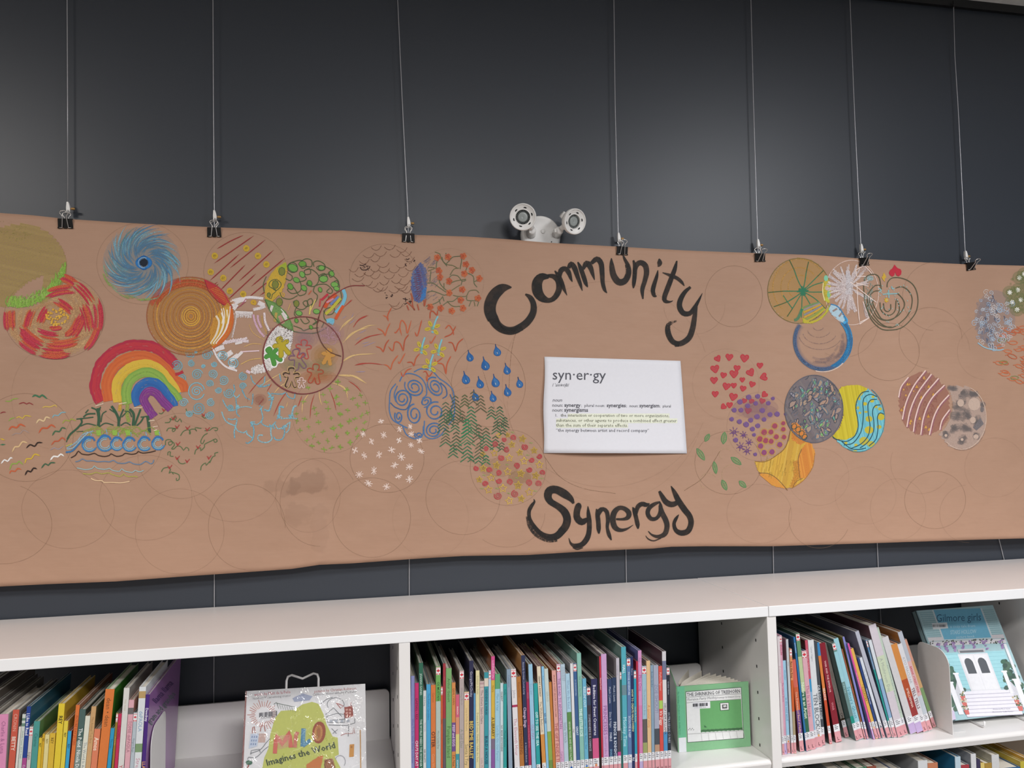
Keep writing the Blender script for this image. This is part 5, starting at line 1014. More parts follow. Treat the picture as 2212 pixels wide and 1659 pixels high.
d.done('web_drawing', BAN, label='orange web with a dark green centre')

d = D(FT); d.lift = .0009
d.ell(1245, 580, 300, 362, 1.8, 'd8c0b4', .7)
for k in range(26):
    a = k*2*PI/26+rnd.uniform(-.06, .06); R0, R1 = 60, rnd.uniform(200, 300)
    if math.cos(a) > .55 and rnd.random() < .4: continue
    for j in range(9):
        t = rnd.uniform(.2, 1); b = a+rnd.uniform(-.06, .06); r = R0+(R1-R0)*t; d.s([(1210+R0*.6*math.cos(a), 520+R0*.7*math.sin(a)), (1210+r*math.cos(b), 530+r*1.18*math.sin(b))] if j < 4 else [(1210+r*.6*math.cos(b), 530+r*.7*math.sin(b)), (1210+r*math.cos(b+.03), 530+r*1.18*math.sin(b+.03))], rnd.uniform(3, 5), rnd.choice(['d2c3c0', 'd8ccca', 'cbbcbb']), .62, False)
for k in range(26): d.s([(1195+rnd.uniform(-25, 30), 330+rnd.uniform(0, 60)), (1210+rnd.uniform(-30, 40), 480), (1215+rnd.uniform(-40, 40), 600)], 2.6, 'd9d2d4', .56)
for P in (((1285, 330), (1385, 275), (1470, 370)), ((1290, 330), (1300, 400), (1400, 400)), ((1300, 480), (1310, 700), (1330, 915), (1435, 865), (1370, 680)), ((1230, 460), (1350, 560), (1520, 690)), ((1290, 470), (1430, 510)), ((1330, 935), (1435, 865))): d.s(P, 2.2, 'e0ccc2', .82, False)
d.fill([(1300, 340), (1385, 280), (1440, 330), (1330, 380)], 'd0bfba', .5, 20, 4); d.fill([(1370, 690), (1400, 760), (1430, 860), (1390, 870)], 'd0c4c4', .5, 80, 4)
d.done('white_rays_drawing', BAN, label='white chalk rays bursting from a centre')

d = D(FT); d.lift = .0011
LG = '56543f'
for P in (((1575, 545), (1550, 410), (1490, 375), (1410, 400), (1380, 480), (1385, 620), (1410, 760), (1470, 890), (1570, 985), (1680, 1000), (1800, 975), (1900, 890), (1970, 780), (1985, 640), (1950, 520), (1880, 450), (1780, 415), (1690, 420), (1645, 470), (1640, 520)), ((1560, 500), (1510, 500), (1450, 560), (1415, 640), (1440, 740), (1500, 850), (1590, 940), (1700, 970), (1820, 890), (1900, 780), (1920, 640), (1870, 550), (1800, 515), (1735, 530)), ((1550, 560), (1490, 570), (1440, 640), (1470, 740), (1540, 860), (1640, 890), (1760, 840), (1830, 740), (1830, 680), (1790, 620), (1755, 590)), ((1490, 650), (1480, 700), (1530, 800), (1590, 880), (1700, 880), (1770, 800), (1775, 720), (1745, 650)), ((1560, 690), (1570, 770), (1620, 825), (1680, 830), (1730, 780), (1740, 670)), ((1600, 700), (1610, 770), (1650, 795), (1680, 760), (1680, 710)), ((1420, 650), (1430, 790), (1520, 910), (1600, 960), (1690, 965))): d.s(P, 2.6, LG, .8)
d.flat([(1722, 266), (1755, 305), (1790, 318), (1802, 345), (1795, 380), (1768, 400), (1742, 385), (1730, 350), (1722, 385), (1700, 402), (1672, 388), (1660, 360), (1672, 330), (1700, 308)], 'b5283a', 1)
d.flat([(1603, 355), (1625, 390), (1630, 410), (1612, 425), (1615, 462), (1595, 440), (1578, 410), (1590, 395)], 'c7a23a', .95)
P = [(1632+30*(1 if k % 2 == 0 else .55)*math.sin(k*PI/6), 665-34*(1 if k % 2 == 0 else .55)*math.cos(k*PI/6)) for k in range(12)]; d.flat(P, 'c9a338', .92)
d.s([(1590, 600), (1660, 595), (1755, 592)], 3, '82b0b4', .8); d.s([(1655, 550), (1660, 640)], 3, '82b0b4', .8); d.s([(1690, 510), (1700, 540), (1720, 530)], 3, '82b0b4', .8); d.s([(1545, 530), (1575, 555), (1550, 575)], 3, '82b0b4', .8)
for k in range(40): x, y = rnd.uniform(1560, 1900), rnd.uniform(480, 960); d.ln([(x, y), (x+3, y+14)], 2.4, '9db5ae', .7)
for k in range(40): x, y = rnd.uniform(1390, 1480), rnd.uniform(400, 800); d.ln([(x, y), (x+rnd.uniform(-14, 14), y+24)], 2.4, '8a9a90', .6)
d.disc(1450, 420, 40, 30, '9db5b5', .6, 12)
d.done('labyrinth_drawing', BAN, label='dark olive labyrinth loops under a small red heart')

d = D(FT); d.lift = .0010
for g, al in ((0, .3), (14, .2), (28, .15), (42, .1)): d.ell(915, 1120, 316-g, 326-g, 9, '66718c', -al, 40, 215); d.ell(915, 1120, 320-g*.8, 328-g*.8, 8, '3a86b4', -al, -48, 60)
for k in range(46):
    g = rnd.uniform(-14, 22); d.ell(915+g*.2, 1120, 312+g-8, 322+g-8, rnd.uniform(2, 4), rnd.choice(['5a6f94', '66758f', '56709a']), .52, rnd.uniform(60, 100), rnd.uniform(150, 215))
for k in range(40):
    g = rnd.uniform(-30, 14); d.ell(915+g*.2, 1120, 318+g, 326+g, rnd.uniform(2.5, 4.5), rnd.choice(['2f7fae', '3a8aba', '2a6f9f']), .68, rnd.uniform(-48, 20), rnd.uniform(20, 70))
d.ell(915, 1120, 322, 330, 2.4, '45607f', .75, -45, 205); d.ell(920, 1135, 320, 333, 2.6, 'd8bfae', .7, 45, 105)
for k, r in enumerate((60, 130, 190, 240)): d.ell(870+k*8, 960+k*30, r, r*.7, 2, '86706f', .5, 20, 170)
for k in range(30): a = rnd.uniform(-.3, 1.6); r = rnd.uniform(200, 290); d.ell(900, 1100, r, r, 6, '85757a', -.2, math.degrees(a), math.degrees(a)+rnd.uniform(10, 40))
d.fill([(1010, 715), (1060, 720), (1120, 790), (1170, 880), (1150, 920), (1100, 890), (1020, 820), (985, 770)], 'a9c3cf', .8, 30, 3.4)
for P in (((1030, 790), (1080, 760)), ((1100, 850), (1130, 810))): d.s(P, 5, '8f7d76', .85)
d.s([(1150, 920), (1190, 900), (1160, 850)], 7, '4aa0cf', .8); d.s([(1010, 710), (1090, 740), (1160, 840), (1195, 930)], 3, '3a7aa8', .85); d.s([(600, 890), (640, 870), (690, 760)], 8, '3f8a6a', .6)
d.done('blue_ring_drawing', BAN, label='open oval ring of rubbed blue crayon')

# pink stripes with triangles, moon
d = D(FV); 
poly = [(155, 1130), (175, 1040), (240, 960), (330, 915), (400, 925), (480, 975), (540, 1050), (565, 1110), (570, 1220), (560, 1300), (490, 1390), (400, 1430), (300, 1425), (215, 1365), (165, 1250)]
d.fill(poly, 'a4685c', -.42, 60, 4.5)
for k in range(60):
    a = rnd.uniform(0, 2*PI); r = rnd.random()**.5; x, y = 362+190*r*math.cos(a), 1172+240*r*math.sin(a); s_ = rnd.uniform(14, 22); P = [(x, y-s_), (x+s_*.7, y+s_*.7), (x-s_*.8, y+s_*.6)]
    if k < 22: d.flat(P, rnd.choice(['bd8f3e', 'c5984a', 'b98a3c']), .9)
    d.ln(P+[P[0]], 1.4, '8f5a52', .65)
for P in (((155, 1125), (175, 1040), (235, 960)), ((185, 1305), (215, 1170), (280, 1030), (375, 905)), ((222, 1365), (250, 1230), (310, 1090), (422, 935)), ((275, 1405), (295, 1280), (350, 1130), (480, 970)), ((335, 1430), (360, 1280), (420, 1140), (528, 1025)), ((405, 1430), (440, 1290), (490, 1190), (565, 1105)), ((490, 1390), (510, 1310), (570, 1225))):
    d.s(P, 3.4, 'd9bdb4', .88); d.s([(x+9, y+6) for x, y in P], 3.4, '94606a', .66)
d.done('pink_stripes_drawing', BAN, label='pink curved stripes with small yellow triangles')

d = D(FV); d.lift = .0010
mn = [(555, 1035), (640, 1030), (720, 1040), (800, 1110), (860, 1220), (870, 1320), (850, 1420), (800, 1500), (720, 1545), (640, 1548), (560, 1515), (480, 1425), (540, 1370), (580, 1290), (600, 1190), (580, 1100)]
d.fill(mn, 'bca69a', -.62, 20, 5)
for x, y, rx, ry in ((690, 1100, 70, 50), (650, 1190, 60, 60), (640, 1280, 70, 50), (700, 1370, 60, 40), (790, 1320, 55, 60), (540, 1430, 36, 40), (670, 1470, 44, 44), (610, 1380, 40, 40), (840, 1180, 22, 22), (790, 1440, 30, 28), (600, 1050, 50, 18), (770, 1100, 40, 25), (720, 1260, 40, 50)):
    for k in range(12): d.s([(x-rx*rnd.random(), y+ry*rnd.uniform(-.8, .8)), (x+rx*rnd.random(), y+ry*rnd.uniform(-.8, .8))], 9, rnd.choice(['7f7674', '877f7c', '77706f']), -.22, False)
for x, y, rx, ry in ((660, 1170, 28, 30), (770, 1180, 50, 52), (760, 1310, 24, 26), (672, 1468, 12, 12), (540, 1435, 12, 12), (785, 1445, 22, 20)): d.disc(x, y, rx, ry, 'b9a293', .78, 12)
d.disc(835, 1222, 15, 24, '6f6766', .85, 12); d.flat([(760, 1370), (820, 1290), (850, 1340), (790, 1395)], '6f696b', .72)
d.ell(670, 1290, 198, 258, 2, 'c5ad9d', .7, -70, 130); d.ell(675, 1300, 200, 255, 2, '8f776c', .5, 20, 110)
d.done('moon_drawing', BAN, label='grey cratered moon beside the pink stripes')

# far right trio
d = D(FV); d.disc(940, 490, 165, 240, '8f929c', -.2, 26); d.disc(880, 500, 90, 190, '7c8598', -.2, 22)
for k in range(30): x, y = rnd.uniform(790, 980), rnd.uniform(320, 680); d.s([(x, y), (x+rnd.uniform(-14, 14), y+rnd.uniform(18, 46))], 5, rnd.choice(['6d7f9c', '7d8698', '8590a2']), .48)
for k in range(90):
    a = rnd.uniform(0, 2*PI); r = rnd.random()**.5; x, y = 940+170*r*math.cos(a), 490+245*r*math.sin(a); d.spiral(x, y, rnd.uniform(14, 26), 1.7, rnd.choice(['c3b6b0', 'b3b6bd', 'a5b3c2', '97a5b5']), .68, 1.3, 1, rnd.uniform(0, 6))
for k in range(16): a = rnd.uniform(0, 2*PI); x, y = 900+130*rnd.random()*math.cos(a), 500+220*rnd.random()*math.sin(a); d.s([(x, y-12), (x+10, y), (x+4, y+14)], 2.2, '565a6a', .8)
d.s([(800, 680), (860, 720), (950, 740), (1010, 735)], 3, '8fb0c0', .8)
d.done('grey_blue_curls_drawing', BAN, label='grey-blue curls near the right edge')
d = D(FV)
for x, y in ((1140, 150), (1125, 250), (1060, 270), (1150, 330), (1080, 350), (1120, 410), (1200, 200), (1200, 300), (1210, 400), (1180, 120)):
    d.disc(x, y, 60, 56, '7f8a5c', -.3, 14); d.disc(x, y, 34, 32, '74854f', -.3, 14)
    for k in range(7): a = k*.9; d.ln([(x, y), (x+20*math.cos(a), y+20*math.sin(a))], 2.6, 'dad7cf', .86)
for k in range(50): x, y = rnd.uniform(1060, 1290), rnd.uniform(120, 470); d.s([(x, y), (x+rnd.uniform(-20, 20), y+rnd.uniform(-20, 20))], 6, '7f8c55', -.25, False)
d.done('white_blossoms_drawing', BAN, label='white blossoms on green at the right edge')
d = D(FV)
for k in range(46):
    x, y = rnd.uniform(970, 1290), rnd.uniform(540, 1010)
    if ((x-1150)/190)**2+((y-770)/250)**2 > 1: continue
    a = rnd.uniform(-.4, .4); L = rnd.uniform(28, 40); d.ell(x, y, L, L*.42, 2.2, rnd.choice(['b9633f', 'c06a44', 'b15b3b']), .8, rot=math.degrees(a)); d.s([(x-L*math.cos(a), y-L*math.sin(a)), (x-L*1.5, y-8)], 2, 'b9633f', .75)
for x, y in ((1010, 840), (1100, 965), (1000, 660)): d.ell(x, y, 34, 14, 2.2, '7f7f4c', .75)
d.done('orange_fish_drawing', BAN, label='shoal of orange fish outlines at the right edge')

# ------------------------------------------------------------------ brushed words
def brush(d, P, dens=1.1):
    """P: (x, y, width in frame units)"""
    d.s([(x, y, w*d.sc) for x, y, w in P], 1, rnd.choice(['171412', '1e1a18', '241f1c']), dens)
d = D(FD); d.lift = .0012
brush(d, [(290, 312, 10), (255, 310, 44), (205, 322, 80), (150, 370, 95), (115, 440, 100), (110, 510, 98), (135, 580, 90)], 1.05)
brush(d, [(130, 560, 90), (170, 625, 75), (230, 665, 66), (300, 672, 66), (370, 640, 62), (430, 590, 60), (470, 520, 56), (472, 450, 48), (445, 395, 40), (405, 368, 14)], (.82, .74))
brush(d, [(112, 520, 60), (140, 600, 50), (200, 665, 44), (290, 685, 40), (380, 650, 40)], .60); brush(d, [(150, 570, 40), (210, 650, 30), (290, 662, 26), (360, 640, 26)], 1)
brush(d, [(600, 222, 30), (540, 225, 66), (505, 270, 84), (505, 340, 86), (540, 395, 70), (600, 420, 40), (650, 395, 44), (685, 330, 50), (680, 260, 48), (640, 220, 40), (590, 215, 26)], 1)
brush(d, [(650, 172, 8), (680, 215, 36), (705, 270, 40), (730, 330, 26), (752, 378, 4)]); brush(d, [(690, 240, 20), (700, 175, 44), (735, 155, 40), (765, 185, 40), (785, 240, 22), (797, 265, 5)]); brush(d, [(765, 150, 30), (785, 115, 40), (815, 150, 44), (840, 220, 36), (865, 290, 26), (880, 340, 5)])
brush(d, [(842, 100, 10), (865, 150, 34), (890, 220, 38), (910, 280, 30), (925, 310, 6)]); brush(d, [(885, 160, 24), (915, 110, 46), (945, 140, 44), (965, 195, 30), (982, 250, 6)]); brush(d, [(955, 110, 30), (1000, 75, 44), (1035, 110, 44), (1045, 190, 40), (1050, 270, 34), (1065, 330, 28), (1085, 358, 6)])
brush(d, [(1122, 68, 8), (1125, 130, 40), (1140, 210, 52), (1180, 265, 56), (1230, 260, 52), (1265, 205, 44), (1265, 140, 34), (1235, 80, 24), (1218, 40, 8)], (1.05, .8)); brush(d, [(1250, 120, 30), (1262, 180, 40), (1240, 250, 40)], .6)
brush(d, [(1305, 85, 14), (1318, 140, 34), (1315, 220, 36), (1308, 290, 28), (1305, 320, 6)]); brush(d, [(1318, 200, 18), (1330, 130, 40), (1365, 105, 44), (1405, 130, 46), (1415, 190, 44), (1400, 260, 38), (1380, 330, 34), (1385, 408, 12)])
brush(d, [(1520, 72, 10), (1525, 100, 40), (1522, 122, 34), (1510, 140, 6)]); brush(d, [(1510, 168, 6), (1500, 220, 26), (1478, 290, 36), (1468, 340, 36), (1480, 380, 30), (1500, 385, 8)])
brush(d, [(1668, 90, 12), (1650, 160, 34), (1620, 240, 40), (1590, 320, 42), (1565, 390, 40), (1570, 425, 34), (1610, 432, 16), (1635, 422, 4)]); brush(d, [(1548, 188, 6), (1610, 210, 26), (1670, 235, 30), (1710, 270, 24), (1730, 300, 5)])
brush(d, [(1782, 308, 22), (1735, 350, 34), (1700, 410, 42), (1690, 470, 44), (1720, 525, 44), (1775, 528, 40), (1815, 480, 34), (1850, 420, 22), (1880, 360, 4)]); brush(d, [(1830, 470, 22), (1815, 560, 40), (1800, 650, 46), (1770, 730, 48), (1710, 775, 46), (1650, 785, 44)], 1.05); brush(d, [(1690, 788, 40), (1630, 760, 44), (1595, 690, 46), (1600, 620, 36), (1665, 592, 14)], (.82, .5))
d.done('community_lettering', BAN, M_PAINT, 'brushed black word Community')
d = D(FS); d.lift = .0012
brush(d, [(700, 340, 24), (670, 290, 60), (600, 235, 90), (510, 190, 84), (440, 200, 90), (420, 260, 84), (450, 320, 70), (530, 370, 70), (600, 430, 82), (630, 510, 84), (610, 590, 84), (560, 650, 80)], 1.0)
brush(d, [(590, 620, 80), (520, 690, 76), (440, 705, 66), (350, 670, 52), (280, 600, 44), (225, 510, 38), (215, 430, 40), (240, 370, 40), (275, 320, 22), (266, 292, 5)], (.85, 1)); brush(d, [(520, 725, 60), (420, 730, 60), (310, 680, 60), (230, 590, 50), (195, 480, 30)], .58)
brush(d, [(765, 335, 20), (755, 360, 66), (735, 430, 70), (740, 500, 74), (790, 540, 74), (850, 510, 40)], 1.15); brush(d, [(855, 368, 6), (860, 440, 38), (870, 540, 52), (868, 640, 54), (845, 720, 60), (790, 785, 56), (720, 800, 50), (670, 775, 26), (648, 715, 6)]); brush(d, [(800, 820, 10), (740, 838, 14), (690, 820, 8)], .9)
brush(d, [(948, 398, 12), (958, 460, 46), (968, 540, 50), (972, 620, 46), (975, 668, 14)]); brush(d, [(960, 480, 36), (985, 420, 56), (1020, 400, 44), (1060, 430, 46), (1072, 520, 44), (1065, 600, 34), (1085, 680, 42), (1110, 738, 12)])
brush(d, [(1160, 510, 22), (1240, 510, 30), (1290, 490, 50), (1300, 440, 56), (1250, 395, 48), (1190, 390, 50), (1140, 440, 62), (1125, 520, 62), (1150, 600, 60), (1210, 630, 40), (1280, 615, 24), (1348, 572, 4)])
brush(d, [(1340, 378, 8), (1360, 420, 44), (1380, 500, 46), (1395, 570, 46), (1400, 615, 14)]); brush(d, [(1380, 450, 30), (1395, 380, 50), (1440, 345, 50), (1490, 355, 46), (1525, 340, 10)])
brush(d, [(1640, 322, 16), (1580, 345, 40), (1520, 390, 48), (1505, 450, 48), (1540, 505, 46), (1600, 500, 40), (1640, 440, 44), (1645, 370, 40), (1635, 318, 8)]); brush(d, [(1640, 360, 36), (1660, 440, 56), (1700, 520, 58), (1715, 590, 56), (1690, 670, 54), (1620, 700, 40), (1550, 680, 22), (1510, 640, 8)]); brush(d, [(1650, 715, 14), (1570, 745, 14), (1510, 725, 14), (1482, 690, 6)], .85)
brush(d, [(1630, 205, 26), (1655, 250, 44), (1700, 320, 60), (1760, 350, 62), (1820, 330, 50), (1840, 270, 30)], 1.15); brush(d, [(1758, 150, 8), (1795, 220, 46), (1840, 310, 62), (1900, 400, 66), (1960, 480, 62), (1975, 560, 60), (1940, 640, 62), (1870, 660, 60), (1810, 630, 46), (1790, 560, 38), (1815, 500, 34), (1843, 460, 6)])
d.done('synergy_lettering', BAN, M_PAINT, 'brushed black word Synergy')
# ------------------------------------------------------------------ books on the shelves
def mix(a, b, t): return tuple(x+(y-x)*t for x, y in zip(a, b))
PAPERC = lin('ddd6c8')
def leaf_poly(cx, cy, r):
    P = [(0, -1), (.18, -.62), (.36, -.72), (.30, -.32), (.58, -.52), (.66, -.36), (.95, -.38), (.80, -.08), (.92, .04), (.45, .42), (.50, .58), (.06, .50), (.06, .95)]
    P += [(-x, y) for x, y in P[::-1][:-1]]
    return [(cx+r*x, cy+r*y) for x, y in P]
def add_book(bay, desc, P0, th, hgt, lean, dep, spine, cov, bands=(), texts=(), flag=False, call=None, prev='', group='', topcol=None):
    """P0: lower left front corner of the spine; lean > 0 tips the top to the right"""
    c, s_ = math.cos(lean), math.sin(lean); ex = np.array([c, 0, -s_]); up = np.array([s_, 0, c]); ey = np.array([0, 1., 0])
    P0 = np.array(P0, float)
    if lean > 0: P0 = P0+np.array([0, 0, th*s_])
    def X(a, y, z): return P0+ex*a+ey*y+up*z
    lab = '%s in the %s bookcase, right of the %s' % (desc, bay, prev) if not prev.startswith('@') else '%s in the %s bookcase, %s' % (desc, bay, prev[1:])
    t = thing('picture_book', lab, 'book', tuple(P0), group)
    sc, cc = lin(spine), lin(cov); bt = min(.0022, th*.22)
    m = MB()
    def blk(a0, a1, y0, y1, z0, z1, cols): m.hexa([X(a0, y0, z0), X(a1, y0, z0), X(a1, y1, z0), X(a0, y1, z0), X(a0, y0, z1), X(a1, y0, z1), X(a1, y1, z1), X(a0, y1, z1)], cols[0], 0, cols)
    edge = mix(cc, (.8, .8, .78), .35)
    blk(0, bt, 0, dep, 0, hgt, [edge, edge, sc, cc, edge, cc]); blk(th-bt, th, 0, dep, 0, hgt, [edge, edge, sc, cc, edge, cc])
    fr = sorted(set([0, 1]+[b for x in bands for b in x[:2]]))
    for a, b in zip(fr, fr[1:]):
        q = next((lin(x[2]) for x in bands if x[0] <= a+1e-6 and x[1] >= b-1e-6), sc)
        z1, z0 = hgt*(1-a), hgt*(1-b); dd = .0016
        blk(0, th, -dd, 0, z0, z1, [q, q, q, q, q, q]) if len(fr) > 2 else blk(0, th, -dd, 0, z0, z1, [q]*6)
    m.build('cover', M_BOOK, t)
    p = MB(); i = .0035
    p.hexa([X(bt, .002, i), X(th-bt, .002, i), X(th-bt, dep-i, i), X(bt, dep-i, i), X(bt, .002, hgt-i), X(th-bt, .002, hgt-i), X(th-bt, dep-i, hgt-i), X(bt, dep-i, hgt-i)], PAPERC); p.build('page_block', M_PAGE, t)
    T_, Hm = th*1000, hgt*1000
    surf = lambda u, v, l: X(u/1000, -.0016-l, hgt-v/1000)
    if texts:
        d = Draw(surf, lift=.00015); d.stepl = 1e-6
        for body, f0, f1, col, sz, bo in texts:
            V, _ = text_mesh(body, bool(bo)); k = min((f1-f0)*Hm/max(V[:, 0].max(), .1), T_*sz/.72)
            d.text(body, T_/2-k*.34, T_/2-k*.34, f0*Hm, f0*Hm+1, col, bool(bo)) if False else None
            L = k*V[:, 0].max(); u0 = T_/2-k*.34; (vx) = V
            lf = d.lf(); n = len(d.mb.v); cc2 = lin(col)
            for x, y in vx: d.mb.v.append(d.surf(u0+y*k, f0*Hm+x*k, lf)); d.mb.d.append(1)
            for f in text_mesh(body, bool(bo))[1]: d.mb.face([n+i_ for i_ in f], cc2)
        d.done('spine_title', t, M_INK)
    if flag is not False and flag is not None:
        d = Draw(surf, lift=.0002); d.stepl = 4e-6; f0 = 1.5 if flag is True else flag*Hm; hh = 17
        d.flat([(.3, f0), (T_-.3, f0), (T_-.3, f0+hh), (.3, f0+hh)], 'e9e3e3')
        d.flat([(.3, f0+1), (T_-.3, f0+1), (T_-.3, f0+2), (.3, f0+2)], 'c9333f')
        d.flat(leaf_poly(T_/2, f0+8, min(T_*.42, 5.5)), 'cc2f3f'); d.flat([(.6, f0+14), (T_*.4, f0+14), (T_*.4, f0+16.4), (.6, f0+16.4)], 'cc2f3f'); d.flat([(T_*.6, f0+14), (T_-.6, f0+14), (T_-.6, f0+16.4), (T_*.6, f0+16.4)], 'cc2f3f')
        d.done('leaf_sticker', t, M_STICK, 'white sticker with a red maple leaf')
    if call:
        lt, pink, z1, dot = call
        d = Draw(surf, lift=.0003); d.stepl = 4e-6; b = Hm
        d.flat([(.2, b-z1), (T_-.2, b-z1), (T_-.2, b-z1*.60), (.2, b-z1*.60)], 'e6e6ea')
        d.flat([(.2, b-z1*.60), (T_-.2, b-z1*.60), (T_-.2, b-1), (.2, b-1)], pink)
        for q, w in ((.93, .35), (.84, .6), (.75, .5)): d.flat([(T_*.18, b-z1*q-1), (T_*(.18+w), b-z1*q-1), (T_*(.18+w), b-z1*q+.6), (T_*.18, b-z1*q+.6)], '55555c')
        if dot: d.disc(T_*.5, b-z1*.66, min(T_*.3, 3.2), min(T_*.3, 3.2), dot, 1, 12)
        if lt: d.text(lt, T_*.5-min(3.2, T_*.3), T_*.5+min(3.2, T_*.3)*.8, b-z1*.12, None, '5a2630', True, hs=1.0)
        d.done('call_label', t, M_STICK, 'white shelf label over a coloured strip')
    return t
def row(bay, frame, items, group, ys, first, ymode='fixed', zs=SH1, xmin=-9, xmax=9, dep=(.19, .25), seed=3):
    ox, oy, sc = frame; r = random.Random(seed); out = []; pr = None; prev = first
    for it in items:
        it = dict(it); x0, x1, yt = it['q'][:3]; sl = it.get('sl', 0); yb = it.get('yb'); xb = it.get('xb')
        yy = ys
        if ymode == 'bottom': yy = at(ox+xb*sc, oy+yb*sc, z=zs)[1]
        a = at(ox+x0*sc, oy+yt*sc, y=yy); b = at(ox+x1*sc, oy+yt*sc, y=yy)
        if xb is not None: lo = at(ox+xb*sc, oy+yb*sc, y=yy)
        else: lo = at(ox+(x0+sl*600)*sc, oy+(yt+600)*sc, y=yy)
        tn = (a[0]-lo[0])/(a[2]-lo[2]); lean = math.atan(tn); th = (b[0]-a[0])*math.cos(lean)
        xB = a[0]-tn*(a[2]-zs); hgt = (a[2]-zs)/math.cos(lean)
        if pr:                                                     # keep clear of the neighbour, at the foot and at the top
            (px, pw, pt, ph) = pr; z = min(ph, hgt); need = 0
            for zz in (0, z): need = max(need, px+pw+math.tan(pt)*zz+.0003-(xB+tn*zz))
            if need > 0: xB += need; th = max(.0045, th-need)
        th = max(th, .0045); w = th/math.cos(lean); pr = (xB, w, lean, hgt)
        D_ = it.get('dep', r.uniform(*dep)); D_ = min(D_, -.036-yy)
        out.append([xB, th, lean, hgt, yy, D_, it])
    for i in range(len(out)-1):                                    # books stand spine to spine: take up the slack
        xB, th, lean, hgt, yy, D_, it = out[i]; nx = out[i+1]; z = min(hgt, nx[3])
        slack = min(nx[0]+math.tan(nx[2])*zz-(xB+math.tan(lean)*zz)-th/math.cos(lean) for zz in (0, z))-.0004
        if slack > 0 and slack < .03: out[i][1] = th+min(slack, th*.8+.002)*math.cos(lean)
    for xB, th, lean, hgt, yy, D_, it in out:
        add_book(bay, it['n'], (xB, yy, zs+.0002), th-.0003, hgt-.001-max(0, th*math.sin(lean)), lean, D_, it['c'], it.get('cov', it['c']), it.get('b', ()), it.get('t', ()), it.get('f', False), it.get('call'), prev, group)
        prev = it['n']
    return [(q[0], q[1]/math.cos(q[2]), q[2], q[3]) for q in out]
def B(x0, x1, yt, c, n, **k): return dict(q=(x0, x1, yt), c=c, n=n, **k)
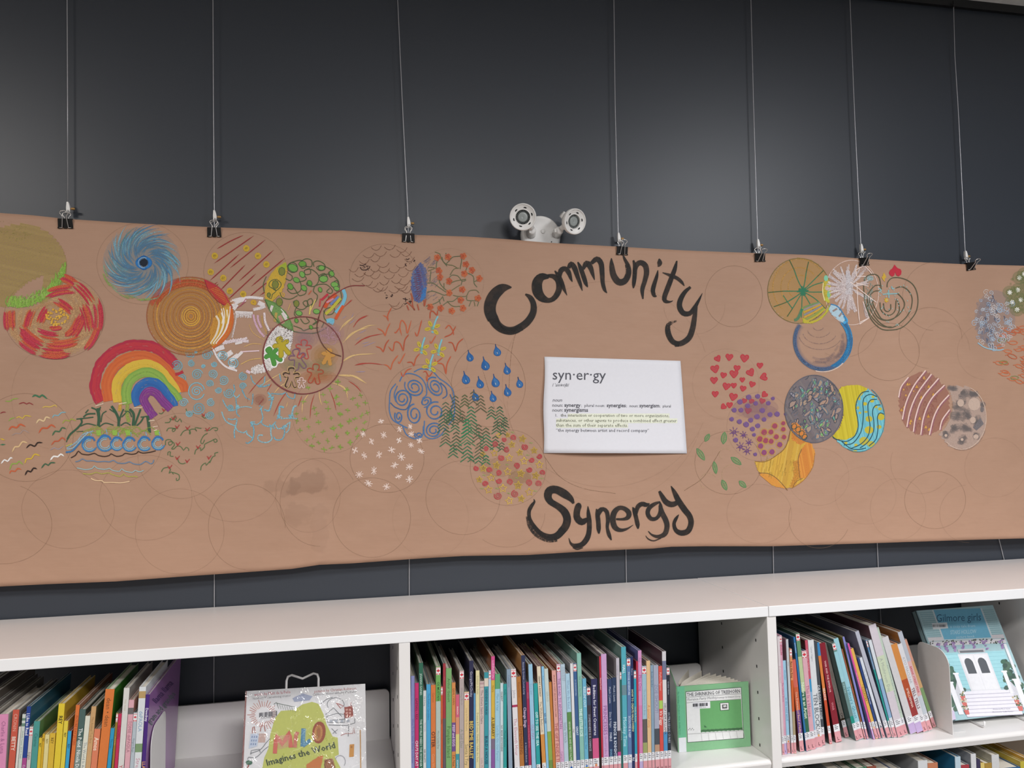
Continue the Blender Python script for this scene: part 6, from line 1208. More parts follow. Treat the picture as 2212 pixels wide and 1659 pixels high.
# left bookcase
LB = [B(-520, -420, 700, '6a625e', 'dark grey book', sl=-.05, cov='4c4644'), B(-410, -330, 640, '5a5058', 'dusky plum book', sl=-.05, cov='54484e'), B(-320, -240, 720, '9a9490', 'ash grey book', sl=-.05, cov='5e5856'), B(-235, -158, 690, 'b0aaa4', 'stone book', sl=-.05, cov='6a6058'), B(-150, -80, 800, '8b8480', 'grey backed book', sl=-.05, cov='5c5450'), B(-78, -6, 860, 'cfc8c4', 'off-white book', sl=-.05, cov='77716a'), B(-4, 82, 910, 'd98fb5', 'broad pink spined book', sl=-.055, cov='d4ccc4', t=[('Charlie & Luna', .05, .5, '9a5f88', .5, 0)]),
  B(186, 262, 845, 'c75a48', 'brick red book', sl=-.085, cov='8d8780', t=[('CRONIN', .03, .16, 'e0a898', .6, 0), ('BETTY', .2, .6, 'e8d8cc', .6, 1)]), B(205+62, 262+12, 1080, 'd9d4cf', 'thin white book', sl=-.09),
  B(276, 366, 910, 'cbd2cb', 'mint banded white book', sl=-.085, cov='2c3360', b=[(.03, .05, '6c8a7a'), (.07, .095, '6c8a7a'), (.55, .57, '6c8a7a'), (.59, .62, '6c8a7a')], t=[('Michelle Cuevas · Erin E. Stead', .13, .54, '7f9488', .5, 0)]),
  B(378, 414, 800, '24418f', 'blue and magenta book', sl=-.085, cov='2d6076', b=[(.38, 1, 'a84a8c')], t=[('I Like to Read', .05, .36, 'e6e6ee', .75, 1), ('Cummings', .43, .6, 'e6d3e2', .6, 0)]),
  B(415, 464, 1080, 'c9c4c0', 'small brown and blue book', sl=-.08, f=True, b=[(.40, .58, '9a6d3a'), (.58, 1, '2f5f8f')], t=[('English', .22, .4, '6a6560', .6, 0)]),
  B(476, 545, 1005, '4d9690', 'teal book', sl=-.075, cov='4c7f50', t=[('Cinema', .1, .3, '2a6a68', .55, 0)]),
  B(547, 590, 1235, 'd8bb38', 'short lemon yellow book', sl=-.075, t=[('REY', .05, .16, '4a4020', .6, 1)]), B(592, 624, 1180, 'cfa52e', 'short mustard book', sl=-.075, t=[('REY', .04, .16, '6a5320', .7, 1), ('CURIOUS', .4, .9, '6a5320', .6, 0)]),
  B(626, 690, 1190, 'ddd092', 'short cream yellow book', sl=-.075, t=[('REY', .04, .16, '8a7a40', .5, 1), ('GEORGE', .45, .9, '3a3a30', .6, 1)]), B(696, 770, 1170, 'd6b23c', 'short golden yellow book', sl=-.075, t=[('REY', .04, .14, '7a6020', .5, 1), ('CURIOUS', .45, .9, 'b05a30', .5, 0)]),
  B(818, 890, 760, 'e0c63a', 'tall bright yellow book', sl=-.08, cov='c9a83a', t=[('REY', .09, .19, '2a2418', .6, 1), ('Curious', .72, .95, '9a2f28', .8, 1)]), B(892, 945, 1000, 'dfca48', 'lemon book with black lettering', sl=-.082, cov='c79c4a', t=[('REY', .1, .18, '4a4020', .5, 1), ('CURIOUS GEORGE GOES', .42, .98, '3a3520', .6, 0)]),
  B(947, 996, 1140, '3a9fcb', 'short sky blue book', sl=-.085, cov='b05038', t=[('REY', .12, .22, '1f4a6a', .6, 1), ('CURIOUS', .5, .95, '1f5a80', .7, 1)]), B(1036, 1106, 780, 'd9753d', 'bright orange book', sl=-.1, cov='9a5a34', t=[('PICTURE DAY JITTERS', .08, .50, 'a03a28', .62, 0)]),
  B(1108, 1180, 840, '4c6460', 'grey green book', sl=-.1, cov='38483f', b=[(.25, .5, '7d8c88'), (.5, .7, '3a4a48')], t=[('The Pond  Nicola Davies • Cathy Fisher', .15, .95, 'dfe3e0', .6, 1)]), B(1188, 1256, 930, 'dcdccc', 'cream white book', sl=-.1, cov='c99a52', t=[('The World Is Awake', .22, .85, '7f8a94', .62, 0)]),
  B(1258, 1308, 800, 'c9a070', 'tan and violet book', sl=-.1, cov='6a5a40', b=[(.75, 1, '8f74a8')], t=[('The Animal Toy Box', .08, .5, 'a27c4c', .5, 0)]), B(1312, 1388, 1110, 'd9805f', 'short salmon and violet book', sl=-.1, cov='a8703a', b=[(.5, 1, '8f76ad')], t=[('Amos', .08, .45, 'f0dcc8', .7, 1)]),
  B(1466, 1535, 560, 'd97a3d', 'tallest orange book', sl=-.105, cov='3d7f2a', t=[('dean • dean', .06, .26, '7a4a28', .6, 0), ('Pete', .62, .72, 'a03028', .9, 0), ('CAT', .76, .9, 'e8b84a', .9, 1)]), B(1466+72, 1530+62, 1100, '3296c0', 'short blue book', sl=-.1, cov='3f8f5a', t=[('Thomas', .1, .4, '1f5f88', .6, 0)]),
  B(1593, 1640, 890, '97772f', 'brown stickered book', sl=-.085, cov='5a6a50', f=True, t=[('Brown & Gray', .2, .42, 'd3bf82', .5, 0), ('COUNTING', .7, .95, 'd8c890', .6, 1)]), B(1642, 1690, 900, 'c23058', 'crimson book', sl=-.08, cov='a83048', t=[('Drew/Alley', .1, .42, '7a1f38', .7, 0), ('WILD', .7, .9, 'e89aa8', .7, 1)]),
  B(1706, 1786, 545, 'd8d6d2', 'tall white book', sl=-.075, cov='8b8580', t=[('tiny voice', .08, .2, 'c0b8a0', .4, 0), ('YAYO!', .54, .8, 'b03a4a', .6, 1)]), B(1788, 1850, 710, 'dba8b2', 'pale pink book', sl=-.07, cov='c08a7a', b=[(.06, .11, '6f6a6a')], t=[('TOMIE dePAOLA', .16, .62, 'a56f80', .62, 0), ('Jack', .88, .98, 'a03048', .8, 1)]),
  B(1852, 1906, 885, 'b3bec6', 'grey leaf stickered book', sl=-.068, cov='2f5a5a', f=True, b=[(.6, 1, '6a5f58')], t=[("Ringo's Bugs", .22, .52, '7f8a96', .55, 0)]), B(1931, 2002, 530, 'd8dde0', 'white book with green square', sl=-.066, cov='d5dade', b=[(.03, .08, 'b89a68'), (.40, .46, '7d9a72')], t=[('dePAOLA', .17, .38, '7fa0c0', .55, 0), ("Strega Nona's Magic", .5, .99, 'c77f96', .62, 0)]),
  B(2022, 2076, 635, '48277a', 'purple book', sl=-.06, cov='9a6aa8', t=[('Dewdney', .1, .26, 'e0dcea', .7, 1), ('LLAMA LLAMA', .5, .82, 'd9a060', .85, 1), ('GRAM', .84, .98, '9fb0a0', .8, 1)])]
LB[-1]['dep'] = .325
RL = row('left', (0, 1400, .15616), LB, 'picture books in the left bookcase', -.405, '@at the far left end', seed=5)
# middle bookcase
PK = 'd99aa0'
def cl(lt='', z=46, pink=PK, dot=None): return (lt, pink, z, dot)
MBK = [B(300, 341, 620, '8a8fc0', 'lavender book', t=[('What To Do With What You Draw', .35, .95, '5f64a0', .6, 0)], cov='6f7448'), B(343, 388, 700, 'bf2f6b', 'magenta book', cov='3a5f80', t=[('GAIMAN • REX', .13, .42, '5a1430', .6, 0), ("CHU'S DAY AT THE BEACH", .5, .99, 'e8d8dd', .7, 1)]),
  B(390, 436, 475, '2d6651', 'tall dark green book', cov='3f5f3a', t=[('JOANNA GAINES', .08, .28, 'cfe0d6', .5, 0), ('THE WORLD NEEDS THE WONDER YOU SEE', .42, .86, 'd8e6de', .55, 0)]), B(437, 472, 785, 'd0d3d3', 'white and blue book', cov='4a6a60', b=[(.78, 1, '5a8fa8')], t=[('Oak & Song', .05, .2, '60686c', .5, 0), ('TROOM', .3, .52, 'a8a0b8', .6, 0), ('DEB CALLETTI', .55, .76, '4a4a50', .5, 1)]),
  B(474, 520, 715, '4aa0cc', 'sky blue book', cov='4a7f90', t=[('The Perfect Candidate', .08, .6, '2f7098', .5, 0)]), B(524, 572, 722, 'd2773f', 'orange book', cov='8a4a30', t=[('Garton', .07, .16, 'a85a30', .5, 0), ('OTTER', .42, .6, '5a2a1c', .75, 1), ('Goes Home', .62, .9, 'e0a078', .6, 0)], call=cl()),
  B(580, 634, 515, 'b0bfb6', 'leaf stickered grey green book', f=True, cov='4a7038', b=[(0, .27, '6fa85a')], t=[('OS MUSTAFA', .12, .27, '2f5a30', .6, 1), ('More Lucky Day', .5, .7, '6f7f80', .4, 0)]), B(635, 655, 740, 'cc5f38', 'thin orange red book', f=True, cov='8a4030', t=[('Ogilvy', .3, .6, '8a3a20', .7, 0)]),
  B(657, 687, 480, 'a03440', 'dark red book', cov='3a4a50', b=[(.42, 1, '5f5660')], t=[('Wish', .1, .3, 'c06a70', .5, 0)]), B(693, 757, 535, '7aa86c', 'leaf green book', cov='8a4a34', b=[(.86, .92, 'c6bb48')], t=[('Arthur Geisert', .08, .27, '3f6a3a', .55, 0), ('Pumpkin Island', .46, .72, '3f6f3a', .65, 0)], call=cl()),
  B(758, 800, 695, 'd28a50', 'purple banded orange book', cov='9a5a30', b=[(.36, .62, '6f4f8a')], t=[('GEHL / WAN', .05, .2, '7a4420', .6, 0), ('PEEP and EGG', .38, .61, 'd8c0d8', .7, 1), ("I'm Not Trick", .65, .88, '5a3018', .7, 0)], call=cl()), B(803, 843, 830, 'd0607a', 'pink and yellow striped book', cov='6a5a4a', b=[(.23, .40, 'd59070'), (.40, .60, 'd8cc80'), (.60, .8, '3f94a0'), (.8, 1, '4f98c0')], t=[('BRANCH', .12, .36, 'e8d8d0', .4, 1), ('SCHMIDT', .66, .8, 'd8e4e6', .45, 1)]),
  B(845, 893, 560, 'b2a5a2', 'stickered stone grey book', f=True, cov='8a8480', t=[('Waiting Birch', .14, .4, '968a88', .5, 0), ('A Sad Day', .48, .7, '8a9080', .7, 0)]), B(898, 951, 800, 'ddc08c', 'leaf stickered cream book', f=True, cov='3a3838', t=[('Lucy in Polar Exteria', .16, .42, 'b09a70', .4, 0), ('Santa I Try', .52, .75, '7f7858', .7, 0)], call=cl()),
  B(955, 1002, 450, '292a4a', 'tall navy book', cov='20213c', t=[('George/McClosky', .08, .29, 'c8c8d4', .6, 0), ('BEDTIME BALLET', .46, .78, 'e0c468', .85, 1)]), B(1004, 1023, 815, '5a94c0', 'thin blue book', cov='4a4a44'), B(1027, 1068, 560, 'ded4a4', 'cream book with fine lettering', cov='5a4a3a', t=[('Goldstyn & Hulst', .04, .24, '9a9068', .5, 0), ('Dozens & Dozens: Humbles Under the Stars', .35, .88, '8a7f58', .5, 0)]),
  B(1073, 1113, 680, 'd0bcb6', 'rose grey book', cov='8a7a60', t=[('The Sisters Saint-Claire', .08, .52, '5a4a50', .6, 0), ('Little Mouse & Yvonne', .7, .98, '9a8880', .5, 0)], b=[(.01, .03, 'b89a9a'), (.05, .06, 'b89a9a')]), B(1123, 1168, 580, '3994a0', 'teal book with lion badge', cov='b5b0a8', b=[(.05, .12, 'ddd0c0')], t=[('GIDDENS & WIKAI', .14, .36, '1f4a68', .55, 1), ('BUILD A HOUSE', .54, .78, '1f4060', .7, 1)]),
  B(1172, 1199, 560, 'b8cfe2', 'pale blue stickered book', f=True, cov='8a8070', t=[('Stories', .5, .7, '9ab0c8', .5, 0)]), B(1201, 1240, 400, 'd1ae48', 'yellow and violet book', cov='9a5a30', b=[(0, .18, 'cf4f8c'), (.62, .7, '7a6a80'), (.7, 1, '87589a')], t=[('LUDINGTON', .03, .17, 'f0c8dc', .6, 0), ('Nora', .22, .3, '8a6a28', .6, 0), ('A LIBRARY', .46, .62, '5a4820', .8, 1)], call=cl()),
  B(1244, 1300, 600, '9cc8dc', 'light blue green topped book', cov='5a9a64', b=[(0, .13, '5aa074')], t=[('Mixt & Vital', .17, .33, '6fa0b8', .5, 0), ("Let's Be On Our Farms!", .45, .8, '78a8c4', .5, 0)], call=cl()), B(1303, 1335, 700, 'c6d6da', 'black lettered white book', cov='8ab0a0', t=[('GILBERT', .08, .2, '44484c', .65, 0), ('NO BEAR ANYWHERE', .4, .78, '44484c', .65, 0)]),
  B(1338, 1372, 710, '2d9a98', 'sea green book', cov='7a8a90', t=[('Fluffy', .05, .14, '1f6a6a', .6, 0), ('Moving Home', .45, .68, '1f6a6a', .6, 0)], call=cl()), B(1374, 1400, 545, '8b9fb2', 'slate blue book', cov='6f7a88', sl=.02, t=[('Cultivation', .05, .25, '6a7f98', .5, 0)]),
  B(1420, 1478, 545, 'e0dcde', 'white leaf stickered book', f=True, cov='8a8890', sl=.04, t=[('Johns', .18, .26, 'a0a0a8', .5, 0), ('The Eleventh Hour', .42, .8, 'c07f90', .65, 0)], b=[(.305, .325, 'a83058')], call=cl()), B(1482, 1530, 630, 'b07238', 'brown orange book', cov='8a3a28', sl=.04, t=[('Kane/Grove', .05, .25, '8a5524', .5, 0), ('REMEMBERING', .45, .78, '6a3418', .7, 0)], call=cl()),
  B(1537, 1580, 390, '2b3254', 'navy book with white lettering', cov='c08a4a', sl=.032, t=[('Amanda Gorman | Loren Long', .05, .3, 'b8bcd0', .5, 0), ('Change Sings', .4, .66, 'd0b8d0', .7, 1), ("A Children's Anthem", .67, .82, 'b8bcd0', .45, 0)], call=cl()), B(1582, 1614, 690, '9f2850', 'thin crimson book', cov='3a2a4a', sl=.032, t=[('MOON', .1, .16, 'c87a90', .5, 0), ('Jo and the Hopeful Gift Tree', .42, .72, 'cf8aa0', .5, 0)], call=cl()),
  B(1617, 1663, 490, '98c2dc', 'powder blue book', cov='7a8a98', sl=.035, t=[('Cory and', .16, .25, '7a98b0', .5, 0), ('OLD MAT', .5, .66, '9a7fa8', .6, 0), ('Tower', .86, .96, '5a5a68', .7, 1)])]
R1 = row('middle', (830, 1340, .19231), MBK, 'picture books in the middle bookcase', -.405, '@first against the left upright', seed=8)
def ML(x): return x+1560
MB2 = [B(116, 149, 705, '279c9c', 'bright teal book', cov='c0a080', sl=.035, t=[('OFF TO SEE THE SEA', .28, .62, 'd0ecec', .7, 1), ('story', .88, .97, 'cfe8e8', .6, 0)], call=cl()), B(152, 195, 515, 'e0d2ba', 'cream book with orange drawing', cov='8a4a40', sl=.055, b=[(.58, .82, 'd18f48'), (.9, 1, '3a2420')], t=[('CRANKY & BANKSY', .08, .26, '5a5048', .55, 1), ('The Walking Bathroom', .3, .56, '6a6058', .6, 0)], call=cl(dot='d97f4a')),
  B(197, 231, 515, '8abfe0', 'light blue book', cov='8a4038', sl=.05, t=[('Frasia', .08, .2, '5f90b0', .6, 0), ('NO FAIR!', .4, .56, '2f5080', .75, 1)]), B(234, 278, 540, 'c4d0cb', 'pale green jungle book', cov='b8a040', sl=.05, b=[(.55, .8, '88a850'), (.8, .95, '6f8f4a')], t=[('GERALD', .2, .5, 'a0b0a8', .5, 0)]), B(288, 318, 690, 'c07a38', 'ochre book', cov='8a5030', sl=.05),
  B(320, 368, 560, 'dda297', 'salmon book with red capitals', cov='a05a34', sl=.045, t=[('BRANT & SWEET BEAVER SCHUMACHER', .04, .42, '8a4a48', .45, 0), ('THE GIFT INSIDE THE BOX', .47, .99, 'a03a48', .75, 0)], call=cl()), B(370, 415, 490, 'd5aacb', 'lilac leaf stickered book', f=True, cov='9a5a40', sl=.04, t=[('THE ROAD TO AFGHANISTAN', .12, .55, '7a4a80', .7, 0), ('Campbell   Davies', .74, .96, '9a6a98', .6, 0)], b=[(.83, .855, '8a3a80')], call=cl()),
  B(418, 460, 490, 'b4c8d6', 'grey blue scribbled book', cov='5a8a84', sl=.04, t=[('/////////', .02, .5, '8a98a8', .9, 0), ('little Witch', .5, .8, '8a98a8', .7, 0)], call=cl()), B(474, 522, 595, '5a8a4c', 'green lower spined book', cov='b0a8b0', sl=.04, b=[(0, .36, 'aacde0')], t=[('When We Be Kind', .06, .34, '7f9ab8', .6, 0), ('REGGIE TEASES AND MEETS PALMERY', .45, .93, 'c8d8b8', .4, 1)], call=cl(dot='2f5fa8')), B(524, 555, 480, 'd9dadc', 'plain white book', cov='a09aa0', sl=.035, t=[('Gigi', .56, .64, '6a6a72', .6, 0)], call=cl()),
  B(560, 598, 480, '3b6090', 'blue leaf stickered book', f=True, cov='8a98a0', sl=.035, t=[('BY DUNDERFORD', .14, .28, 'b0c4d8', .5, 0), ('GREAT', .54, .66, 'd0dce8', .6, 1)], call=cl()), B(601, 643, 365, '88bcae', 'tall pale teal book', cov='7aa89c', sl=.032, t=[('THE SAND MASTER', .18, .36, '5f9488', .4, 0), ('THE LITTLE ICE', .44, .66, 'd8ece6', .75, 1)], call=cl()),
  B(662, 705, 650, '68aecb', 'blue book', cov='b0b8b8', sl=.03, t=[("REELIN' OUT", .08, .35, 'c8e0ec', .65, 1), ('Carolina • Perry • Bannon • Shaw', .4, .8, '2f6080', .4, 0)], call=cl(dot='2f6fc0', pink='d9c040')), B(711, 755, 745, '38465f', 'dark stickered book', f=True, cov='2a2430', sl=.03, b=[(.2, 1, '3a3540')], t=[('SOMEWHERE IS A CHANCE', .3, .7, 'b8bccc', .6, 0)], call=cl()),
  B(759, 826, 655, '2e2e58', 'broad navy book', cov='1e1a20', sl=.024, b=[(.6, .86, 'cf5a88')], t=[('Bedtime for Sweet Creatures', .06, .57, 'd8d8e4', .62, 1), ('B!', .9, .97, 'c8d0e0', .6, 1)], call=cl(dot='d98a5a')), B(830, 848, 400, '1a1614', 'black book', cov='1a1614', sl=.022), B(850, 871, 400, 'bb3045', 'red spined book', cov='2a2420', sl=.024, t=[('Princess Frosted', .18, .45, 'e8c8cc', .7, 1)], call=cl()), B(873, 917, 375, 'c9a0cb', 'orchid book', cov='8a7a80', sl=.024, t=[('PRINCESSES', .42, .66, '8a5a94', .75, 0), ('Should Like Dance', .67, .9, '9a70a4', .55, 0)], call=cl()),
  B(947, 994, 655, '2b3d63', 'dull navy book', cov='3a4050', sl=.02, t=[('Musik | Lewis', .08, .25, 'b8c0d0', .5, 0), ('Dine & Night', .34, .5, 'c0c8d8', .55, 0), ('FABLE', .55, .64, 'c0c8d8', .6, 1), ('SHADOW KNIGHT', .72, .99, '70a0c0', .5, 1)], call=cl()), B(996, 1040, 640, '26395a', 'dark navy knight book', cov='3a3f4c', sl=.02, t=[('Musik | Lewis', .08, .25, 'b8c0d0', .5, 0), ('PRINCE & KNIGHT', .45, .8, 'd0d8e4', .75, 1)], call=cl()),
  B(1042, 1078, 420, 'c2bdc6', 'grey lilac book', cov='a09aa0', sl=.018, b=[(.62, .8, '4a4450'), (.8, .92, 'c04a88')], t=[('Hedgehugs', .06, .2, 'a8a2b0', .5, 0)], call=cl()), B(1080, 1097, 570, '2c6660', 'thin bottle green book', f=True, cov='3a5050', sl=.018, t=[('Louisiana Lecturing', .55, .8, 'b0c8c4', .6, 0)]), B(1099, 1152, 295, '52a8b8', 'tall turquoise book', cov='7a9a94', sl=.018, b=[(.30, .38, '6a8a94')], t=[('HALL', .14, .21, 'dcecf0', .7, 1), ('Monkey Time', .55, .78, 'c0e4ec', .75, 0)], call=cl()),
  B(1160, 1203, 420, '587aa8', 'denim blue stickered book', f=True, cov='2a3a6a', sl=.016, t=[('MOOSE ADVENTURE', .12, .32, 'c8d4e4', .55, 1), ('SCOUTIE & NEP', .5, .72, 'c8d4e4', .55, 1)], call=cl(pink='b5b5d0')), B(1205, 1233, 405, '232e5c', 'navy halloween book', cov='2a3560', sl=.016, t=[('How to', .1, .16, 'b8c4dc', .6, 0), ('HOW TO CREATE HALLOWEEN!', .28, .78, 'd4d8a8', .8, 1), ('Rd', .86, .92, 'd8dce8', .8, 1)]), B(1236, 1266, 560, '2b98b4', 'thin cyan stickered book', f=True, cov='b02a44', sl=.014, t=[('Vanilla the Reader', .35, .75, 'd8d8b0', .6, 0)], call=cl()),
  B(1268, 1284, 455, 'b52e48', 'thin cherry red book', cov='b52e48', sl=.014), B(1286, 1327, 335, 'cf92c0', 'tall pink book', cov='6a6fa8', sl=.014, b=[(.45, .9, 'cf7faf')], t=[('Ray', .06, .1, 'a868a0', .6, 0), ('Plus One', .2, .36, '9a4a90', .85, 0)], call=cl(pink='b9a8d0')), B(1332, 1380, 510, '9dbccc', 'leaf stickered misty book', f=True, cov='7a7060', sl=.014, b=[(.5, .72, '5f5a58'), (.72, .9, '9aa068')], t=[('The Heart in the Boat', .22, .5, '7f98a8', .45, 0)], call=cl('H')), B(1382, 1424, 450, 'deba8c', 'tan book with orange script', cov='a08060', sl=.015, t=[('A quieter story', .4, .72, 'c87a48', .65, 0)], call=cl('H')),
  B(1427, 1453, 500, '869fb3', 'steel blue book', cov='7a8a98', sl=.016, t=[('Rosalie Sandler', .06, .22, '4a5f78', .6, 0)], call=cl('H')), B(1462, 1512, 500, 'a4a8ba', 'misty violet book', cov='8a90a0', sl=.018, b=[(.6, .75, '4a5058'), (.75, .92, 'b8937a')], t=[('ZOE SHOUT!', .18, .5, '7f84a0', .7, 0)], call=cl('H')), B(1518, 1555, 510, 'd05048', 'coral red book', cov='6a3a48', sl=.018, b=[(.33, .41, 'a8c860')], t=[('Perfect Pigeons', .06, .3, 'e8c0b8', .55, 0), ("It's Ziggy", .43, .62, 'f0d0c8', .75, 1)], call=cl('H')),
  B(1558, 1602, 345, 'cfccd0', 'tall white face book', cov='4a2a38', sl=.018, b=[(.08, .24, '6f7490'), (.24, .43, 'd8d5d8'), (.68, .9, '4f90c0')], t=[('HELP I AM A LLAMA', .44, .7, '3a3a40', .8, 0)], call=cl('H')), B(1604, 1643, 520, '242936', 'black leaf stickered book', f=True, cov='2a6a60', sl=.018, t=[('Goodman • Bowles', .14, .27, 'a8b0bc', .6, 1), ('OUTRAGEOUS CURIES', .44, .74, 'b8c0cc', .65, 0)], call=cl('H'))]
R2 = row('middle', (1130, 1340, .19231), MB2, 'picture books in the middle bookcase', -.405, 'powder blue book', seed=9)
# right bookcase: books lean to the left, feet read from the photo
LV_ = 'bfa8d2'
RB = [B(172, 190, 378, 'd9cdd0', 'pale pink book', xb=222, yb=1532, t=[('Z GOES FIRST', .25, .55, 'c8a0a8', .8, 0)], call=cl('L')), B(192, 213, 368, 'd8a3b8', 'rose leaf stickered book', xb=243, yb=1526, f=True, t=[('ENGLISH', .08, .2, 'b03a58', .7, 1), ('The Littlest Shoes', .4, .8, '9a4a70', .7, 0)], call=cl('L', pink=LV_)), B(225, 254, 612, 'a0cce4', 'short pale blue book', xb=270, yb=1520, cov='7a4a58', t=[('Wonder', .1, .3, '6a98b8', .6, 0), ('in the cold wind', .4, .75, '5a88b0', .7, 0)], call=cl('L', dot='d98a5a')),
  B(256, 279, 405, 'bfc4c8', 'silver grey book', xb=312, yb=1522, cov='8a6a70', t=[('Owl', .2, .3, '8a8f98', .6, 0)], call=cl('L')), B(284, 303, 500, 'd99060', 'orange patched book', xb=330, yb=1520, f=True, b=[(.3, .6, 'c8602f'), (.6, 1, 'a89878')], t=[('Race the Ring', .12, .5, '6a3020', .8, 1)], call=cl('L')), B(307, 350, 605, 'd0685a', 'coral to violet book', xb=392, yb=1502, cov='5a3a40', b=[(.3, .55, 'c8603a'), (.55, .82, '6a4a88'), (.82, 1, '2f5a68')], t=[('One Determined Band of Misfits', .35, .8, 'e8b8a0', .6, 1)], call=cl('L')),
  B(322, 346, 385, '2d70a8', 'strong blue book', xb=448, yb=1498, cov='28587f', t=[('Linda & Susanna', .05, .3, 'c8dcec', .6, 1)], call=cl('L')), B(350, 383, 350, '64906c', 'green leaf stickered book', xb=466, yb=1490, f=True, cov='3a5a48', b=[(.2, .5, 'b8c89a'), (.5, 1, '356a50')], t=[('Nature is an Artist', .42, .78, 'd8e8d0', .8, 1)], call=cl('L')), B(408, 430, 520, 'd8a8b4', 'thin blush book', xb=500, yb=1482, f=True, cov='3a5a90', t=[('This Is a House', .35, .8, 'a05878', .7, 0)], call=cl('L')),
  B(441, 466, 415, 'c4566a', 'rose and blue book', xb=534, yb=1468, cov='6a3030', b=[(.36, .48, '3a98c8'), (.48, 1, '8fb8d8')], t=[('Catch That Chicken', .08, .34, 'e8b0b0', .7, 0)], call=cl('L')), B(468, 496, 415, 'd8dbde', 'white spined book', xb=556, yb=1462, cov='5a4a48', t=[('Carter Higgins', .06, .2, '8a9098', .5, 0), ('TEN BLOCKS', .5, .85, '6a7078', .7, 1)], call=cl('L', dot='d9a06a')), B(516, 550, 430, '464c54', 'charcoal book', xb=598, yb=1440, cov='2f3c40', t=[('DRAGON IN LOVE', .42, .75, 'd0d4d8', .75, 1)], call=cl('L')),
  B(553, 569, 440, '3a88c0', 'thin blue and orange book', xb=680, yb=1425, cov='3a3a40', b=[(.13, .5, 'd98040'), (.5, 1, 'c8502f')], t=[('SEASIDE', .45, .9, 'ecd0c0', .8, 1)], call=cl('L')), B(576, 606, 448, '85202f', 'maroon book', xb=742, yb=1412, cov='4a2a2a', t=[('WAR AND THE EMPEROR', .18, .5, 'e0b0b0', .65, 1), ('WAR', .6, .68, 'd89098', .7, 0)], call=cl('L')), B(610, 650, 450, '978f88', 'taupe book', xb=832, yb=1366, cov='5a605c', b=[(.80, .92, '3a2a18')], t=[('EMERGENCY MONSTER SQUAD', .3, .75, '7a726a', .5, 0), ('ON', .74, .8, '2a2420', .8, 1)], call=cl('L')),
  B(678, 714, 448, '6a8f88', 'grey teal stickered book', xb=915, yb=1398, f=True, cov='4a6a68', b=[(.09, .4, '9acbd4'), (.4, .75, '6a8a88'), (.75, .86, '1f8f80')], t=[('Nara of the Sea', .35, .7, 'b8d8dc', .5, 0)], call=cl('L')), B(717, 766, 405, '9cccd8', 'pale aqua book', xb=968, yb=1384, cov='3f5f60', t=[("Sydney's Ghost", .48, .85, '3a8aa0', .7, 0)], call=cl('L')), B(776, 797, 505, '94553e', 'russet book', xb=1004, yb=1380, cov='6a5a30', t=[('SQUEAK! SQUEAK!', .35, .7, 'd07a50', .7, 0)], call=cl('L')),
  B(776+24, 824, 385, '858acb', 'lavender blue book', xb=1038, yb=1380, cov='8a7d44', t=[('One Windy Picture', .06, .25, '5f64a8', .5, 0)], call=cl('L')), B(832, 862, 450, 'd9589f', 'hot pink book', xb=1086, yb=1384, cov='7a80b8', t=[('ONCE UPON A HIPPO', .3, .62, 'f0b8d4', .7, 0)], call=cl('', pink=LV_)), B(882, 912, 500, 'e0b258', 'amber book', xb=1128, yb=1376, cov='b08a90', t=[('* COUNTRY *', .4, .8, '8a6028', .7, 1)], call=cl('L', dot='d9a06a')), B(945, 968, 588, '30487f', 'ink blue book', xb=1158, yb=1374, cov='40507f', t=[('Listening to Poems', .38, .75, 'c0c8dc', .7, 1)], call=cl('L')),
  B(970, 998, 588, 'd5dbe4', 'frosty white book', xb=1196, yb=1370, cov='c0c8d0', t=[('My City Speaks', .15, .6, 'a0a8b4', .6, 0)], call=cl('L', dot='2a3040')), B(918, 966, 335, 'b4b7c4', 'tall pewter book', xb=1236, yb=1369, cov='7d7f92', call=cl('H')), B(1000, 1028, 420, '5a88b0', 'blue leaf stickered book', xb=1258, yb=1368, f=True, cov='5a6a80', b=[(.12, .3, '7a9ab8'), (.3, 1, '2c9890')], call=cl('L')), B(1045, 1070, 420, 'd4dae0', 'white and blue edged book', xb=1294, yb=1366, cov='9ab0c4', b=[(.4, .8, '8fb0d0')], call=cl('L')),
  B(1058, 1100, 275, 'd2c9d1', 'tall mauve white book', xb=1346, yb=1364, cov='6a4a50', b=[(.28, .6, 'c8d4b8')], t=[('A Mushroom Day', .3, .6, 'a0a8a0', .5, 0)], call=cl('L')), B(1118, 1150, 300, 'c2d2c2', 'tall pale mint book', xb=1404, yb=1340, cov='6f9aa0', t=[('BALLOON FOREST BY BARRY LENTZ', .35, .8, 'a0b0a0', .7, 0)], call=cl('L')), B(1186, 1228, 395, 'd0ced0', 'light grey book', xb=1466, yb=1332, cov='9a8a90', call=cl('', pink=LV_)),
  B(1272, 1308, 465, 'd08a48', 'amber and red book', xb=1530, yb=1322, cov='c06a3a', b=[(.4, .6, 'b0502f'), (.6, 1, '983a38')], t=[('SMELLSEMINA', .5, .72, 'ecc8b8', .8, 1)], call=cl('', pink=LV_)), B(1335, 1362, 460, 'd8d8dc', 'dark lettered white book', xb=1592, yb=1312, cov='4a3f48', t=[('KYO MACLEAR', .15, .45, 'a8a8b0', .6, 0), ('TELL TELLS', .5, .74, '6a3a40', .9, 1)], call=cl('L')), B(1340, 1362, 340, 'b5bac4', 'grey violet book', xb=1640, yb=1300, cov='b0722f', b=[(.3, .65, 'd8b0b0'), (.65, 1, 'c0c8d0')], t=[('BREAK STREET FEAR', .35, .62, 'c05060', .7, 1)], call=cl('L')),
  B(1396, 1430, 415, 'cf9a86', 'rose and green book', xb=1686, yb=1268, cov='7a6a60', b=[(.25, .55, 'c8a070'), (.55, .9, '7a9a68')], call=cl('L'))]
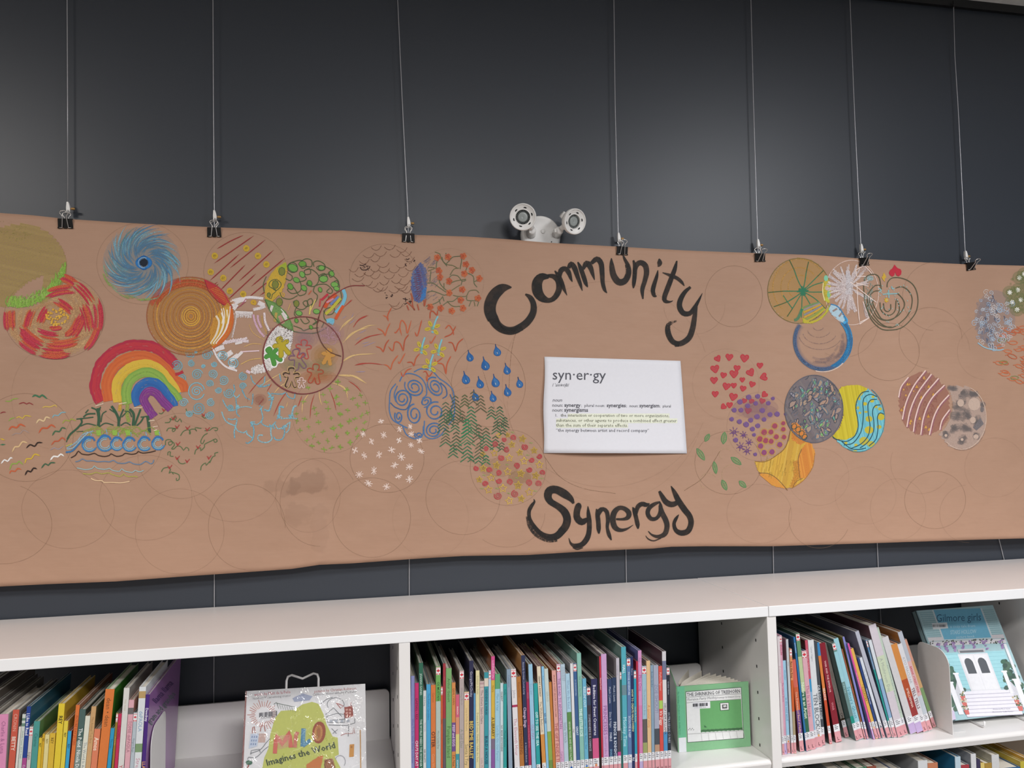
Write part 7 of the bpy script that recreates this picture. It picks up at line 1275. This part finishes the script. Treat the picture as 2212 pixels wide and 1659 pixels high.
R3 = row('right', (1640, 1290, .22247), RB, 'leaning books in the right bookcase', -.38, '@first against the left upright', ymode='bottom', seed=10)
# lower shelf of the right bookcase: only the tops show
LOW = [(1690, 1712, 1668, '5f6f74', 'slate book'), (1716, 1735, 1678, '3f5560', 'dark slate book'), (1738, 1756, 1672, '8a8f90', 'grey board book'), (1792, 1806, 1662, 'b8bcbc', 'silver book'), (1828, 1846, 1664, '5f9a78', 'mint striped book'), (1850, 1868, 1658, '3f7a5a', 'green striped book'),
       (1872, 1890, 1655, '8a4a38', 'chestnut book with round picture'), (1893, 1920, 1665, '2f4a78', 'blue edged book'), (1932, 1958, 1668, '9a9fa0', 'grey backed paperback'), (1982, 1999, 1643, 'd0d2d4', 'white spined paperback'), (2003, 2024, 1648, 'c07a58', 'salmon edged book'), (2026, 2034, 1664, 'd09a48', 'thin amber book'), (2062, 2072, 1634, 'b8ccd8', 'pale blue spined book'),
       (2075, 2084, 1652, 'a83a44', 'thin red book'), (2096, 2107, 1628, 'd4d4d6', 'broad white book'), (2108, 2115, 1640, '3a3454', 'dark violet book'), (2117, 2123, 1647, 'd8c070', 'yellow topped book'), (2126, 2139, 1648, 'a8863c', 'ochre spined book'), (2141, 2149, 1630, 'd0d0d0', 'tall white book'), (2160, 2195, 1659, '2a5f90', 'cobalt book'), (2203, 2209, 1644, 'c0b040', 'lime yellow book'), (2212, 2222, 1636, 'd98a3c', 'orange book')]
COVL = ['5a6a70', '3a4c52', '7c8284', '9a9fa0', '3f6a50', '5a8a68', '6a3028', '4a5a80', '8b9092', 'a6a8aa', '8a5a4a', 'a07838', '2a6f98', '8a8f9a', '8d929a', '2a2540', 'b08a4a', '98926a', 'a8a494', '27587f', 'b8a038', 'c79a3c']
LI = []
for (a, b2, c_, col, nm), cv in zip(LOW, COVL): LI.append(B(a, b2, c_, col, nm, sl=.04, cov=cv))
row('right', (0, 0, 1), LI, 'books on the lower shelf of the right bookcase', -.395, '@first on its lower shelf', zs=SH2, dep=(.24, .3), seed=4)

# ------------------------------------------------------------------ bookends
def bookend(label, x, y0, y1, h, foot, loc):
    t = thing('bookend', label, 'bookend', loc, 'white steel bookends'); th = .0016; r = .045
    P = [(y0, SH1+.001)]+[(y0+r-r*math.cos(q), SH1+h-r+r*math.sin(q)) for q in np.linspace(0, PI/2, 8)]+[(y1-.02+.02*math.sin(q), SH1+h-.02+.02*math.cos(q)) for q in np.linspace(0, PI/2, 5)]+[(y1, SH1+.001)]
    m = MB(); n = len(P); m.v += [(x, y, z) for y, z in P]+[(x+th, y, z) for y, z in P]
    m.face(range(n), (1, 1, 1)); m.face(list(range(n, 2*n))[::-1], (1, 1, 1))
    for i in range(n): m.face((i, n+i, n+(i+1) % n, (i+1) % n), (1, 1, 1))
    m.build('upright_plate', M_STEELW, t)
    m = MB(); m.box(x, x+foot, y0+.012, y1-.01, SH1+.0003, SH1+.0013); m.build('foot_plate', M_STEELW, t)
xe = RL[-1][0]+RL[-1][1]; top = xe+math.tan(RL[-1][2])*.20+.001
bookend('white bookend standing against the purple book in the left bookcase', top, -.385, -.245, .195, .07, (top, -.3, SH1))
xe = max(q[0]+q[1] for q in R3)+.002; xe = max(xe, 1.540)
bookend('white bookend holding up the leaning books in the right bookcase', xe, -.388, -.27, .218, .05, (xe, -.33, SH1))

# ------------------------------------------------------------------ books shown face out
def planeS(P0, n):
    P0 = np.array(P0, float); n = np.array(n, float)
    def S(u, v, l=0):
        d = ray(u, v); return CAM+d*(((P0-CAM)@n)/(d@n))+n*l
    return S
def slab(mb, A, Bq, C, Dq, n, t, cols):
    """a board between the corners A (lower left) B C D, thickness t away from n"""
    k = -np.array(n)*t; mb.hexa([A, Bq, Bq+k, A+k, Dq, C, C+k, Dq+k], cols[0], 0, cols)
def easel(label, x0, x1, loop, yb, lean, off, z0, loc):
    t = thing('display_easel', label, 'easel', loc, 'white wire book easels'); a = math.radians(lean); up = np.array([0, math.sin(a), math.cos(a)]); nn = np.array([0, -math.cos(a), math.sin(a)])
    o = np.array([0, yb, z0])-nn*off
    xm = (loop[0]+loop[1])/2; ht = loop[2]
    L = [np.array([loop[0], 0, 0])+o+up*.0, np.array([loop[0], 0, 0])+o+up*(ht-.012), np.array([loop[0]+.003, 0, 0])+o+up*(ht-.003), np.array([loop[0]+.012, 0, 0])+o+up*ht, np.array([xm, 0, 0])+o+up*(ht-.010), np.array([loop[1]-.012, 0, 0])+o+up*ht, np.array([loop[1]-.003, 0, 0])+o+up*(ht-.003), np.array([loop[1], 0, 0])+o+up*(ht-.012), np.array([loop[1], 0, 0])+o]
    m = MB(); m.tube(L, .0028, n=8); m.build('back_wire', M_WIRE, t, smooth=True)
    for x in (loop[0]+.012, loop[1]-.012):
        m = MB(); f = np.array([x, 0, 0])+o; zf = SH1+.0032
        m.tube([np.array([x, f[1]+up[1]*ht*.5, f[2]+up[2]*ht*.5]), np.array([x, min(-.05, f[1]+.20), zf])], .0026, n=8)
        m.build('rear_leg', M_WIRE, t, smooth=True)
    zf = SH1+.0032
    for x in (x0, x1):
        m = MB(); m.tube([np.array([x, o[1]+.02, zf]), np.array([x, yb-.026, zf]), np.array([x, yb-.031, zf+.003]), np.array([x, yb-.032, zf+.016])], .0026, n=8)
        m.build('support_foot', M_WIRE, t, smooth=True)
    m = MB(); m.tube([np.array([x0, o[1]+.02, zf+.0001]), np.array([x1, o[1]+.02, zf+.0001])], .0026, n=8); m.build('cross_wire', M_WIRE, t, smooth=True)
    return t
# square white book on an easel, left bookcase
a = math.radians(22); n1 = np.array([0, -math.cos(a), math.sin(a)]); up1 = np.array([0, math.sin(a), math.cos(a)])
S1 = planeS((0, -.36, SH1+.0125), n1); TL, TR = S1(530, 1493), S1(789, 1477); TR[2] += 0
hh = float((min(TL[2], TR[2])-SH1-.0135)/up1[2]); BL_, BR_ = TL-up1*hh, TR-up1*hh
t = thing('picture_book', 'square white picture book with lime green shape, face out on a wire easel', 'book', tuple(BL_))
WHT = lin('e3e3e6'); m = MB(); slab(m, BL_, BR_, TR, TL, n1, .0025, [WHT]*6); slab(m, BL_-n1*.0105, BR_-n1*.0105, TR-n1*.0105, TL-n1*.0105, n1, .0025, [WHT]*6)
slab(m, BL_, BL_+np.array([.0035, 0, 0]), TL+np.array([.0035, 0, 0]), TL, n1, .0129, [lin('b5615a')]*6); m.build('cover', M_BOOK, t)
m = MB(); i_ = np.array([.004, 0, 0]); slab(m, BL_-n1*.0027+i_+up1*.003, BR_-n1*.0027-i_+up1*.003, TR-n1*.0027-i_-up1*.003, TL-n1*.0027+i_-up1*.003, n1, .0075, [PAPERC]*6); m.build('page_block', M_PAGE, t)
d = Draw(S1, 380, 1400, .217, lift=.0003); d.stepl = 4e-6
d.text('words by Matt de la Peña', 780, 1140, 478, 448, 'c4505c', hs=1.2); d.text('Newbery Medal-winning creator', 765, 1145, 515, 482, '8a8a90', hs=1.2); d.text('pictures by Christian Robinson', 1378, 1795, 445, 412, 'b5463c', hs=1.2); d.text('Caldecott Honor-winning illustrator', 1362, 1805, 475, 442, '6a6a70', hs=1.2)
for k in range(34):
    q = k*2*PI/34; r0, r1 = rnd.uniform(75, 95), rnd.uniform(120, 175); d.ln([(870+r0*math.cos(q), 665+r0*.9*math.sin(q)), (870+r1*math.cos(q), 665+r1*.9*math.sin(q))], 1.3, rnd.choice(['c07a6a', 'b86a5c', 'cf9a8c']))
d.flat([(1355, 535), (1420, 555), (1470, 660), (1500, 760), (1560, 880), (1610, 890), (1622, 1060), (1580, 1080), (1640, 1194), (860, 1194), (880, 1090), (920, 1000), (940, 860), (985, 700), (1045, 625), (1180, 615), (1260, 560)], 'c0c566')
for k in range(90): x, y = rnd.uniform(950, 1580), rnd.uniform(600, 1170); (abs(x-1290) < 90+.42*(y-540)) and d.ln([(x, y), (x+rnd.uniform(-14, 14), y+rnd.uniform(10, 24))], 2.2, rnd.choice(['c8ce6a', 'b0b848', 'cdd27a']))
d.flat([(1160, 500), (1260, 450), (1360, 480), (1330, 520), (1180, 535)], 'a9b2cc')
d.ln([(975, 560), (1000, 540)]+[(1010+k*12, 560+(k % 2)*40+k*2.4) for k in range(16)], 1.3, '5f6c66'); d.ln([(1000, 548), (1200, 590)], 1.2, '5f6c66')
bx = (830, 1010, 640, 690)
for k in range(34): x = bx[0]+(bx[1]-bx[0])*k/34; (rnd.random() < .8) and d.ln([(x, 645-(x-830)*.12), (x, 692-(x-830)*.1)], rnd.choice([.6, 1.0]), '6a6a72')
d.text('3 3092 00436 408 6', 842, 1000, 706, 690, '77777c')
d.s([(1490, 660), (1570, 595), (1650, 680)], 1.3, '6a7078', sm=False); d.s([(1440, 560), (1500, 510), (1560, 490)], 1.2, '6a7078'); d.ell(1590, 560, 85, 65, 1.2, '70757c', 1, 150, 380); d.ln([(1595, 545), (1640, 600), (1665, 575), (1595, 545)], 1.6, 'b8605a')
d.fill([(1675, 590), (1755, 575), (1765, 680), (1680, 700)], 'a5483c', 1, 85, 2.4); [d.flat([(1690+i*32, 605+j*32), (1712+i*32, 602+j*32), (1712+i*32, 622+j*32), (1690+i*32, 626+j*32)], 'd8a89c') for i in (0, 1) for j in (0, 1, 2)]; d.ln([(1745, 580), (1742, 540)], 1.6, '9a4438')
d.ln([(1500, 680), (1600, 650), (1680, 660), (1680, 740), (1510, 740), (1500, 680)], 1.2, '70757c'); d.ln([(1520, 765), (1700, 770), (1780, 745), (1780, 700)], 1.3, '70757c'); d.ln([(1540, 720), (1690, 705)], 1.2, '70757c')
for x in (1530, 1580, 1640, 1700): d.flat([(x, 715), (x+28, 712), (x+28, 735), (x, 738)], 'b9c0cb')
d.ln([(1720, 775), (1715, 880)], 1.4, '70757c'); d.ln([(1640, 870), (1690, 850), (1760, 850), (1770, 790), (1780, 850)], 1.3, 'b5706a')
d.ln([(1550, 800), (1600, 850), (1560, 850), (1610, 810)], 1.3, '6a7078')
d.flat([(745, 855), (825, 850), (810, 975), (725, 1000)], 'c5d0e2'); [d.flat([(755+i*22-j*5, 875+j*36), (766+i*22-j*5, 873+j*36), (764+i*22-j*5, 893+j*36), (752+i*22-j*5, 895+j*36)], '7f93b8') for i in (0, 1, 2) for j in (0, 1, 2)]
d.ln([(760, 850), (765, 790), (780, 780), (790, 845)], 1.6, 'a5584a'); d.ln([(840, 830), (850, 770), (880, 770), (890, 830)], 1.6, 'a5584a'); [d.ln([(835+k*14, 850), (826+k*14, 940)], 1.6, 'c99a88') for k in range(5)]
d.s([(740, 1050), (840, 1010), (900, 940), (940, 900)], 1.3, '70757c'); d.s([(720, 1085), (800, 1085), (880, 1010), (920, 980)], 1.2, '70757c'); d.ln([(745, 1060), (750, 1020), (830, 1005), (840, 1040)], 1.2, '70757c'); d.ln([(720, 1090), (715, 1110)], 1.2, '70757c')
d.disc(728, 1140, 34, 24, '3f6f5a'); d.ln([(725, 1160), (715, 1194)], 2.4, '9a4438'); d.ln([(1835, 815), (1840, 1194)], 2, 'cf9a48'); d.flat([(1730, 960), (1775, 955), (1770, 1080), (1725, 1085)], 'cf9444'); d.disc(1748, 985, 10, 10, 'a86a30')
d.ell(1635, 1130, 52, 62, 1.3, '9a9aa2', 1, 200, 400); d.fill([(1480, 1110), (1560, 1100), (1590, 1194), (1480, 1194)], 'a06a48', 1, 20, 2.6); d.fill([(1300, 1160), (1420, 1080), (1470, 1070), (1440, 1194), (1300, 1194)], 'c9783c', 1, 30, 2.6); d.ell(1520, 1160, 40, 52, 2, '7a4a34', 1)
for P, w, col in (((( 985, 1050), (1000, 870), (1060, 960), (1130, 840), (1145, 990)), 9, 'cf6a5c'), (((1185, 990), (1190, 900), (1200, 850)), 8, 'c97a6a'), (((1260, 980), (1270, 800)), 9, '4a86a8'), (((1262, 975), (1340, 915)), 8, '4a86a8')): d.s(P, w, col, 1, False)
d.ell(1424, 840, 48, 92, 8, '9a4a30', 1, 0, 360, 6); d.ell(1418, 845, 30, 70, 5, 'd09a58', 1, 0, 360, 6); [d.ln([(1422, 845), (1422+44*math.cos(q), 845+84*math.sin(q))], 1.2, 'a8683c') for q in np.linspace(0, 2*PI, 22)]
for k in range(10): d.ln([(995+k*3, 880+k*14), (1140-k*2, 868+k*12)], 1.1, 'e0a898'); d.ln([(1262, 815+k*16), (1300-k, 810+k*16)], 1.1, '9ac0d0')
d.s([(1190, 840), (1225, 850)], 5, 'c97a6a', 1)
d.text('Imagines the World', 905, 1590, 1172, 992, '3a4a34', True)
d.done('cover_print', t, M_INK)
def film():
    mt, nt, bs = nmat('wrinkled_clear_film'); nt.nodes.remove(bs)
    tr = nt.nodes.new('ShaderNodeBsdfTransparent'); gl = nt.nodes.new('ShaderNodeBsdfGlossy'); gl.inputs['Roughness'].default_value = .06
    mx = nt.nodes.new('ShaderNodeMixShader'); mx.inputs[0].default_value = .17
    w = noise(nt, 15, 2.5, rough=.55); sb = nt.nodes.new('ShaderNodeMath'); sb.operation = 'SUBTRACT'; sb.inputs[1].default_value = .5; nt.links.new(w.outputs['Fac'], sb.inputs[0])
    ab = nt.nodes.new('ShaderNodeMath'); ab.operation = 'ABSOLUTE'; nt.links.new(sb.outputs[0], ab.inputs[0])
    mr = nt.nodes.new('ShaderNodeMapRange'); mr.interpolation_type = 'SMOOTHSTEP'; mr.inputs['From Min'].default_value = 0; mr.inputs['From Max'].default_value = .035; mr.inputs['To Min'].default_value = 1; mr.inputs['To Max'].default_value = 0; nt.links.new(ab.outputs[0], mr.inputs['Value'])
    bp = nt.nodes.new('ShaderNodeBump'); bp.inputs['Strength'].default_value = 1; bp.inputs['Distance'].default_value = .0032
    nt.links.new(mr.outputs[0], bp.inputs['Height']); nt.links.new(bp.outputs[0], gl.inputs['Normal'])
    nt.links.new(tr.outputs[0], mx.inputs[1]); nt.links.new(gl.outputs[0], mx.inputs[2]); nt.links.new(mx.outputs[0], nt.nodes['Material Output'].inputs['Surface']); return mt
m = MB(); k_ = n1*.0016; m.poly([BL_+k_, BR_+k_, TR+k_, TL+k_], (1, 1, 1)); m.build('plastic_jacket', film(), t)
pA, pB = S1(615, 1487), S1(689, 1482)
top_h = float((S1(626, 1462)-np.array([0, -.36, SH1+.0125]))@up1)
easel('white wire easel behind the square white book in the left bookcase', TL[0]+.06, TR[0]-.06, (pA[0]+.002, pB[0]-.002, top_h), float(BL_[1]), 22, .0245, float(BL_[2]), (float((pA[0]+pB[0])/2), -.30, SH1))

# pale blue porch book on an easel, right bookcase
B0 = at(2066, 1556, z=SH1+.0165); T0 = at(1982, 1319, x=B0[0]); v = T0-B0; a = math.atan2(v[1], v[2]); h2 = math.hypot(v[1], v[2])
n2 = np.array([0, -math.cos(a), math.sin(a)]); up2 = np.array([0, math.sin(a), math.cos(a)]); S2 = planeS(B0, n2)
R_ = at(2145, 1312, y=T0[1]); wd = R_[0]-T0[0]; ex = np.array([1., 0, 0])
A2 = B0-ex*.006; B2 = B0+ex*wd; C2 = B2+up2*h2; D2_ = A2+up2*h2
t = thing('picture_book', 'large pale blue book showing a porch and steps, face out on an easel', 'book', tuple(A2))
PB = lin('a9c9cf'); m = MB(); slab(m, A2, B2, C2, D2_, n2, .0028, [PB]*6); slab(m, A2-n2*.0182, B2-n2*.0182, C2-n2*.0182, D2_-n2*.0182, n2, .0028, [PB]*6); slab(m, A2, A2+ex*.004, D2_+ex*.004, D2_, n2, .0208, [PB]*6); m.build('cover', M_BOOK, t)
m = MB(); slab(m, A2-n2*.003+ex*.004+up2*.004, B2-n2*.003-ex*.004+up2*.004, C2-n2*.003-ex*.004-up2*.004, D2_-n2*.003+ex*.004-up2*.004, n2, .015, [PAPERC]*6); m.build('page_block', M_PAGE, t)
d = Draw(S2, 1900, 1270, .2344, lift=.0003); d.stepl = 4e-6
def lp(P0, P1, t_): return (P0[0]+(P1[0]-P0[0])*t_, P0[1]+(P1[1]-P0[1])*t_)
TLz, TRz, BLz, BRz = (350, 210), (1045, 182), (708, 1200), (1420, 1165)
def uv(s_, t_): return lp(lp(TLz, TRz, s_), lp(BLz, BRz, s_), t_)
def q4(s0, s1, t0, t1, col, den=1): d.flat([uv(s0, t0), uv(s1, t0), uv(s1, t1), uv(s0, t1)], col, den)
for k in range(14): t_ = .02+k*.019; d.ln([uv(.01, t_), uv(.21, t_)], .9, '7fa9b2'); d.ln([uv(.84, t_), uv(.99, t_)], .9, '7fa9b2')
q4(.19, .85, .0, .285, 'cfdbe0'); q4(.21, .83, .0, .275, '6fb3d0'); q4(0, 1, .225, .235, 'd8d4d6') if False else None
d.text('Gilmore girls', 520, 935, 312, 300, '2f5f80', hs=1.25)
d.flat([(480, 325), (620, 318), (632, 372), (492, 382)], 'dfe3e6')
for k in range(30): x = 488+k*4.1; (rnd.random() < .85) and d.ln([(x, 338), (x+1.5, 362)], rnd.choice([.5, .8]), '6a6a72')
d.text('a cozy tale from', 650, 880, 368, 360, 'b9d8e6'); d.text('STARS HOLLOW', 652, 892, 428, 418, 'a9d0e0', True, hs=1.6); d.text('picture book', 706, 876, 464, 456, 'b9d8e6')
q4(0, .2, .25, .285, 'd8d6da'); q4(.84, 1, .25, .285, 'd5d0d4'); q4(0, 1, .29, .33, 'dcdadf')
for k in range(60):
    s_ = rnd.uniform(.0, 1); t_ = rnd.uniform(.285, .33); x, y = uv(s_, t_); d.disc(x, y, 9, 6, rnd.choice(['5a5f5a', '3f4a44', '6a7068']), 1, 6, rnd.uniform(0, 3))
for s_ in (.10, .20, .30, .41, .56, .72, .93):
    for k in range(14): t_ = rnd.uniform(0, .085); x, y = uv(s_+rnd.uniform(-.035, .035)*(1-t_*9), .30+t_); d.disc(x, y, 10, 9, rnd.choice(['9a80b0', '8a70a2', 'a890bc']), 1, 7)
q4(.07, .93, .40, .74, '9fd2da')
for k in range(9): d.ln([uv(.08, .415+k*.035), uv(.92, .415+k*.035)], .8, '86bcc6')
q4(.33, .68, .37, .41, 'c0c0c6'); q4(.35, .66, .385, .405, '6f7278'); q4(.31, .70, .415, .76, 'dddde2'); q4(.335, .50, .43, .75, 'e6e6ea'); q4(.51, .68, .43, .75, 'e6e6ea')
for s0 in (.36, .535): d.flat([uv(s0, .60), uv(s0, .50)]+[uv(s0+.055-.055*math.cos(q), .50-.045*math.sin(q)) for q in np.linspace(0.3, PI-.3, 6)]+[uv(s0+.11, .50), uv(s0+.11, .60)], '565a60')
for k in range(7): q4(.14, .86, .76+k*.034, .76+(k+1)*.034-.006, 'e6e4ec'); q4(.14, .86, .76+(k+1)*.034-.006, .76+(k+1)*.034, 'b8b4c4')
q4(0, .08, .33, 1, '5f7a70') if False else None
for s0, s1 in ((.0, .12), (.88, 1.0)):
    for k in range(20): x, y = uv(rnd.uniform(s0, s1), rnd.uniform(.55, .92)); d.disc(x, y, 26, 24, rnd.choice(['4a6258', '55705f', '3f574e']), 1, 9)
for sx_, sg in ((.10, 1), (.90, -1)):
    for k in range(34): q = rnd.random(); x, y = uv(sx_+sg*rnd.uniform(-.04, .13)*(.35+.65*q), .50+.26*q); d.disc(x, y, 24, 22, rnd.choice(['4a6258', '55705f', '3f574e', '466a58']), 1, 9)
for s0, s1 in ((.02, .055), (.95, .985)): q4(s0, s1, .34, .72, 'e2e4e8')
for s0, s1, tt in ((.045, .11, .68), (.90, .965, .68), (.17, .22, .60), (.80, .85, .60)):
    q4(s0, s1, tt, .97 if tt > .65 else .80, 'e9e9ee'); q4(s0-.012, s1+.012, tt-.015, tt, 'f0f0f4')
for k in range(7): d.ln([uv(.115+k*.009, .74-k*.012), uv(.115+k*.009, .93-k*.015)], 1.2, 'dcdce4'); d.ln([uv(.895-k*.009, .74-k*.012), uv(.895-k*.009, .93-k*.015)], 1.2, 'dcdce4')
for s_, t_ in ((.175, .80), (.165, .86), (.155, .93), (.845, .86), (.855, .92)):
    d.flat([uv(s_-.032, t_), uv(s_+.032, t_), uv(s_+.024, t_+.042), uv(s_-.024, t_+.042)], 'cf6f68')
    for k in range(12): x, y = uv(s_+rnd.uniform(-.035, .035), t_-rnd.uniform(0, .04)); d.disc(x, y, 8, 7, rnd.choice(['6f7a5c', 'd8cdb8', 'c8b890', '5a6a50']), 1, 6)
d.text('Written by Micol Ostow', 1040, 1200, 1124, 1118, '9a98a8'); d.text('Illustrated by Cecilia Messina', 1036, 1228, 1150, 1142, '9a98a8')
d.done('cover_print', t, M_INK)
d = Draw(planeS(B0-ex*.0, n2), 1900, 1270, .2344, lift=.0005); d.flat([(628, 1090), (676, 1084), (684, 1128), (640, 1140)], 'e4e4ea'); d.flat([(640, 1140), (684, 1128), (704, 1210), (662, 1222)], 'd0c4dc'); d.done('call_label', t, M_STICK, 'white and lilac label at the spine foot')
easel('white wire easel under the pale blue porch book in the right bookcase', float(B0[0])+.06, float(B0[0]+wd)-.05, (float(B0[0])+.07, float(B0[0]+wd)-.08, .24), float(B0[1]), math.degrees(a), .0255, float(B0[2]), (float(B0[0]+wd/2), float(B0[1])+.06, SH1))

# small green book standing half open, middle bookcase
z0 = SH1+.0004
BL = at(1483, 1624, z=z0); BR = at(1622, 1612, z=z0); e1 = (BR-BL)/np.linalg.norm(BR-BL); n3 = np.array([e1[1], -e1[0], 0]); n3 = n3 if n3[1] < 0 else -n3
S3 = planeS(BL, n3); h3 = float(S3(1479, 1482)[2]-z0); Z = np.array([0, 0, 1.])
SL = at(1467, 1625.5, z=z0)
t = thing('picture_book', 'small green book with white framed cover, standing half open beside the upright', 'book', tuple(BL))
GR = lin('82b88a'); m = MB(); w3 = float(np.linalg.norm(BR-BL))
slab(m, BL, BR, BR+Z*h3, BL+Z*h3, n3, .0026, [GR]*6)
es = (BL-SL)/np.linalg.norm(BL-SL); ns = np.array([es[1], -es[0], 0]); ns = ns if ns[1] < 0 else -ns
SPC = lin('6cba92'); zl = h3*.22
for za, zb, c_ in ((0, zl, lin('e2e4e8')), (zl, h3, SPC)): slab(m, SL+Z*za, BL+Z*za, BL+Z*zb, SL+Z*zb, ns, .002, [c_]*6)
zt = float(z0+h3); b1 = at(1462, 1480, z=zt); b2 = at(1444, 1433, z=zt); eb = (b2-b1); lb = float(np.linalg.norm(eb)); eb = eb/lb; nb = np.array([eb[1], -eb[0], 0]); lb = min(lb, .165)
S0 = SL+eb*.001; 
INN = lin('dcd8ce'); slab(m, S0, S0+eb*lb, S0+eb*lb+Z*h3, S0+Z*h3, nb if nb[0] > 0 else -nb, .0024, [GR, GR, INN, GR, INN, GR]); m.build('cover', M_BOOK, t)
m = MB(); hinge = (SL+BL)/2-n3*.004; ang0 = math.atan2(e1[1], e1[0]); ang1 = math.atan2(eb[1], eb[0]); NL = 9
for k in range(NL):
    f = .02+.50*(k/(NL-1))**1.3; an = ang0+(ang1-ang0)*f; e_ = np.array([math.cos(an), math.sin(an), 0]); nrm = np.array([-math.sin(an), math.cos(an), 0])*(.0021 if k < 6 else .0009)
    st_ = hinge+np.array([.004*k/NL, 0, 0]); Lp = w3*.985-.002*k
    q = [st_+Z*.003, st_+e_*Lp+Z*.003, st_+e_*Lp+nrm+Z*.003, st_+nrm+Z*.003]; m.hexa(q+[p+Z*(h3-.006) for p in q], PAPERC)
for f in (.64, .80):
    an = ang0+(ang1-ang0)*f; pts = [hinge+np.array([math.cos(an+.5*(1-s_)**2*.8), math.sin(an+.5*(1-s_)**2*.8), 0])*w3*.95*s_ for s_ in np.linspace(.05, 1, 7)]
    for p, q in zip(pts, pts[1:]): n_ = len(m.v); m.v += [tuple(p+Z*.003), tuple(q+Z*.003), tuple(q+Z*(h3-.003)), tuple(p+Z*(h3-.003))]; m.face((n_, n_+1, n_+2, n_+3), PAPERC)
pg = m.build('page_block', M_PAGE, t); pg['label'] = 'fanned cream pages'
d = Draw(S3, 1400, 1320, .2043, lift=.0003); d.stepl = 4e-6
d.flat([(396, 850), (985, 803), (1014, 1345), (414, 1392)], '3a4a42'); d.flat([(401, 856), (981, 809), (1008, 1340), (419, 1386)], 'e6e6e6')
d.flat([(652, 950), (982, 932), (1000, 1255), (556, 1280), (546, 1032), (654, 1026)], '68a86a'); d.fill([(560, 1256), (998, 1232), (1000, 1255), (558, 1280)], '4a7a50', 1, 5, 1.6); [d.ln([(562+k*12, 1272-k*.66), (572+k*12, 1256-k*.66)], .9, '36583c') for k in range(36)]
d.ln([(404, 912), (982, 872)], .9, '8a8a8a'); d.ln([(408, 970), (650, 950)], .9, '8a8a8a'); d.ln([(655, 950), (982, 930)], .9, '8a8a8a')
d.text('THE SHRINKING OF TREEHORN', 410, 972, 902, 862, '5a5a60', True, hs=1.35); d.text('Florence Parry Heide', 412, 706, 950, 925, '6a6a70', italic=True, hs=1.2); d.text('Drawings by Edward Gorey', 722, 976, 924, 908, '6a6a70', italic=True, hs=1.1); d.ln([(713, 905), (715, 935)], .9, '6a6a70')
d.flat([(470, 966), (655, 954), (657, 1024), (473, 1032)], 'eaeaee')
for k in range(40): x = 474+k*3.9; (rnd.random() < .85) and d.ln([(x, 978-k*.25), (x+.5, 1012-k*.25)], rnd.choice([.5, .9]), '4a4a50')
d.text('3 3092 00407 9612', 484, 610, 1028, 1020, '6a6a70')
d.flat([(758, 970), (852, 964), (856, 1046), (762, 1052)], '3a4a3e'); d.flat([(763, 975), (848, 969), (851, 1041), (767, 1047)], 'e6e6e6'); d.flat([(780, 988), (834, 984), (836, 1028), (782, 1032)], '5a5a5a'); d.flat([(790, 1000), (820, 990), (828, 1010), (800, 1016)], 'd8d8d8')
for k in range(10): d.ln([(424+k*13, 1258-(k % 2)*14), (432+k*13, 1250-(k % 2)*14)], 1.6, '8a8a8a') if k < 5 else None
d.ln([(420, 1300), (1004, 1262)], .8, 'a0a0a0'); [d.ln([(560+k*74, 1292-k*4.6), (570+k*76, 1372-k*4.6)], .7, 'c0c0c0') for k in range(7)]; d.flat([(590, 1206), (622, 1226), (596, 1230)], '3f6a48')
d.done('cover_print', t, M_INK)
d = Draw(planeS(SL, ns), 1400, 1320, .2043, lift=.0003)
V, Fc = text_mesh('The Shrinking of Treehorn  Heide  Holiday House')
P_ = [(320, 850), (340, 1310)]; Lq = math.hypot(20, 460); k = Lq/V[:, 0].max(); n_ = len(d.mb.v)
for x, y in V: u, v_ = d.px([(312+20*x*k/Lq+y*k*.9, 850+460*x*k/Lq)])[0]; d.mb.v.append(d.surf(u, v_, .0003)); d.mb.d.append(1)
for f in Fc: d.mb.face([n_+i for i in f], lin('2f7a58'))
d.done('spine_title', t, M_INK)

# cover of the purple book, its right face shows
x_, w_, ln_, hg_ = RL[-1]
book = [o for o in bpy.data.objects if o.type == 'EMPTY' and o.get('label', '').startswith('purple book')][0]
cs, sn = math.cos(ln_), math.sin(ln_); nF = np.array([cs, 0, -sn]); Pf = np.array([x_+w_, -.405, SH1]); S4 = planeS(Pf, nF)
d = Draw(S4, 200, 1400, .15616, lift=.0004); d.stepl = 4e-6
d.text('llama llama', 880, 1120, 770, 490, '3a2460', hs=1.5); d.text('gram and grandpa', 800, 1150, 1060, 640, '5f7a74', hs=1.5)
d.done('cover_print', book, M_INK)
